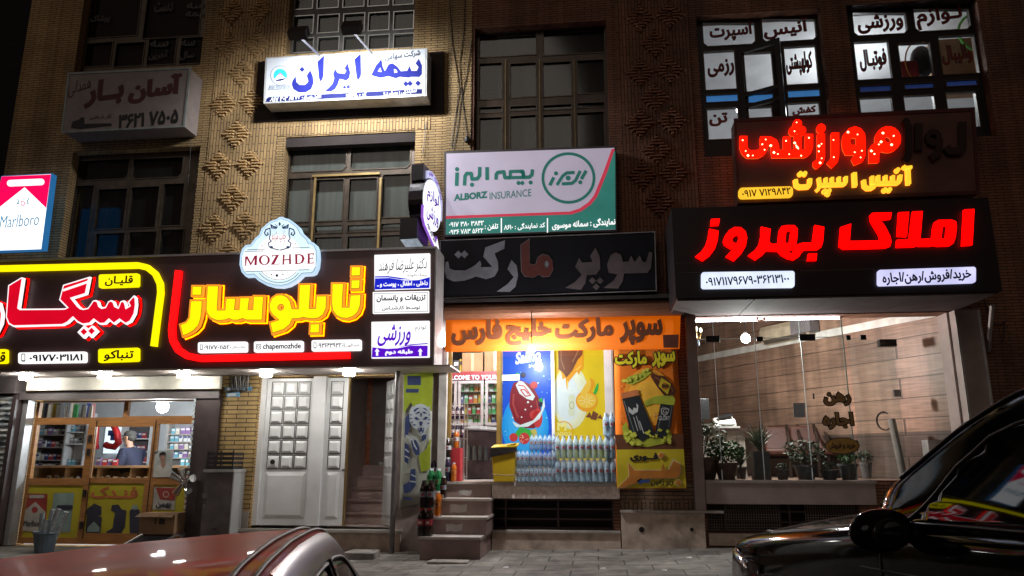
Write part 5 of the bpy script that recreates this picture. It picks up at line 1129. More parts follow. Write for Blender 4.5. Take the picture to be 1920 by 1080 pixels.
# counter with goods
CT = 11.75; zc = q(240,873,CT)[1]; xc0, xc1 = q(62,873,CT)[0], q(372,873,CT)[0]
ct = thing('shop_counter', 'long brown wooden shop counter with an open shelf under its top', 'counter', ((xc0+xc1)/2, CT, -.03))
WD2 = M('counter wood', (.36,.20,.10), .45, var=.3, scale=4, stretch=(1,1,8))
MB().box(xc0, xc1, CT-.02, CT+.5, zc-.035, zc).build('top', WD2, ct)
m = MB(); m.box(xc0, xc1, CT+.40, CT+.42, -.03, zc-.036); 
for k in range(6): x = xc0+(xc1-xc0-.03)*k/5; m.box(x, x+.03, CT+.01, CT+.398, -.03, zc-.036)
m.build('carcass', WD2, ct); MB().box(xc0+.03, xc1-.03, CT+.02, CT+.397, zc-.30, zc-.275).build('shelf_board', WD2, ct)
fill_row([K[0],K[1],K[4],K[3]], xc0+.2, xc1-.3, CT+.12, zc-.272, gap=.06)
fill_row([K[5],K[6],K[2],('c9','yellow',.10,.06,.09,'small yellow carton on the shop counter',GC),('c10','green',.08,.05,.12,'small green carton on the shop counter',GC)], q(172,870,CT)[0], q(212,870,CT)[0], CT+.12, zc+.002)
fill_row([K[1],K[5]], q(330,870,CT)[0], q(350,870,CT)[0], CT+.15, zc+.002)
# ---- shopkeeper
def skin_mesh(name, nodes, edges, mat, parent, root=0, sub=2):
    me = bpy.data.meshes.new(name); org = ORG[parent.name]; me.from_pydata([tuple(Vector(n[0])-org) for n in nodes], edges, []); me.update()
    o = bpy.data.objects.new(name, me); COL.objects.link(o); o.parent = parent; me.materials.append(mat); ORG[o.name] = org
    md = o.modifiers.new('skin', 'SKIN'); md.use_smooth_shade = True
    for i, n in enumerate(nodes): v = me.skin_vertices[0].data[i]; r_ = n[1]; v.radius = r_ if isinstance(r_, tuple) else (r_, r_); v.use_root = i == root
    s = o.modifiers.new('sub', 'SUBSURF'); s.levels = sub; s.render_levels = sub
    return o
HX, HZ = P(241,822,12.25); HY = 12.25
man = thing('person', 'man in a navy sweater behind the shop counter looking down at his phone', 'person', (HX+.06, HY, -.03))
fz = -.03; H = lambda x, y, z: (HX+x, HY+y, HZ+z)
SKN = M('skin', (.50,.28,.19), .55, var=.1); NVY = M('navy knit', (.018,.022,.05), .85, var=.3, scale=40, bump=.4)
nodes = [(H(.10,0,-.62),(.14,.10)), (H(.10,0,-.45),(.135,.105)), (H(.09,0,-.32),(.12,.085)), (H(.05,0,-.18),(.062,.062)), (H(.035,0,-.10),(.058,.058)),
  (H(.0,0,-.045),(.075,.075)), (H(-.005,0,.03),(.092,.084)), (H(.01,0,.09),(.075,.07)),
  (H(.07,-.20,-.25),.045), (H(.05,-.26,-.48),.04), (H(-.15,-.17,-.50),.036), (H(-.21,-.13,-.48),.028),
  (H(.09,.20,-.25),.045), (H(.06,.25,-.48),.04), (H(-.14,.12,-.52),.036), (H(-.20,.06,-.50),.028),
  (H(.12,-.09,-.72),.085), (H(.10,-.10,-1.10),.062), (H(.12,-.10,fz-HZ+.07),.045), (H(.0,-.11,fz-HZ+.035),.035), (H(.12,.09,-.72),.085), (H(.11,.10,-1.10),.062), (H(.12,.10,fz-HZ+.07),.045), (H(.0,.10,fz-HZ+.035),.035)]
ed = [(0,1),(1,2),(2,3),(3,4),(4,5),(5,6),(6,7),(2,8),(8,9),(9,10),(10,11),(2,12),(12,13),(13,14),(14,15),(0,16),(16,17),(17,18),(18,19),(0,20),(20,21),(21,22),(22,23)]
k0 = len(nodes)
for hy, base in ((-.13,11),(.06,15)):
    for f in range(5):
        oy = (-.024+.012*f); ln = (.05,.075,.085,.078,.06)[f]; b = nodes[base][0]
        if f == 0: a1, a2 = (b[0]-.01,b[1]+.03*(1 if hy<0 else -1),b[2]+.02), (b[0]-.035,b[1]+.035*(1 if hy<0 else -1),b[2]+.035)
        else: a1, a2 = (b[0]-ln*.5,b[1]+oy,b[2]+.012), (b[0]-ln*.75,b[1]+oy,b[2]+.035)
        nodes += [(a1,.009),(a2,.008)]; n_ = len(nodes); ed += [(base,n_-2),(n_-2,n_-1)]
skin_mesh('body', nodes, ed, SKN, man)
f = MB(); f.ell(H(-.098,0,-.005),.022,.014,.022,8,6); f.build('nose', SKN, man, smooth=True)
f = MB(); f.ell(H(.02,-.083,.005),.022,.010,.034,8,6).build('ear', SKN, man, smooth=True)
f = MB(); f.ell(H(-.085,-.032,.028),.010,.014,.007,8,5); f.build('eye', INK, man); MB().ell(H(-.082,-.0,-.052),.012,.028,.006,8,5).build('mouth', M('lip', (.30,.11,.09), .5), man); f = MB(); f.obox(H(-.088,-.034,.045),(.006,0,0),(0,.02,0),(0,0,.004)).build('eyebrow', INK, man)
f = MB(); f.ell(H(.025,0,.065),.108,.094,.075,14,9); f.ell(H(.06,0,.02),.075,.088,.075,12,8); f.build('hair', M('grey hair', (.07,.065,.06), .8, var=.6, scale=50, bump=.5), man, smooth=True)
sw = [(H(.10,0,-.66),(.20,.16)), (H(.10,0,-.45),(.20,.165)), (H(.09,0,-.30),(.205,.16)), (H(.055,0,-.185),(.10,.10)), (H(.045,0,-.150),(.075,.075)), (H(.07,-.205,-.24),.095), (H(.05,-.265,-.47),.08), (H(-.12,-.175,-.50),.055), (H(.09,.205,-.24),.095), (H(.06,.255,-.47),.08), (H(-.11,.125,-.52),.055)]
skin_mesh('sweater', sw, [(0,1),(1,2),(2,3),(3,4),(2,5),(5,6),(6,7),(2,8),(8,9),(9,10)], NVY, man)
skin_mesh('trousers', [(H(.11,0,-.66),(.16,.12)), (H(.12,-.09,-.76),.10), (H(.10,-.10,-1.10),.078), (H(.12,-.10,fz-HZ+.09),.07), (H(.12,.09,-.76),.10), (H(.11,.10,-1.10),.078), (H(.12,.10,fz-HZ+.09),.07)], [(0,1),(1,2),(2,3),(0,4),(4,5),(5,6)], M('dark trousers', (.02,.02,.025), .8), man)
ph = thing('phone', 'pale blue phone held by the shopkeeper in the navy sweater', 'phone', H(-.27,-.09,-.47))
MB().obox(H(-.275,-.09,-.43),(.006,0,.004),(0,.035,0),(-.02,0,.07)).build('case', M('blue phone', (.12,.32,.60), .3), ph); MB().obox(H(-.268,-.09,-.428),(.002,0,.001),(0,.03,0),(-.018,0,.064)).build('screen', E('phone screen', (.6,.8,1), .8), ph)
# portrait poster on the glass
pp = thing('portrait_poster', 'poster of a dark haired man in a pale shirt stuck on the right shop pane', 'poster', (q(304,895,FY+.1)[0], FY+.1, q(304,895,FY+.1)[1]))
PY_ = FY+.113
flat(pp, 'paper', M('poster paper', (.42,.45,.44), .5), [[(291,845),(325,844),(321,895),(286,895)]], PY_, .004)
flat(pp, 'print_shirt', M('print shirt', (.55,.54,.50), .6), [[(288,895),(290,876),(299,871),(312,870),(319,876),(320,894)]], PY_-.003)
flat(pp, 'print_face', M('print skin', (.36,.20,.14), .6), [disc(305,860,5.2,14,7.5), [(302,865),(309,865),(310,872),(305,878),(301,872)]], PY_-.006)
flat(pp, 'print_hair', INK, [[(299,858),(299,850),(304,847),(310,848),(312,858),(310,853),(302,853)], [(289,848),(297,845.5),(290,851)]], PY_-.009)

# ================================================================ in front of the left shop
def at_ground(px, py, Y): return P(px, py, Y)[0]
# neighbour's stone patterned panel
np_ = thing('patterned_shutter', 'neighbouring shutter covered with a mottled grey blue stone pattern at the left edge', 'shutter', (-9.0, FY-.2, -.05))
def rocky():
    m = M('mottled sheet', (.3,.29,.27), .6, var=.2); n = m.node_tree; L = n.links.new; b = n.nodes['Principled BSDF']
    g = n.nodes.new('ShaderNodeNewGeometry'); mp = n.nodes.new('ShaderNodeMapping'); mp.inputs['Scale'].default_value = (3,3,9); mp.inputs['Rotation'].default_value = (0,R(18),0); L(g.outputs['Position'], mp.inputs[0])
    nz = n.nodes.new('ShaderNodeTexNoise'); nz.inputs['Scale'].default_value = 1.6; nz.inputs['Detail'].default_value = 7; nz.inputs['Distortion'].default_value = 1.2; L(mp.outputs[0], nz.inputs[0])
    cr = n.nodes.new('ShaderNodeValToRGB'); e = cr.color_ramp.elements; e[0].position = .38; e[0].color = (.012,.010,.012,1); e[1].position = .68; e[1].color = (.62,.60,.52,1); k = cr.color_ramp.elements.new(.5); k.color = (.24,.28,.30,1)
    L(nz.outputs[0], cr.inputs[0]); L(cr.outputs[0], b.inputs['Base Color'])
    bp = n.nodes.new('ShaderNodeBump'); bp.inputs['Strength'].default_value = .6; L(nz.outputs[0], bp.inputs['Height']); L(bp.outputs[0], b.inputs['Normal'])
    return m
m = MB(); xa, xb = -9.9, -8.52
for k in range(27): z = -.03 + k*.078; m.add([(xa,FY-.16,z),(xb,FY-.16,z),(xb,FY-.185,z+.04),(xa,FY-.185,z+.04),(xb,FY-.16,z+.078),(xa,FY-.16,z+.078)], [(0,1,2,3),(3,2,4,5)])
m.build('curtain', rocky(), np_); MB().box(-8.515, -8.455, FY-.19, FY-.005, -.03, 2.1).build('rail', MATS['brown enamel'], np_)
MB().box(-9.95, -8.45, FY-.25, FY-.005, 2.11, 2.345).build('hood', MATS['grey brown enamel'], np_)
# bucket with wrapped tubes
bx = at_ground(82,1035,9.75); bz = pav(bx)
bk = thing('bucket', 'blue grey bucket holding shiny rolls on the pavement before the yellow panel', 'bucket', (bx, 9.75, bz))
MB().lathe((bx,9.75,bz), [(.11,0),(.15,.24),(.165,.25),(.16,.27),(.135,.25),(.10,.03)], 18).build('pail', M('blue grey plastic', (.08,.11,.14), .4), bk, smooth=False)
m = MB(); 
for dx, dy, lx, h_ in ((-.07,0,-.02,.50),(-.02,.04,.04,.55),(.04,-.03,.12,.56),(.0,-.05,.02,.42),(.07,.03,.16,.52)): m.cyl((bx+dx,9.75+dy,bz+.05),(bx+dx+lx,9.75+dy,bz+h_), .028, .034, 8)
m.build('foil_roll', M('foil', (.5,.55,.58), .25, .7, var=.4, scale=20), bk)
# shoe rack like stand with a carton on it
sx0 = at_ground(300,985,9.95); gz = pav(sx0)
stt = thing('folding_stand', 'dark folding stand under the cardboard carton by the shop door', 'stand', (sx0, 9.9, gz))
m = MB()
for dx in (-.28,.20): m.tube([(sx0+dx-.22,9.62,gz),(sx0+dx+.05,9.92,gz+.22),(sx0+dx+.05,10.15,gz+.22)], .016, 6); m.tube([(sx0+dx+.05,10.15,gz+.22),(sx0+dx-.05,10.2,gz)], .014, 6)
m.build('tube_frame', M('grey tube', (.30,.28,.27), .4, .5), stt); m = MB(); m.add([(sx0-.46,9.66,gz+.03),(sx0+.0,9.66,gz+.03),(sx0+.22,9.93,gz+.215),(sx0-.24,9.93,gz+.215)], [(0,1,2,3)]); m.box(sx0-.30,sx0+.26,9.93,10.16,gz+.215,gz+.228); m.build('black_seat', M('black cloth', (.015,.013,.013), .9), stt)
cb = thing('carton', 'brown cardboard carton on the dark folding stand', 'carton', (sx0-.03, 10.05, gz+.23))
CARD = M('cardboard', (.28,.17,.09), .8, var=.2, scale=6)
MB().box(sx0-.28, sx0+.22, 9.92, 10.18, gz+.23, gz+.50).build('box', CARD, cb); m = MB(); m.add([(sx0-.28,9.92,gz+.503),(sx0+.22,9.92,gz+.503),(sx0+.24,9.80,gz+.46),(sx0-.28,9.80,gz+.46)], [(0,3,2,1),(0,1,2,3)]); m.build('flap', CARD, cb)
m = MB(); m.box(sx0-.06, sx0-.04, 9.917, 9.92, gz+.36, gz+.43); m.box(sx0, sx0+.08, 9.917, 9.92, gz+.36, gz+.43); m.build('print', INK, cb)
# chrome piece by the shutter post
cx_, cz_ = P(345,903,10.0); ch = thing('spotlight_cluster', 'cluster of small chrome spotlight heads on a bracket beside the shutter post', 'spotlight', (cx_, 10.05, cz_))
CHR = M('chrome', (.75,.76,.76), .12, 1.0, var=.05)
MB().ell((cx_,10.0,cz_),.06,.06,.06,12,8).build('hub', CHR, ch, smooth=True)
for a, el in ((150,.2),(90,.1),(15,-.1),(-45,-.35),(-110,-.4)):
    d = Vector((math.cos(R(a)),-.5,math.sin(R(a)))).normalized(); p0 = Vector((cx_,10.0,cz_))+d*.05; p1 = p0+d*.15; MB().cyl(p0, p1, .028, .052, 12).build('head', CHR, ch, smooth=False)
MB().cyl((cx_,10.0,cz_),(cx_+.05,FY-.05,cz_),.02).build('arm', CHR, ch)
# grey steel cabinet and crate
kx0, kx1 = P(378,940,9.95)[0], P(432,940,9.95)[0]; kz1 = P(405,880,9.95)[1]; kz0 = .152
cbn = thing('meter_cabinet', 'grey scuffed steel cabinet with a white side standing by the ochre brick pier', 'cabinet', ((kx0+kx1)/2, 10.15, kz0))
MB().box(kx0, kx1, 10.0, 10.33, kz0, kz1-.04).build('body', M('white cabinet', (.42,.43,.43), .5, var=.12), cbn)
MB().box(kx0+.005, kx1-.005, 9.975, 9.998, kz0+.02, kz1-.05).build('door', M('scuffed grey', (.15,.13,.135), .5, var=.4, scale=5, dirt=.8), cbn)
MB().box(kx0-.02, kx1+.01, 9.96, 10.34, kz1-.038, kz1).build('lid', M('white lid', (.45,.46,.45), .5), cbn)
m = MB(); m.box(kx0+.0, kx0+.07, 9.955, 9.974, kz0+.50, kz0+.56); m.box(kx0+.02, kx0+.05, 9.96, 9.974, kz0+.38, kz0+.42); m.build('latch', STEEL, cbn); MB().box((kx0+kx1)/2-.03, (kx0+kx1)/2+.03, 9.97, 9.974, kz0+.09, kz0+.11).build('vent', DSTEEL, cbn)
cr = thing('plastic_crate', 'black slatted plastic crate on top of the grey cabinet', 'crate', ((kx0+kx1)/2, 10.15, kz1))
m = MB(); ca, cb_ = kx0+.0, kx1-.02
for k in range(4): m.box(ca, cb_, 9.99, 10.0, kz1+.005+k*.06, kz1+.045+k*.06); m.box(ca, cb_, 10.27, 10.28, kz1+.005+k*.06, kz1+.045+k*.06); m.box(ca, ca+.01, 10.0, 10.27, kz1+.005+k*.06, kz1+.045+k*.06); m.box(cb_-.01, cb_, 10.0, 10.27, kz1+.005+k*.06, kz1+.045+k*.06)
for x in (ca, (ca+cb_)/2, cb_-.02): m.box(x, x+.02, 9.985, 9.99, kz1+.003, kz1+.25)
m.box(ca, cb_, 9.99, 10.28, kz1+.001, kz1+.006); m.build('slats', M('black crate plastic', (.02,.018,.02), .6), cr)
# house number plates, cable loops
hp = thing('number_plate', 'pair of small blue number plates on the ochre brick pier', 'plate', (P(440,740,FY-.05)[0], FY-.05, P(440,745,FY-.05)[1]))
BPL = M('blue plate', (.10,.25,.38), .4, var=.4, scale=12); WPL = M('pale plate', (.5,.56,.6), .4)
for x0,y0,x1,y1 in ((422,725,472,733),(424,736,450,744)): a = rect(x0,y0,x1,y1,FY-.05); MB().box(a[0],a[1],FY-.052,FY-.042,a[2],a[3]).build('plate', BPL, hp); MB().box(a[0]+.03,a[1]-.06,FY-.054,FY-.0522,a[2]+.012,a[3]-.012).build('plate_print', WPL, hp)
cl = MB()
for k in range(4): x = P(434+k*9,715,FY-.06)[0]; cl.tube([(x+.03*math.sin(t*.55), FY-.07-.01*k, 2.34-.21*math.sin(math.pi*t/8)) if t<5 else (x+.05, FY-.07-.01*k, 2.34-.21*math.sin(math.pi*t/8)) for t in range(9)], .011, 5)
tag(cl.build('cable_loop', BLACK), 'black cable loops hanging under the signboard over the ochre brick pier', 'cable')
# pole
X_, _ = P(740,860,10.05); tag(MB().cyl((X_,10.05,pav(X_)),(X_,10.05,2.35),.035,.035,12).build('steel_pole', M('dull grey pole', (.16,.15,.15), .4, .4, var=.3)), 'dull grey steel pole under the signboard by the tiger banner', 'pole')
# tiger banner
tg = thing('cloth_banner', 'green and grey cloth banner with a blue tiger head left of the market entrance', 'banner', (-2.45, 10.3, .5))
TY = FY-.085
cloth('cloth', [(757,703),(812,696),(806,940),(748,953)], TY, M('grey green cloth', (.40,.42,.36), .7, var=.25, scale=2.5), tg, 8, 10, .008, 5)
TY -= .02
flat(tg, 'green_field', M('lime print', (.33,.42,.02), .7, var=.2), [[(757,703),(812,696),(810,770),(790,780),(770,755),(757,775)]], TY)
flat(tg, 'green_patch', MATS['lime print'], [[(785,855),(800,840),(808,820),(806,880),(790,885)]], TY)
IND = M('indigo print', (.03,.05,.16), .7, var=.3); ICE = M('ice print', (.50,.56,.60), .7, var=.15)
flat(tg, 'dark_block', IND, [rrect(764,705,789,722,1), rrect(761,729,785,736,1)], TY-.003)
zt4 = lambda p: zz(p, 4, 740, 690)
flat(tg, 'tiger_body', IND, [zt4(p) for p in ([(78,375),(112,335),(118,430),(100,500),(75,520)], [(75,560),(105,575),(110,660),(100,720),(72,700)], [(122,545),(160,540),(185,600),(185,650),(160,655),(135,610)], [(205,500),(240,500),(235,530),(200,555)], [(120,760),(155,755),(158,880),(118,930),(112,830)], [(62,880),(110,850),(118,930),(70,940)], [(60,965),(120,970),(140,995),(75,990)])], TY-.003)
flat(tg, 'tiger_fur', ICE, [q_ for p in ([(85,505),(110,525),(115,560)], [(100,520),(135,540),(150,590)], [(120,510),(160,530),(190,570)], [(140,560),(165,610)], [(80,610),(104,630)], [(78,660),(104,675)], [(125,800),(156,815)], [(120,850),(157,855)]) for q_ in stroke(zt4(p), 2.2)], TY-.006)
flat(tg, 'tiger_head', ICE, [zt4([(118,310),(128,285),(148,290),(160,275),(200,268),(232,280),(245,292),(262,288),(268,315),(270,385),(258,430),(236,462),(222,495),(205,508),(184,505),(168,462),(135,442),(112,400),(110,345)])], TY-.006)
flat(tg, 'tiger_stripes', IND, [zt4(p) for p in ([(140,318),(165,300),(192,298),(168,312),(150,332)], [(205,298),(232,302),(252,328),(230,314)], [(150,345),(178,326),(194,332),(170,344)], [(204,332),(222,326),(244,342),(222,342)], [(145,372),(165,366),(188,388),(160,390)], [(208,388),(230,364),(252,370),(236,388)], [(190,340),(206,340),(202,366),(194,366)], [(182,402),(212,402),(205,428),(197,440),(188,428)], [(174,452),(197,446),(222,450),(216,480),(204,494),(190,494),(180,478)], [(116,345),(134,350),(118,358)], [(114,372),(136,378),(118,386)], [(118,402),(142,402),(128,416)], [(134,424),(160,420),(150,436)], [(255,345),(268,350),(256,358)], [(252,380),(268,384),(254,394)], [(244,410),(262,412),(248,424)])], TY-.009)
flat(tg, 'tiger_fangs', ICE, [zt4(p) for p in ([(180,454),(188,452),(185,470)], [(208,451),(216,453),(210,470)], [(190,478),(206,478),(202,492),(193,492)])], TY-.012)

# ================================================================ supermarket
GOLD = M('gold anodised frame', (.45,.30,.10), .35, .7, var=.2, scale=6)
xg = [P(842,780,FY+.12)[0], P(937,780,FY+.12)[0]]
MB().box(xg[0]-.03, xg[0]+.03, FY+.08, FY+.15, .87, 2.75).build('door_jamb', GOLD, br); MB().box(xg[1]-.04, xg[1]+.03, FY+.08, FY+.17, .87, 2.75).build('door_jamb', GOLD, br)
WP = M('chipped white plaster', (.52,.50,.47), .8, var=.2, scale=5, dirt=.45)
a = rect(808,690,832,903,FY-.06); MB().box(-2.16, a[1]+.03, FY-.08, FY+.02, .40, 2.72).build('plaster_pier', WP, br)
xw = [P(1037.5,780,FY+.12)[0], P(1141,780,FY-.02)[0]]
MB().box(xw[0]-.02, xw[0]+.02, FY+.06, FY+.135, .87, 2.75).build('window_mullion', M('white aluminium', (.6,.6,.6), .4, var=.1, dirt=.2), br); MB().box(xw[1]-.04, xw[1]+.06, FY-.05, FY+.14, .87, 2.75).build('window_jamb', MATS['white aluminium'], br)
# posters (light through the film painted in as glow)
def T(name, col, tr=.5): return M(name, tuple(c*.25 for c in col), .4, spec=.2, emi=col, es=.80, var=.08)
PO = FY+.15
p1 = thing('poster', 'blue ice cream poster with a red coated ice cream and strawberries in the market window', 'poster', (P(990,840,PO)[0], PO, .9))
def tq(root, name, mat, polys, k): return flat(root, name, mat, polys, PO-.003*k, .0028)
BLUP = T('blue poster film', (.02,.09,.62), .45); BLU2 = T('bright blue film', (.02,.30,.78), .45)
tq(p1, 'paper', BLUP, [[(943,640),(1036,640),(1034,862),(942,862)]], 0)
tq(p1, 'light_field', BLU2, [disc(985,800,44,24,62)], 1); tq(p1, 'light_glow', T('pale blue film', (.06,.42,.85), .45), [disc(990,790,28,20,46)], 2)
SPW = T('white film', (.75,.75,.76), .45); CHO = T('dark red film', (.25,.02,.03), .45); REDF = T('red film', (.60,.05,.05), .45); GRF = T('green film', (.05,.40,.06), .45)
text(p1, 'Salino', 966,657,1014,680, PO-.012, SPW, bold=.045, rtl=False, sk=.06, slant=.15); text(p1, 'سالینو', 991,679,1016,690, PO-.012, SPW, bold=.02)
tq(p1, 'ice_cream', CHO, [[(957,735),(963,718),(976,713),(998,722),(1010,745),(1014,765),(1013,790),(1002,803),(985,803),(965,790),(955,762)]], 3)
tq(p1, 'bitten_face', SPW, [[(967,722),(973,714),(981,716),(992,728),(1003,743),(999,751),(988,748),(974,738)]], 4); tq(p1, 'bitten_swirl', REDF, stroke([(972,722),(983,724),(995,741),(985,743),(976,731),(983,730),(990,738)], 2), 5)
tq(p1, 'fruit_half', REDF, [disc(1008,784,9,14,18)], 4); tq(p1, 'milk_swirl', SPW, [[(960,790),(975,797),(1000,788),(1015,770),(1020,746),(1022,762),(1012,785),(990,800),(968,801)]], 5); tq(p1, 'drops', SPW, [disc(x,y,r,8) for x,y,r in ((990,754,2),(985,768,1.6),(996,762,1.5),(978,782,1.5),(1009,718,1.5),(961,783,1.5))], 5)
tq(p1, 'leaves', GRF, [[(964,815),(975,800),(995,806),(1002,818),(985,826)], [(963,704),(970,698),(976,702),(968,708)], [(1008,750),(1016,745),(1018,756)]], 3); tq(p1, 'berries', REDF, [disc(963,820,8,14), disc(983,822,10,14,11), disc(1001,722,7,12,7), disc(1003,778,10,12,9)], 4); tq(p1, 'blackberries', T('blackberry film', (.03,.02,.06), .4), [disc(981,703,5.5,8), disc(1014,758,5,8)], 4); tq(p1, 'stick', T('stick film', (.62,.48,.12), .45), [[(994,806),(1005,804),(1009,822),(998,824)]], 3)
for k_, (rx_, ry_, cf) in enumerate(((40,56,(.03,.34,.80)),(34,50,(.045,.38,.83)))): tq(p1, 'light_field', T('bright blue film %d' % k_, cf), [disc(987,796,rx_,24,ry_)], 1.3+.3*k_)
tq(p1, 'ice_cream_gloss', T('rose film', (.42,.06,.06)), stroke([(963,740),(962,758),(971,782)], 3.5)+stroke([(1006,752),(1010,770),(1006,788)], 2.2), 3.6)
tq(p1, 'bubbles', T('sky film', (.35,.65,.95)), [disc(random.uniform(946,1032), random.uniform(695,850), random.uniform(.7,1.7), 7) for _ in range(26)], 2.6)
tq(p1, 'seeds', T('pale film', (.9,.6,.4)), [disc(983+random.uniform(-7,7), 822+random.uniform(-8,8), .8, 6) for _ in range(16)], 4.6)
tag(flat(None, 'paper_notice', M('paper', (.75,.74,.72), .6), [[(941,703),(974,702),(974,713),(941,714)]], PO-.024, .002), 'small white paper strip stuck across the edge of the blue poster', 'notice')
p2 = thing('poster', 'yellow ice cream poster with melting chocolate and orange slices in the market window', 'poster', (P(1088,840,PO)[0], PO, .9))
YEL = T('yellow poster film', (.80,.52,.02), .45)
tq(p2, 'paper', YEL, [[(1039,640),(1137,640),(1141,862),(1040,862)]], 0); tq(p2, 'white_field', T('cream film', (.80,.72,.45), .45), [disc(1070,745,34,24,60)], 1); tq(p2, 'white_core', SPW, [disc(1064,748,22,20,42)], 2)
for k_, (rx_, ry_, cf) in enumerate(((30,52,(.82,.76,.54)),(26,47,(.81,.76,.62)))): tq(p2, 'white_field', T('cream film %d' % k_, cf), [disc(1067,746,rx_,24,ry_)], 1.3+.3*k_)
CHB = T('brown film', (.20,.06,.03), .45); ORF = T('orange film', (.85,.33,.02), .45)
tq(p2, 'melt', ORF, [[(1044,700),(1050,690),(1055,712),(1060,708),(1063,732),(1066,716),(1082,696),(1085,703),(1088,696),(1094,690),(1094,655),(1050,655),(1046,690)]], 3); tq(p2, 'chocolate', CHB, [[(1046,640),(1094,640),(1092,665),(1083,675),(1073,695),(1062,708),(1055,698),(1047,692)]], 4)
tq(p2, 'orange_rind', ORF, [disc(1100,752,20.5,24,20), [(1085,740),(1096,743),(1108,736),(1115,722),(1114,713),(1106,708),(1109,720),(1100,733)]], 3); tq(p2, 'orange_flesh', T('orange flesh film', (.88,.50,.06), .45), [disc(1100,751,18,24,14.5), [(1087,738),(1098,739),(1106,731),(1109,718),(1105,711),(1098,720)]], 4); tq(p2, 'orange_rays', T('pale orange film', (.9,.72,.35), .45), sum([stroke([(1100+3*math.cos(R(a)),751+2.5*math.sin(R(a))),(1100+15*math.cos(R(a)),751+12*math.sin(R(a)))],.9) for a in range(0,360,45)], []), 5)
tq(p2, 'chocolate_gloss', T('light brown film', (.36,.15,.08)), stroke([(1085,644),(1083,660),(1074,678)], 2.4)+stroke([(1052,650),(1052,675),(1058,692)], 2), 4.6); tq(p2, 'caramel_gloss', T('light amber film', (.95,.62,.12)), stroke([(1047,700),(1050,693)], 1.4)+stroke([(1064,715),(1064,726)], 1.6)+stroke([(1080,694),(1089,686)], 1.6), 3.6)
tq(p2, 'milk_rings', T('pale cream film', (.90,.86,.70)), sum([[disc(1070,718,r_,20,r_*.7), ('h', disc(1070,718,r_-1,20,r_*.7-1))] for r_ in (16,21,26)], []), 2.4)
tq(p2, 'leaf', GRF, [[(1112,738),(1118,722),(1122,717),(1122,730),(1117,740)]], 3); tq(p2, 'chocolate_bits', CHB, [[(1098,782),(1106,772),(1110,784)], [(1107,786),(1112,770),(1122,776),(1118,788)], [(1119,784),(1126,777),(1130,786)]], 4); tq(p2, 'milk_bottle', T('milk film', (.72,.68,.50), .45), [rrect(1066,740,1078,780,4)], 3); tq(p2, 'milk_emblem', T('olive film', (.30,.28,.10), .45), [disc(1072,760,4.5,14,7), ('h', disc(1072,760,3.6,12,6))], 4)
tq(p2, 'coin_ring', T('amber film', (.85,.40,.03), .45), [disc(1056,808,18.5,24), ('h', disc(1056,808,16.5,24))], 3); text(p2, 'MAGNOLIA', 1041,810,1073,818, PO-.013, T('pale yellow film', (.9,.75,.25), .45), rtl=False, bold=.02); text(p2, 'M', 1045,792,1062,808, PO-.013, MATS['pale yellow film'], rtl=False, bold=.03)
MB().box(P(940,780,PO)[0], P(1142,780,PO)[0], PO-.085, PO-.078, .87, 2.74).build('shop_window_glass', GL, br)
# tall banner with cans
hb = thing('hanging_banner', 'tall orange banner with drink cans and a yellow printing advert below', 'banner', (P(1218,915,10.2)[0], 10.2, P(1218,915,10.2)[1]))
HY_ = 10.20
cloth('cloth', [(1151,656),(1269,654),(1287,916),(1156,916)], HY_, M('red orange print', (.80,.20,.025), .7, spec=.08, var=.25, scale=2), hb, 10, 12, .006, 4)
def hq(name, mat, polys, k): return flat(hb, name, mat, polys, HY_-.010-.003*k, .0028)
hq('orange_glow', M('orange print', (.85,.34,.04), .7, spec=.08, var=.2, scale=3), [disc(1215,745,46,24,55)], 0)
YEP = M('yellow print', (.62,.50,.02), .5, var=.2, scale=3); hq('yellow_field', YEP, [[(1156,843),(1282,842),(1287,915),(1157,915)]], 1); hq('dark_base', M('brown base print', (.14,.05,.02), .5), [[(1153,815),(1281,813),(1282,842),(1156,843)]], 1)
YLT = M('bright yellow print', (.75,.65,.02), .5)
for s, x0, x1 in (('سوپر',1222,1266),('مارکت',1153,1213)): text(hb, s, x0,658,x1,690, HY_-.020, YLT, bold=.05, out=(.012, INK))
CAN = M('black can print', (.02,.025,.03), .4); GRN = M('lime splash print', (.42,.48,.04), .5); BOT = M('brown bottle print', (.10,.03,.015), .4); SIL = M('silver print', (.5,.52,.52), .4)
for k_, (rx_, ry_, cf) in enumerate(((38,46,(.88,.42,.05)),(28,34,(.90,.50,.06)))): hq('orange_glow', M('orange print %d' % k_, cf, .7, spec=.08, var=.15), [disc(1215,748,rx_,24,ry_)], .3+.3*k_)
hq('droplets', M('pale orange print', (.9,.55,.2), .6), [disc(random.uniform(1158,1268), random.uniform(692,812), random.uniform(.6,1.5), 6) for _ in range(40)], 1.4)
def blob(cx, cy, r): return [(cx+r*random.uniform(.35,1.25)*math.cos(R(a)), cy+r*random.uniform(.35,1.25)*math.sin(R(a))) for a in range(0,360,30)]
hq('splash_crown', M('bright lime print', (.62,.66,.08), .5), [blob(random.uniform(1172,1256), random.uniform(806,832), random.uniform(3,6)) for _ in range(22)]+[blob(1170+46*t, 715-20*t+random.uniform(-4,4), random.uniform(2,5)) for t in (0,.12,.25,.4,.5,.65,.8,.95)], 4.6)
hq('can_gloss', M('grey print', (.16,.18,.19), .4), stroke([(1170,752),(1190,812)], 1.6)+stroke([(1243,762),(1232,812)], 1.6)+stroke([(1260,762),(1254,800)], 1.2), 3.6)
hq('bottle_gloss', M('tan print', (.35,.14,.05), .4), stroke([(1228,707),(1236,712),(1247,730)], 1.2)+stroke([(1256,722),(1262,734)], 1.2), 3.6)
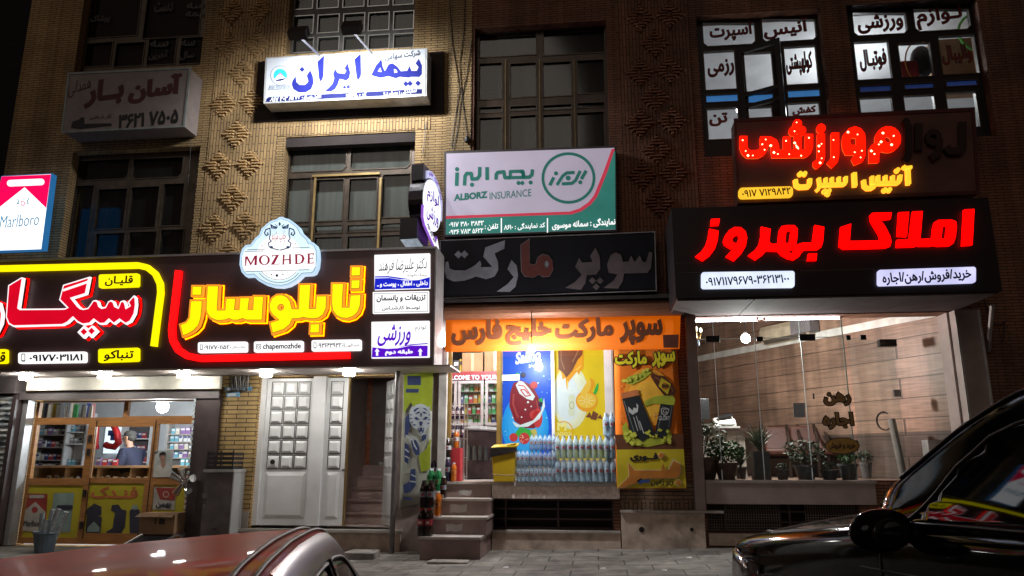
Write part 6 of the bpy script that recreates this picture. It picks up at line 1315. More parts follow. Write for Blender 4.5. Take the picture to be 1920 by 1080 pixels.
hq('splash', GRN, [[(1166,800),(1175,790),(1180,812),(1195,818),(1215,822),(1240,818),(1256,800),(1260,820),(1245,832),(1215,838),(1185,835),(1170,822)], [(1167,716),(1180,705),(1200,700),(1216,692),(1222,699),(1205,712),(1185,722)], [(1208,752),(1230,742),(1252,740),(1248,758),(1225,757),(1210,762)]], 2)
hq('can', CAN, [[(1166,746),(1198,740),(1228,812),(1205,828),(1183,815)], [(1240,750),(1264,752),(1258,800),(1245,825),(1227,815)]], 3); hq('can_lid', M('copper print', (.5,.17,.06), .4), [[(1165,737),(1195,730),(1199,741),(1166,748)]], 4); hq('can_lid', GRN, [[(1238,748),(1242,742),(1262,742),(1266,750),(1264,760),(1239,757)]], 4)
hq('bottle_print', BOT, [[(1222,698),(1228,703),(1245,705),(1262,722),(1268,735),(1258,748),(1246,742),(1232,725),(1220,706)]], 3); hq('bottle_label', YEP, [[(1240,708),(1258,720),(1252,740),(1235,724)]], 4); hq('wings', SIL, [[(1178,762),(1186,770),(1188,764),(1194,766),(1193,756),(1197,760),(1196,772),(1186,778),(1179,772)]], 4)
hq('label_ring', M('red label print', (.55,.08,.02), .5), [disc(1246.5,724,6,16), ('h', disc(1246.5,724,4.4,14))], 5); text(hb, 'STARS', 1241,721,1253,727, HY_-.026, INK, rtl=False, bold=.02)
text(hb, 'GLORY', 1235,780,1256,788, HY_-.023, SIL, rtl=False, bold=.02); hq('shield', SIL, [[(1239,766),(1247,764),(1255,767),(1252,776),(1246,780),(1240,775)], ('h', [(1240.5,767),(1247,765.5),(1253.5,768),(1251,775),(1246,778),(1241,774)])], 4); text(hb, 'G', 1243,767,1250,775, HY_-.023, SIL, rtl=False); hq('can_script', SIL, stroke([(1188,782),(1196,808)],1.2)+stroke([(1193,780),(1201,806)],1.2)+stroke([(1199,790),(1207,812)],2), 4)
ORP = M('deep orange print', (.55,.20,.03), .5)
hq('big_letter_edge', M('pale edge print', (.65,.55,.25), .5), [offset(ccw([(1178,868),(1190,882),(1253,882),(1262,862),(1275,870),(1277,885),(1270,896),(1205,897),(1195,905),(1170,914),(1158,915),(1180,893)]), 1.6), dia(1240,854,7.5), dia(1272,905,7.5)], 4)
hq('big_letter', ORP, [[(1178,868),(1190,882),(1240,882),(1243,868),(1248,882),(1255,880),(1263,864),(1275,870),(1277,885),(1270,896),(1205,897),(1195,905),(1170,914),(1158,915),(1180,893)], dia(1240,854,6), dia(1272,905,6)], 5)
text(hb, 'فــوری', 1181,849,1234,865, HY_-.020, INK, bold=.05); text(hb, 'زیر زمین', 1220,898,1262,911, HY_-.026, INK, bold=.03); hq('arrow', M('blue print', (.03,.08,.30), .5), [[(1193,902),(1203,896),(1203,900),(1218,899),(1218,905),(1203,905),(1203,909)]], 5)

# ---- bottles
def bottle_mat(name, tint, body, k=.5):
    m = bpy.data.materials.new(name); m.use_nodes = True; n = m.node_tree; L = n.links.new; b = n.nodes['Principled BSDF']; o = [k_ for k_ in n.nodes if k_.type == 'OUTPUT_MATERIAL'][0]
    t = n.nodes.new('ShaderNodeBsdfTransparent'); t.inputs[0].default_value = (*tint,1); mi = n.nodes.new('ShaderNodeMixShader'); lw = n.nodes.new('ShaderNodeLayerWeight'); lw.inputs[0].default_value = .35
    mr = n.nodes.new('ShaderNodeMapRange'); mr.inputs[3].default_value = k*.45; mr.inputs[4].default_value = min(1,k*1.7); L(lw.outputs['Facing'], mr.inputs[0]); L(mr.outputs[0], mi.inputs[0]); L(t.outputs[0], mi.inputs[1]); L(b.outputs[0], mi.inputs[2]); L(mi.outputs[0], o.inputs[0])
    b.inputs['Base Color'].default_value = (*body,1); b.inputs['Roughness'].default_value = .12; return m
WAT = bottle_mat('water bottle plastic', (.86,.94,1.0), (.72,.86,.98), .48); COLA = M('cola', (.018,.008,.006), .12, var=.1); SPR = M('green bottle', (.015,.16,.05), .15, var=.2); FAN = M('orange drink', (.55,.13,.01), .15, var=.15); GRAPE = M('dark violet drink', (.03,.018,.05), .15)
def bottle_prof(r, h): return [(r*.92,0),(r,.01*h/.2),(r,h*.28),(r*.90,h*.33),(r,h*.38),(r,h*.66),(r*.93,h*.74),(r*.72,h*.83),(r*.44,h*.90),(r*.42,h*.94)]
def bottle_pack(name, label, cat, group, mat, r, h, nx, ny, lab, cap, film=None, capcol=None):
    t = thing(name, label, cat, (0,0,0), group)
    b = None
    for i in range(nx):
        for j in range(ny):
            x = (i-(nx-1)/2)*r*2.02; y = (j-(ny-1)/2)*r*2.02
            if b is None:
                b = MB().lathe((0,0,0), bottle_prof(r,h), 10).build('bottle', mat, t, smooth=True)
                if lab: 
                    lb = MB().lathe((0,0,0), [(r*1.015,h*.39),(r*1.015,h*.60)], 10).build('label', lab, b)
                    MB().obox((0,-r*.99,h*.49),(r*.40,0,0),(0,r*.06,0),(0,0,h*.035)).build('label_print', PM['red'] if lab is not PM['red'] else PM['white'], b)
                MB().cyl((0,0,h*.925),(0,0,h), r*.44, r*.44, 8).build('cap', cap, b); freeze(b); b.location = (x,y,0)
            else: c = copy_tree(b, t); c.location = (x,y,0)
    if film:
        w2, d2 = nx*r*1.01, ny*r*1.01
        MB().rbox(-w2-.002, w2+.002, -d2-.002, d2+.002, .002, h*.66, r*.9, 4).build('shrink_film', film, t)
    freeze(t); return t
FILMM = glass('shrink film', (.93,.96,.98), 1.6, .12); CAPW = M('white cap', (.6,.65,.7), .4); CAPB = M('blue cap', (.25,.4,.6), .4); LABW = M('water label', (.5,.55,.62), .4, var=.5, scale=60)
GW = 'shrink wrapped water packs under the market posters'
SZ = .870
small = bottle_pack('water_pack', 'pack of small water bottles in the stack beside the yellow bin', 'water pack', GW, WAT, .029, .205, 3, 2, LABW, CAPB, FILMM)
big = bottle_pack('water_pack', 'pack of large water bottles in the stack by the white window jamb', 'water pack', GW, WAT, .040, .30, 2, 2, LABW, CAPW, FILMM)
YB = 10.30; xs0 = P(980.5,886,YB)[0]; n = 0
for r_, (zr, cols_) in enumerate(((SZ,(0,1,2)),(SZ+.207,(0,1,2)),(SZ+.414,(1,2)))):
    for c in cols_:
        L_ = (xs0+c*.182, YB, zr)
        if n == 0: small.location = L_
        else: dup(small, L_)
        n += 1
xs1 = P(1052,886,YB)[0]; n = 0
for zr in (SZ, SZ+.302):
    for c in range(5):
        L_ = (xs1+c*.163, YB, zr)
        if n == 0: big.location = L_
        else: dup(big, L_)
        n += 1
dup(big, (xs1+4*.163, YB, SZ+.604), label='lone top pack of large water bottles above the stack by the white window jamb')
# ---- yellow bin
bnx = P(946,902,10.28)[0]
bn = thing('rubbish_bin', 'yellow plastic rubbish bin with a black bag and open yellow lid', 'bin', (bnx, 10.28, SZ))
YP = M('yellow plastic', (.62,.42,.015), .4, var=.12, dirt=.15)
m = MB(); hw = .135; h_ = .42
m.add([(bnx-hw,10.16,SZ),(bnx+hw,10.16,SZ),(bnx+hw,10.40,SZ),(bnx-hw,10.40,SZ),(bnx-hw-.03,10.14,SZ+h_),(bnx+hw+.03,10.14,SZ+h_),(bnx+hw+.03,10.42,SZ+h_),(bnx-hw-.03,10.42,SZ+h_)], [(3,2,1,0),(0,1,5,4),(1,2,6,5),(2,3,7,6),(3,0,4,7)]); m.build('body', YP, bn, bevel=.01)
m = MB(); m.add([(bnx-hw-.04,10.125,SZ+h_-.10),(bnx+hw-.06,10.125,SZ+h_-.05),(bnx+hw+.05,10.125,SZ+h_-.02),(bnx+hw+.045,10.13,SZ+h_+.03),(bnx-hw-.05,10.13,SZ+h_+.03),(bnx-hw-.05,10.43,SZ+h_+.03),(bnx+hw+.045,10.43,SZ+h_+.03)], [(0,1,2,3,4),(4,3,6,5)]); m.build('bag', M('black bag', (.015,.012,.012), .3, bump=.5, scale=30), bn)
m = MB(); m.obox((bnx+.01,10.28,SZ+h_+.05),(hw+.04,0,.012),(0,.15,.02),(0,-.002,.014)).obox((bnx+.11,10.20,SZ+h_+.07),(.06,0,.015),(0,.06,0),(0,0,.006)); m.build('lid', YP, bn, bevel=.006)
MB().tube([(bnx-hw-.012,10.135,SZ+.10),(bnx+.05,10.13,SZ+.085),(bnx+hw+.03,10.135,SZ+.10)], .006, 6).build('strap', M('tan strap', (.3,.22,.12), .6), bn)
# ---- entrance steps
SX0, SX1 = P(806,935,10.0)[0], P(918,935,10.0)[0]
es = thing('entrance_steps', 'brown stone steps with pale treads leading up to the market entrance', 'steps', ((SX0+SX1)/2, 9.8, 0))
RIS = M('brown stone riser', (.30,.21,.195), .4, var=.3, scale=4, dirt=.3); TRD = M('pale step tread', (.50,.46,.42), .5, var=.2, scale=6, dirt=.25)
st_y = [9.36, 9.66, 9.97, 10.27]; st_z = [.245, .455, .665, .868]; st_px = [(785,902),(795,913),(800,919),(806,921)]
for k in range(4):
    x0_ = P(st_px[k][0], 1000, st_y[k])[0]; x1_ = P(st_px[k][1], 960, st_y[k])[0]
    ye = st_y[k+1]+.002 if k < 3 else FY+.05
    s_ = MB().box(x0_+.015, x1_-.01, st_y[k]+.015, FY-.005 if k < 3 else FY-.006, -.12 if k == 0 else st_z[k-1]+.001, st_z[k]-.032).build('step', RIS, es)
    MB().box(x0_, x1_, st_y[k]-.012, FY-.004, st_z[k]-.030, st_z[k]).build('tread', TRD, s_)
PAP = M('torn paper', (.45,.42,.40), .8, var=.3)
for y0, y1, x0, x1, yy in ((918,930,860,885,st_y[3]),(945,962,843,876,st_y[2]),(982,997,836,868,st_y[1])):
    flat(es, 'torn_paper', PAP, [[(x0,y0+1),(x0+9,y0),(x0+20,y0+2),(x1,y0),(x1-2,y1-3),(x0+18,y1),(x0+8,y1-2),(x0+1,y1)]], yy+.009, .004)
def cblock(lb, px0, px1, pyt, pyb, Y, d_):
    z1_ = P((px0+px1)/2, pyt, Y)[1]; x0_, x1_ = P(px0, pyb, Y)[0], P(px1, pyb, Y)[0]; zb_ = pav((x0_+x1_)/2)-.01
    m = MB(); m.add([(x0_,Y,zb_),(x1_,Y,zb_),(x1_-.01,Y+d_,zb_),(x0_+.03,Y+d_,zb_),(x0_+.005,Y+.01,z1_),(x1_-.012,Y+.006,z1_-.006),(x1_-.02,Y+d_,z1_),(x0_+.03,Y+d_,z1_)], [(3,2,1,0),(4,5,6,7),(0,1,5,4),(1,2,6,5),(2,3,7,6),(3,0,4,7)])
    return tag(m.build('concrete_block', CONC, bevel=.012), lb, 'block')
cblock('loose concrete block used as a low step before the market stairs', 798, 878, 1053, 1072, 8.98, .22)
cblock('concrete step block on the pavement before the white doors', 640, 700, 1036, 1056, 9.45, .35)
# ---- soft drink packs around the entrance
GS = 'soft drink packs stacked on the entrance steps'
CAPR = M('red cap', (.5,.03,.03), .4); CAPK = M('dark cap', (.03,.03,.03), .4)
def pack(lb, mat, lab, cap, r, h, nx, ny, X, Y, Z, film=FILMM): 
    t = bottle_pack('drink_pack', lb, 'drink pack', GS, mat, r, h, nx, ny, lab, cap, film); t.location = (X, Y, Z); return t
xq = lambda px, Y: P(px, 960, Y)[0]
pack('lower pack of cola bottles on the lowest entrance step', COLA, PM['red'], CAPR, .045, .33, 2, 2, xq(799,9.50), 9.48, st_z[0])
pack('upper pack of cola bottles stacked on another cola pack', COLA, PM['grey'], CAPK, .045, .33, 2, 2, xq(801,9.50), 9.50, st_z[0]+.332)
pack('single orange soda bottles on the second entrance step', FAN, PM['orange'], CAPW, .04, .31, 1, 2, xq(820,9.75), 9.78, st_z[1])
pack('pack of green soda bottles by the tiger banner', SPR, PM['green'], CAPW, .047, .33, 2, 2, xq(813,10.05), 10.07, st_z[2]+.05)
tag(MB().rbox(xq(806,10.05)-.03, xq(820,10.05)+.09, 9.99, 10.16, st_z[2]+.001, st_z[2]+.048, .02).build('cardboard_tray', CARD), 'flat cardboard tray under the pack of green soda bottles', 'tray')
pack('pack of grey cola bottles beside the green pack on the steps', COLA, PM['grey'], CAPW, .04, .28, 1, 2, xq(830,10.05), 10.08, st_z[2])
pack('pack of dark violet drink bottles at the entrance by the plaster pier', GRAPE, PM['grey'], CAPW, .045, .32, 3, 2, xq(826,10.42)+.0, 10.42, SZ)
pack('clear bottle pack standing on the violet drink pack', COLA, PM['white'], CAPW, .04, .26, 2, 2, xq(833,10.45), 10.45, SZ+.322)
pack('orange soda bottles on the market floor by the entrance', FAN, PM['orange'], CAPW, .035, .25, 1, 2, xq(850,10.42), 10.40, SZ)
pack('orange soda bottles on top of the red carton by the entrance', FAN, PM['white'], CAPW, .035, .25, 1, 2, xq(851,10.5), 10.60, SZ+.45)
tag(MB().rbox(xq(843,10.5), xq(862,10.5), 10.52, 10.72, SZ+.002, SZ+.448, .02).build('carton', PM['red']), 'tall red carton behind the orange soda bottles at the entrance', 'carton')
# ---- wire rack with snacks
RY = 11.0; rx0, rx1 = P(836,820,RY)[0], P(873,820,RY)[0]
rk = thing('wire_rack', 'tall wire rack of bottles and snacks inside the market entrance', 'rack', ((rx0+rx1)/2, RY, SZ))
m = MB()
for x in (rx0, rx1):
    for y in (RY-.14, RY+.14): m.cyl((x,y,SZ),(x,y,SZ+1.15),.008,None,6)
rz = [SZ+.05+.27*k for k in range(4)]
for z in rz:
    for y in np.linspace(RY-.14, RY+.14, 5): m.cyl((rx0,y,z),(rx1,y,z),.005,None,5)
    m.tube([(rx0,RY-.14,z+.06),(rx1,RY-.14,z+.06)], .005, 5)
m.build('wires', STEEL, rk)
GR = 'snacks and bottles on the wire rack'
vb = bottle_pack('bottle', 'small violet bottle on the wire rack in the market', 'bottle', GR, GRAPE, .03, .20, 1, 1, PM['white'], CAPW)
kk = [('s1','yellow',.07,.05,.14,'small yellow snack packet on the wire rack',GR,'red'),('s2','red',.08,.05,.12,'small red snack packet on the wire rack',GR),('s3','cyan',.07,.05,.13,'small cyan snack packet on the wire rack',GR),('s4','white',.08,.05,.12,'small white snack packet on the wire rack',GR,'red'),('s5','navy',.07,.05,.15,'small navy snack packet on the wire rack',GR)]
fill_row(kk, rx0+.01, rx1-.06, RY-.06, rz[0]+.008); fill_row(kk, rx0+.01, rx1-.06, RY-.06, rz[1]+.008)
for i in range(4):
    for k, z in enumerate((rz[2], rz[3])):
        L_ = (rx0+.035+i*.07, RY-.06, z+.008)
        if i+k == 0: vb.location = L_
        else: dup(vb, L_)
# pink oval board
po = thing('oval_board', 'pink oval advertising board hanging inside the market door jamb', 'board', (P(840,714,FY+.3)[0], FY+.32, P(840,755,FY+.3)[1]))
flat(po, 'board', M('pink card', (.62,.30,.26), .5, var=.15), [disc(838,716,10,24,42)], FY+.32, .012); flat(po, 'print', PM['red'], [disc(838,706,5,12,5), rrect(832,722,844,726,1)], FY+.316)
# ---- fridge with lettering, cartons on it
FYY = 13.0; fx0, fx1 = P(806,760,FYY)[0], P(962,760,FYY)[0]; fz1 = P(880,697,FYY)[1]; fzd = P(880,713,FYY)[1]
fr = thing('drinks_fridge', 'tall red drinks fridge with three glass doors at the back of the market', 'fridge', ((fx0+fx1)/2, FYY, SZ))
FRED = M('fridge maroon', (.22,.02,.03), .35); BLKI = M('fridge inside', (.30,.31,.33), .6)
m = MB(); m.box(fx0, fx1, FYY+.5, FYY+.55, SZ, fz1); m.box(fx0, fx0+.04, FYY, FYY+.5, SZ, fz1); m.box(fx1-.04, fx1, FYY, FYY+.5, SZ, fz1); m.box(fx0, fx1, FYY, FYY+.5, fz1-.04, fz1); m.box(fx0+.04,fx1-.04,FYY+.03,FYY+.5,SZ,SZ+.25); m.build('cabinet', FRED, fr)
MB().box(fx0+.04, fx1-.04, FYY+.47, FYY+.495, SZ+.26, fz1-.05).build('lining', BLKI, fr)
MB().box(fx0, fx1, FYY-.04, FYY-.002, fzd, fz1).build('header', FRED, fr); text(fr, 'WELCOME TO YOUR SHOP', 829,703,962,712, FYY-.045, M('header print', (.45,.55,.65), .4, emi=(.5,.6,.7), es=.3), rtl=False, bold=.04)
for a_, b_ in ((812,857),(859,907),(910,955)):
    xa_, xb_ = P(a_,760,FYY)[0], P(b_,760,FYY)[0]
    for z0_, z1_ in ((P(880,798,FYY)[1], fzd-.01),(SZ+.02, P(880,803,FYY)[1])):
        m = MB(); frame(m, xa_, xb_, z0_, z1_, FYY-.03, FYY-.004, .05); d = m.build('door', M('fridge door frame', (.40,.38,.40), .4, .3), fr); MB().box(xa_+.05, xb_-.05, FYY-.02, FYY-.014, z0_+.05, z1_-.05).build('pane', GL, d)
zsf = [P(880,y,FYY+.2)[1] for y in (795,777,757,735)]
for z in zsf: MB().box(fx0+.05, fx1-.05, FYY+.05, FYY+.46, z-.012, z).build('shelf', STEEL, fr)
GF = 'drinks and cartons in the market fridge'
kf = [('f1','navy',.075,.06,.13,'navy carton in the market fridge',GF),('f2','yellow',.06,.06,.17,'yellow carton in the market fridge',GF,'orange'),('f3','white',.09,.06,.14,'white carton in the market fridge',GF,'green'),('f4','green',.07,.06,.16,'green carton in the market fridge',GF),('f5','red',.07,.06,.13,'red carton in the market fridge',GF),('f6','orange',.07,.06,.16,'orange carton in the market fridge',GF)]
for z in zsf: fill_row(kf, fx0+.5, fx1-.15, FYY+.16, z+.002)
for (a_, b_, t_, lb) in ((866,905,661,'left brown cardboard carton on top of the drinks fridge'),(908,948,652,'right tall brown cardboard carton on top of the drinks fridge')):
    xa_, xb_ = P(a_,690,FYY)[0], P(b_,690,FYY)[0]; zt_ = P(890,t_,FYY)[1]; c = thing('carton', lb, 'carton', ((xa_+xb_)/2,FYY+.2,fz1), None)
    MB().box(xa_, xb_, FYY+.02, FYY+.4, fz1+.002, zt_).build('box', CARD, c); MB().box((xa_+xb_)/2-.025, (xa_+xb_)/2+.025, FYY+.016, FYY+.019, fz1+.02, zt_-.01).build('tape', M('tape', (.40,.30,.18), .4), c)
ks = [('t1','black',.10,.1,.22,'black box with white stripes on top of the fridge','small goods on top of the fridge'),('t2','yellow',.07,.08,.24,'slim yellow packet on top of the fridge','small goods on top of the fridge','black')]
fill_row(ks, P(836,690,FYY)[0], P(862,690,FYY)[0], FYY+.15, fz1+.003)
# ---- freezer chest
fzx0, fzx1 = P(872,850,11.6)[0], P(936,850,11.6)[0]; fzz = P(900,806,11.6)[1]
fc = thing('chest_freezer', 'grey chest freezer with a glass lid in the market doorway', 'freezer', ((fzx0+fzx1)/2, 11.6, SZ))
m = MB(); m.add([(fzx0,11.6,SZ+.001),(fzx1,11.55,SZ+.001),(fzx1,12.4,SZ+.001),(fzx0,12.4,SZ+.001),(fzx0-.02,11.6,fzz),(fzx1,11.55,fzz-.04),(fzx1,12.4,fzz+.03),(fzx0-.02,12.4,fzz+.08)], [(3,2,1,0),(0,1,5,4),(1,2,6,5),(2,3,7,6),(3,0,4,7),(4,5,6,7)]); m.build('body', M('freezer wrap', (.10,.085,.085), .25, var=.6, scale=5), fc, bevel=.015)
m = MB(); m.add([(fzx0-.03,11.57,fzz+.003),(fzx1+.01,11.52,fzz-.036),(fzx1+.01,12.42,fzz+.035),(fzx0-.03,12.42,fzz+.085),(fzx0-.03,11.57,fzz+.03),(fzx1+.01,11.52,fzz-.01),(fzx1+.01,12.42,fzz+.06),(fzx0-.03,12.42,fzz+.11)], [(3,2,1,0),(0,1,5,4),(1,2,6,5),(2,3,7,6),(3,0,4,7),(4,5,6,7)]); m.build('lid', M('freezer lid', (.45,.46,.48), .2, .2), fc)
m = MB(); 
for k in range(5): x = fzx0+.06+k*.09; m.lathe((x,11.57+.0*k,SZ+.28), bottle_prof(.03,.24), 8)
m.v = [(x,y-.0,z) for x,y,z in m.v]; m.build('printed_bottles', M('dim printed bottles', (.10,.13,.11), .4, var=.6, scale=9), fc)

# ================================================================ office
OY1 = FY+.05
gx = [P(1283,760,OY1)[0], P(1346,760,OY1)[0], P(1424,760,OY1)[0], P(1512,760,OY1)[0], P(1592,750,OY1)[0]]
zg0, zg1 = .90, P(1430,634,OY1)[1]; zgt = 3.02
og = thing('glass_shopfront', 'frameless glass front of the office with black patch fittings and painted letters', 'glass front', ((gx[0]+gx[4])/2, OY1, zg0))
xl = 1.43
edges_ = [xl, gx[1], gx[2], gx[3], gx[4]]
EDG = M('glass edge', (.55,.60,.58), .3, emi=(.6,.62,.62), es=.10)
for i in range(4):
    MB().box(edges_[i]+.004, edges_[i+1]-.004, OY1, OY1+.01, zg0, zg1-.004).build('pane', GL, og); MB().box(edges_[i]+.004, edges_[i+1]-.004, OY1, OY1+.01, zg1+.004, zgt-.002).build('pane', GL, og)
m = MB()
for x in edges_[1:4]: m.box(x-.004, x+.004, OY1-.002, OY1+.012, zg0, zgt-.002)
m.box(xl, gx[4], OY1-.002, OY1+.012, zg1-.004, zg1+.004); m.build('glass_joint', EDG, og)
MB().box(gx[4]-.004, gx[4]+.006, OY1-.004, OY1+.014, zg0, zgt-.002).build('glass_edge', M('green glass edge', (.12,.16,.14), .2), og)
for px, wd_ in ((1336,26),(1424,11),(1513,28),(1590,8),(1618,10)):
    a = P(px, 629, OY1)[0]; w2 = wd_/136/2; MB().box(a-w2, a+w2, OY1-.015, OY1+.026, zg1-.045, zg1+.045 if wd_ > 15 else zg1+.02).build('patch_fitting', BLACK, og, bevel=.004)
GLT = M('painted brown letters', (.30,.17,.06), .5, var=.2); GLO = M('painted black outline', (.02,.014,.01), .5)
text(og, 'رهن', 1545,736,1595,760, OY1-.006, GLT, bold=.045, out=(.014, GLO), depth=.002); text(og, 'اجاره', 1543,774,1600,804, OY1-.006, GLT, bold=.045, out=(.014, GLO), depth=.002)
flat(og, 'oval_sticker', GLO, [disc(1579,836,33,28,16)], OY1-.003, .002); flat(og, 'oval_face', M('ochre sticker', (.40,.22,.05), .5), [disc(1579,836,31,28,14.5)], OY1-.006, .002); text(og, 'خرید و فروش', 1554,829,1604,843, OY1-.009, GLO, bold=.03, depth=.002)
# door leaf ajar and side glass
dgx = P(1700,760,FY+.5)[0]
m = MB(); m.add([(gx[4]+.09,FY+.095,.90),(dgx+.01,FY+.745,.90),(dgx,FY+.75,.90),(gx[4]+.08,FY+.10,.90),(gx[4]+.09,FY+.095,zg1),(dgx+.01,FY+.745,zg1),(dgx,FY+.75,zg1),(gx[4]+.08,FY+.10,zg1)], [(3,2,1,0),(4,5,6,7),(0,1,5,4),(1,2,6,5),(2,3,7,6),(3,0,4,7)]); d = m.build('glass_door', GL, og)
a = P(1740,735,FY+.55); MB().box(dgx-.07,dgx+.02,FY+.70,FY+.76,a[1]-.05,a[1]+.05).build('lock', STEEL, d); a = P(1655,790,FY+.4)
m = MB(); m.tube([(a[0]+.10*math.cos(R(t)), FY+.33, a[1]+.12*math.sin(R(t))) for t in range(60,320,20)], .014, 7); m.build('handle', CHR, d); a = P(1708,625,FY+.6); MB().box(dgx-.20,dgx+.03,FY+.66,FY+.77,zg1-.05,zg1+.05).build('patch_fitting', BLACK, d)
# things in the office
def thing_at(name, label, cat, px, py, Y, group=None): x, z = P(px, py, Y); return thing(name, label, cat, (x, Y, z), group), x, z
acz = lambda x: FY+.28 + (x-ox0)*(oy1-oy0)/(ox1-ox0)
ac, ax_, az_ = thing_at('air_conditioner', 'cream wall air conditioner on the boarded office wall', 'air conditioner', 1490, 640, 14.3)
u = Vector((ox0-ox1, oy0-oy1, 0)).normalized(); nn = Vector((-u.y, u.x, 0)); nn = nn if nn.y < 0 else -nn
def on_wall(px, py, off):
    r_ = ray(px, py); d = Vector((ox1-ox0, oy1-oy0)); t = (ox0*d.y - oy0*d.x)/(r_[0]*d.y - r_[1]*d.x); p = Vector((r_[0]*t, r_[1]*t, EYE+r_[2]*t)); return p + nn*off
c0 = on_wall(1440, 628, 0); c1 = on_wall(1530, 618, 0); cm = (c0+c1)/2; hl = (c1-c0).length/2
m = MB()
prof = [(0,.16),(.16,.16),(.20,.08),(.20,-.05),(.14,-.15),(0,-.16)]
vs = []
for s_ in (-1,1):
    for d_, z_ in prof: vs.append(cm + u*(-s_*hl) + nn*d_ + Vector((0,0,z_)))
k = len(prof); m.add(vs, [tuple(range(k)), tuple(range(k,2*k))[::-1]]+[(i,i+k,(i+1)%k+k,(i+1)%k) for i in range(k)]); m.build('case', M('cream plastic', (.55,.45,.33), .4), ac)
m = MB(); m.obox(cm+nn*.165+Vector((0,0,-.12)), u*(hl*.9), nn*.02+Vector((0,0,.03)), Vector((0,0,.006))); m.build('louvre', M('louvre shadow', (.10,.08,.06), .5), ac)
m = MB(); m.obox(on_wall(1519,612,.13), u*.22, nn*.1, Vector((0,0,.13))); tag(m.build('wall_box', M('grey card box', (.20,.18,.19), .7)), 'grey box above the right end of the wall air conditioner', 'box')
# wall sconce at the left
sc, sx_, sz_ = thing_at('chandelier_sconce', 'small gilt chandelier with glass drops at the upper left of the office', 'chandelier', 1300, 632, 10.85)
m = MB(); m.ell((sx_,10.85,sz_),.07,.07,.03); 
for k in range(5): a = R(72*k); m.tube([(sx_,10.85,sz_),(sx_+.09*math.cos(a),10.85+.09*math.sin(a),sz_-.02),(sx_+.11*math.cos(a),10.85+.11*math.sin(a),sz_+.05)], .008, 5)
m.cyl((sx_,10.85,sz_),(sx_,10.85,sz_+.26),.008); m.build('gilt_frame', M('gilt metal', (.6,.4,.15), .3, .8), sc)
m = MB()
for k in range(5): a = R(72*k); m.ell((sx_+.11*math.cos(a),10.85+.11*math.sin(a),sz_+.10),.02,.02,.035,8,6)
m.build('candle_bulbs', E('candle bulb', (1,.85,.6), 5, var=.02), sc, smooth=True)
m = MB()
for k in range(6): a = R(60*k+20); m.ell((sx_+.08*math.cos(a),10.85+.08*math.sin(a),sz_-.09),.014,.014,.04,6,5)
m.build('glass_drops', WAT, sc, smooth=True)
# desk, monitor, machine, phone
DKY = 11.7; dx0, dx1 = P(1296,800,DKY)[0], P(1400,800,DKY)[0]; dz = P(1340,803,DKY)[1]
dk = thing('desk', 'cream fronted office desk with a dark top behind the plants', 'desk', ((dx0+dx1)/2, DKY, .885))
MB().box(dx0-.1, dx1, DKY-.05, DKY+.55, dz-.04, dz).build('top', M('dark desk top', (.06,.035,.03), .3), dk); m = MB(); m.box(dx0-.05, dx1-.04, DKY, DKY+.03, .885, dz-.042); m.box(dx1-.08, dx1-.04, DKY+.03, DKY+.5, .885, dz-.042); m.build('front_panel', M('cream panel', (.42,.38,.33), .5), dk)
mn, mx_, mz_ = thing_at('monitor', 'black flat computer monitor on the desk seen from behind', 'monitor', 1316, 803, DKY+.2)
MB().obox((mx_,DKY+.2,dz+.30),(.13,.03,0),(-.003,.014,0),(0,0,.16)).build('screen_back', BLACK, mn, bevel=.006); m = MB(); m.box(mx_-.02,mx_+.02,DKY+.19,DKY+.22,dz+.02,dz+.2); m.box(mx_-.1,mx_+.1,DKY+.12,DKY+.3,dz+.001,dz+.018); m.build('stand', BLACK, mn)
fx, fxx, fxz = thing_at('fax_machine', 'white fax machine on the office desk', 'fax machine', 1358, 800, DKY+.2)
m = MB(); m.add([(fxx-.17,DKY+.05,dz+.002),(fxx+.17,DKY+.05,dz+.002),(fxx+.17,DKY+.4,dz+.002),(fxx-.17,DKY+.4,dz+.002),(fxx-.15,DKY+.08,dz+.09),(fxx+.15,DKY+.08,dz+.13),(fxx+.14,DKY+.38,dz+.22),(fxx-.14,DKY+.38,dz+.17)], [(3,2,1,0),(4,5,6,7),(0,1,5,4),(1,2,6,5),(2,3,7,6),(3,0,4,7)]); m.build('case', M('white machine plastic', (.6,.58,.55), .4), fx, bevel=.012)
m = MB(); m.obox((fxx+.02,DKY+.2,dz+.19),(.11,0,.02),(0,.07,.02),(0,0,.008)); m.build('paper_tray', BLACK, fx); m = MB(); m.rbox(fxx-.22,fxx+.2,DKY-.02,DKY+.06,dz+.002,dz+.03,.03); m.ell((fxx+.02,DKY+.03,dz+.06),.13,.03,.025,10,6); m.build('handset', MATS['white machine plastic'], fx, smooth=False)
tag(MB().box(P(1527,740,13)[0]-.03,P(1527,740,13)[0]+.03,12.98,13.0,P(1527,748,13)[1],P(1527,738,13)[1]).build('wall_switch', BLACK), 'small black switch on the boarded office wall', 'switch')
nt_ = tag(flat(None, 'paper_notice', M('grey paper', (.30,.32,.33), .6), [[(1487,756),(1509,755),(1510,782),(1489,783)]], OY1-.008, .002), 'grey paper notice stuck inside the office glass', 'notice')
fp, fpx, fpz = thing_at('door_phone', 'grey door phone panel on the office wall by the tall banner', 'door phone', 1296, 745, 10.9)
MB().box(fpx-.04, fpx+.04, 10.86, 10.9, fpz-.02, fpz+.17).build('case', M('grey phone case', (.10,.10,.10), .5), fp); MB().box(fpx-.022, fpx+.012, 10.85, 10.859, fpz+.0, fpz+.10).build('panel', PM['white'], fp)
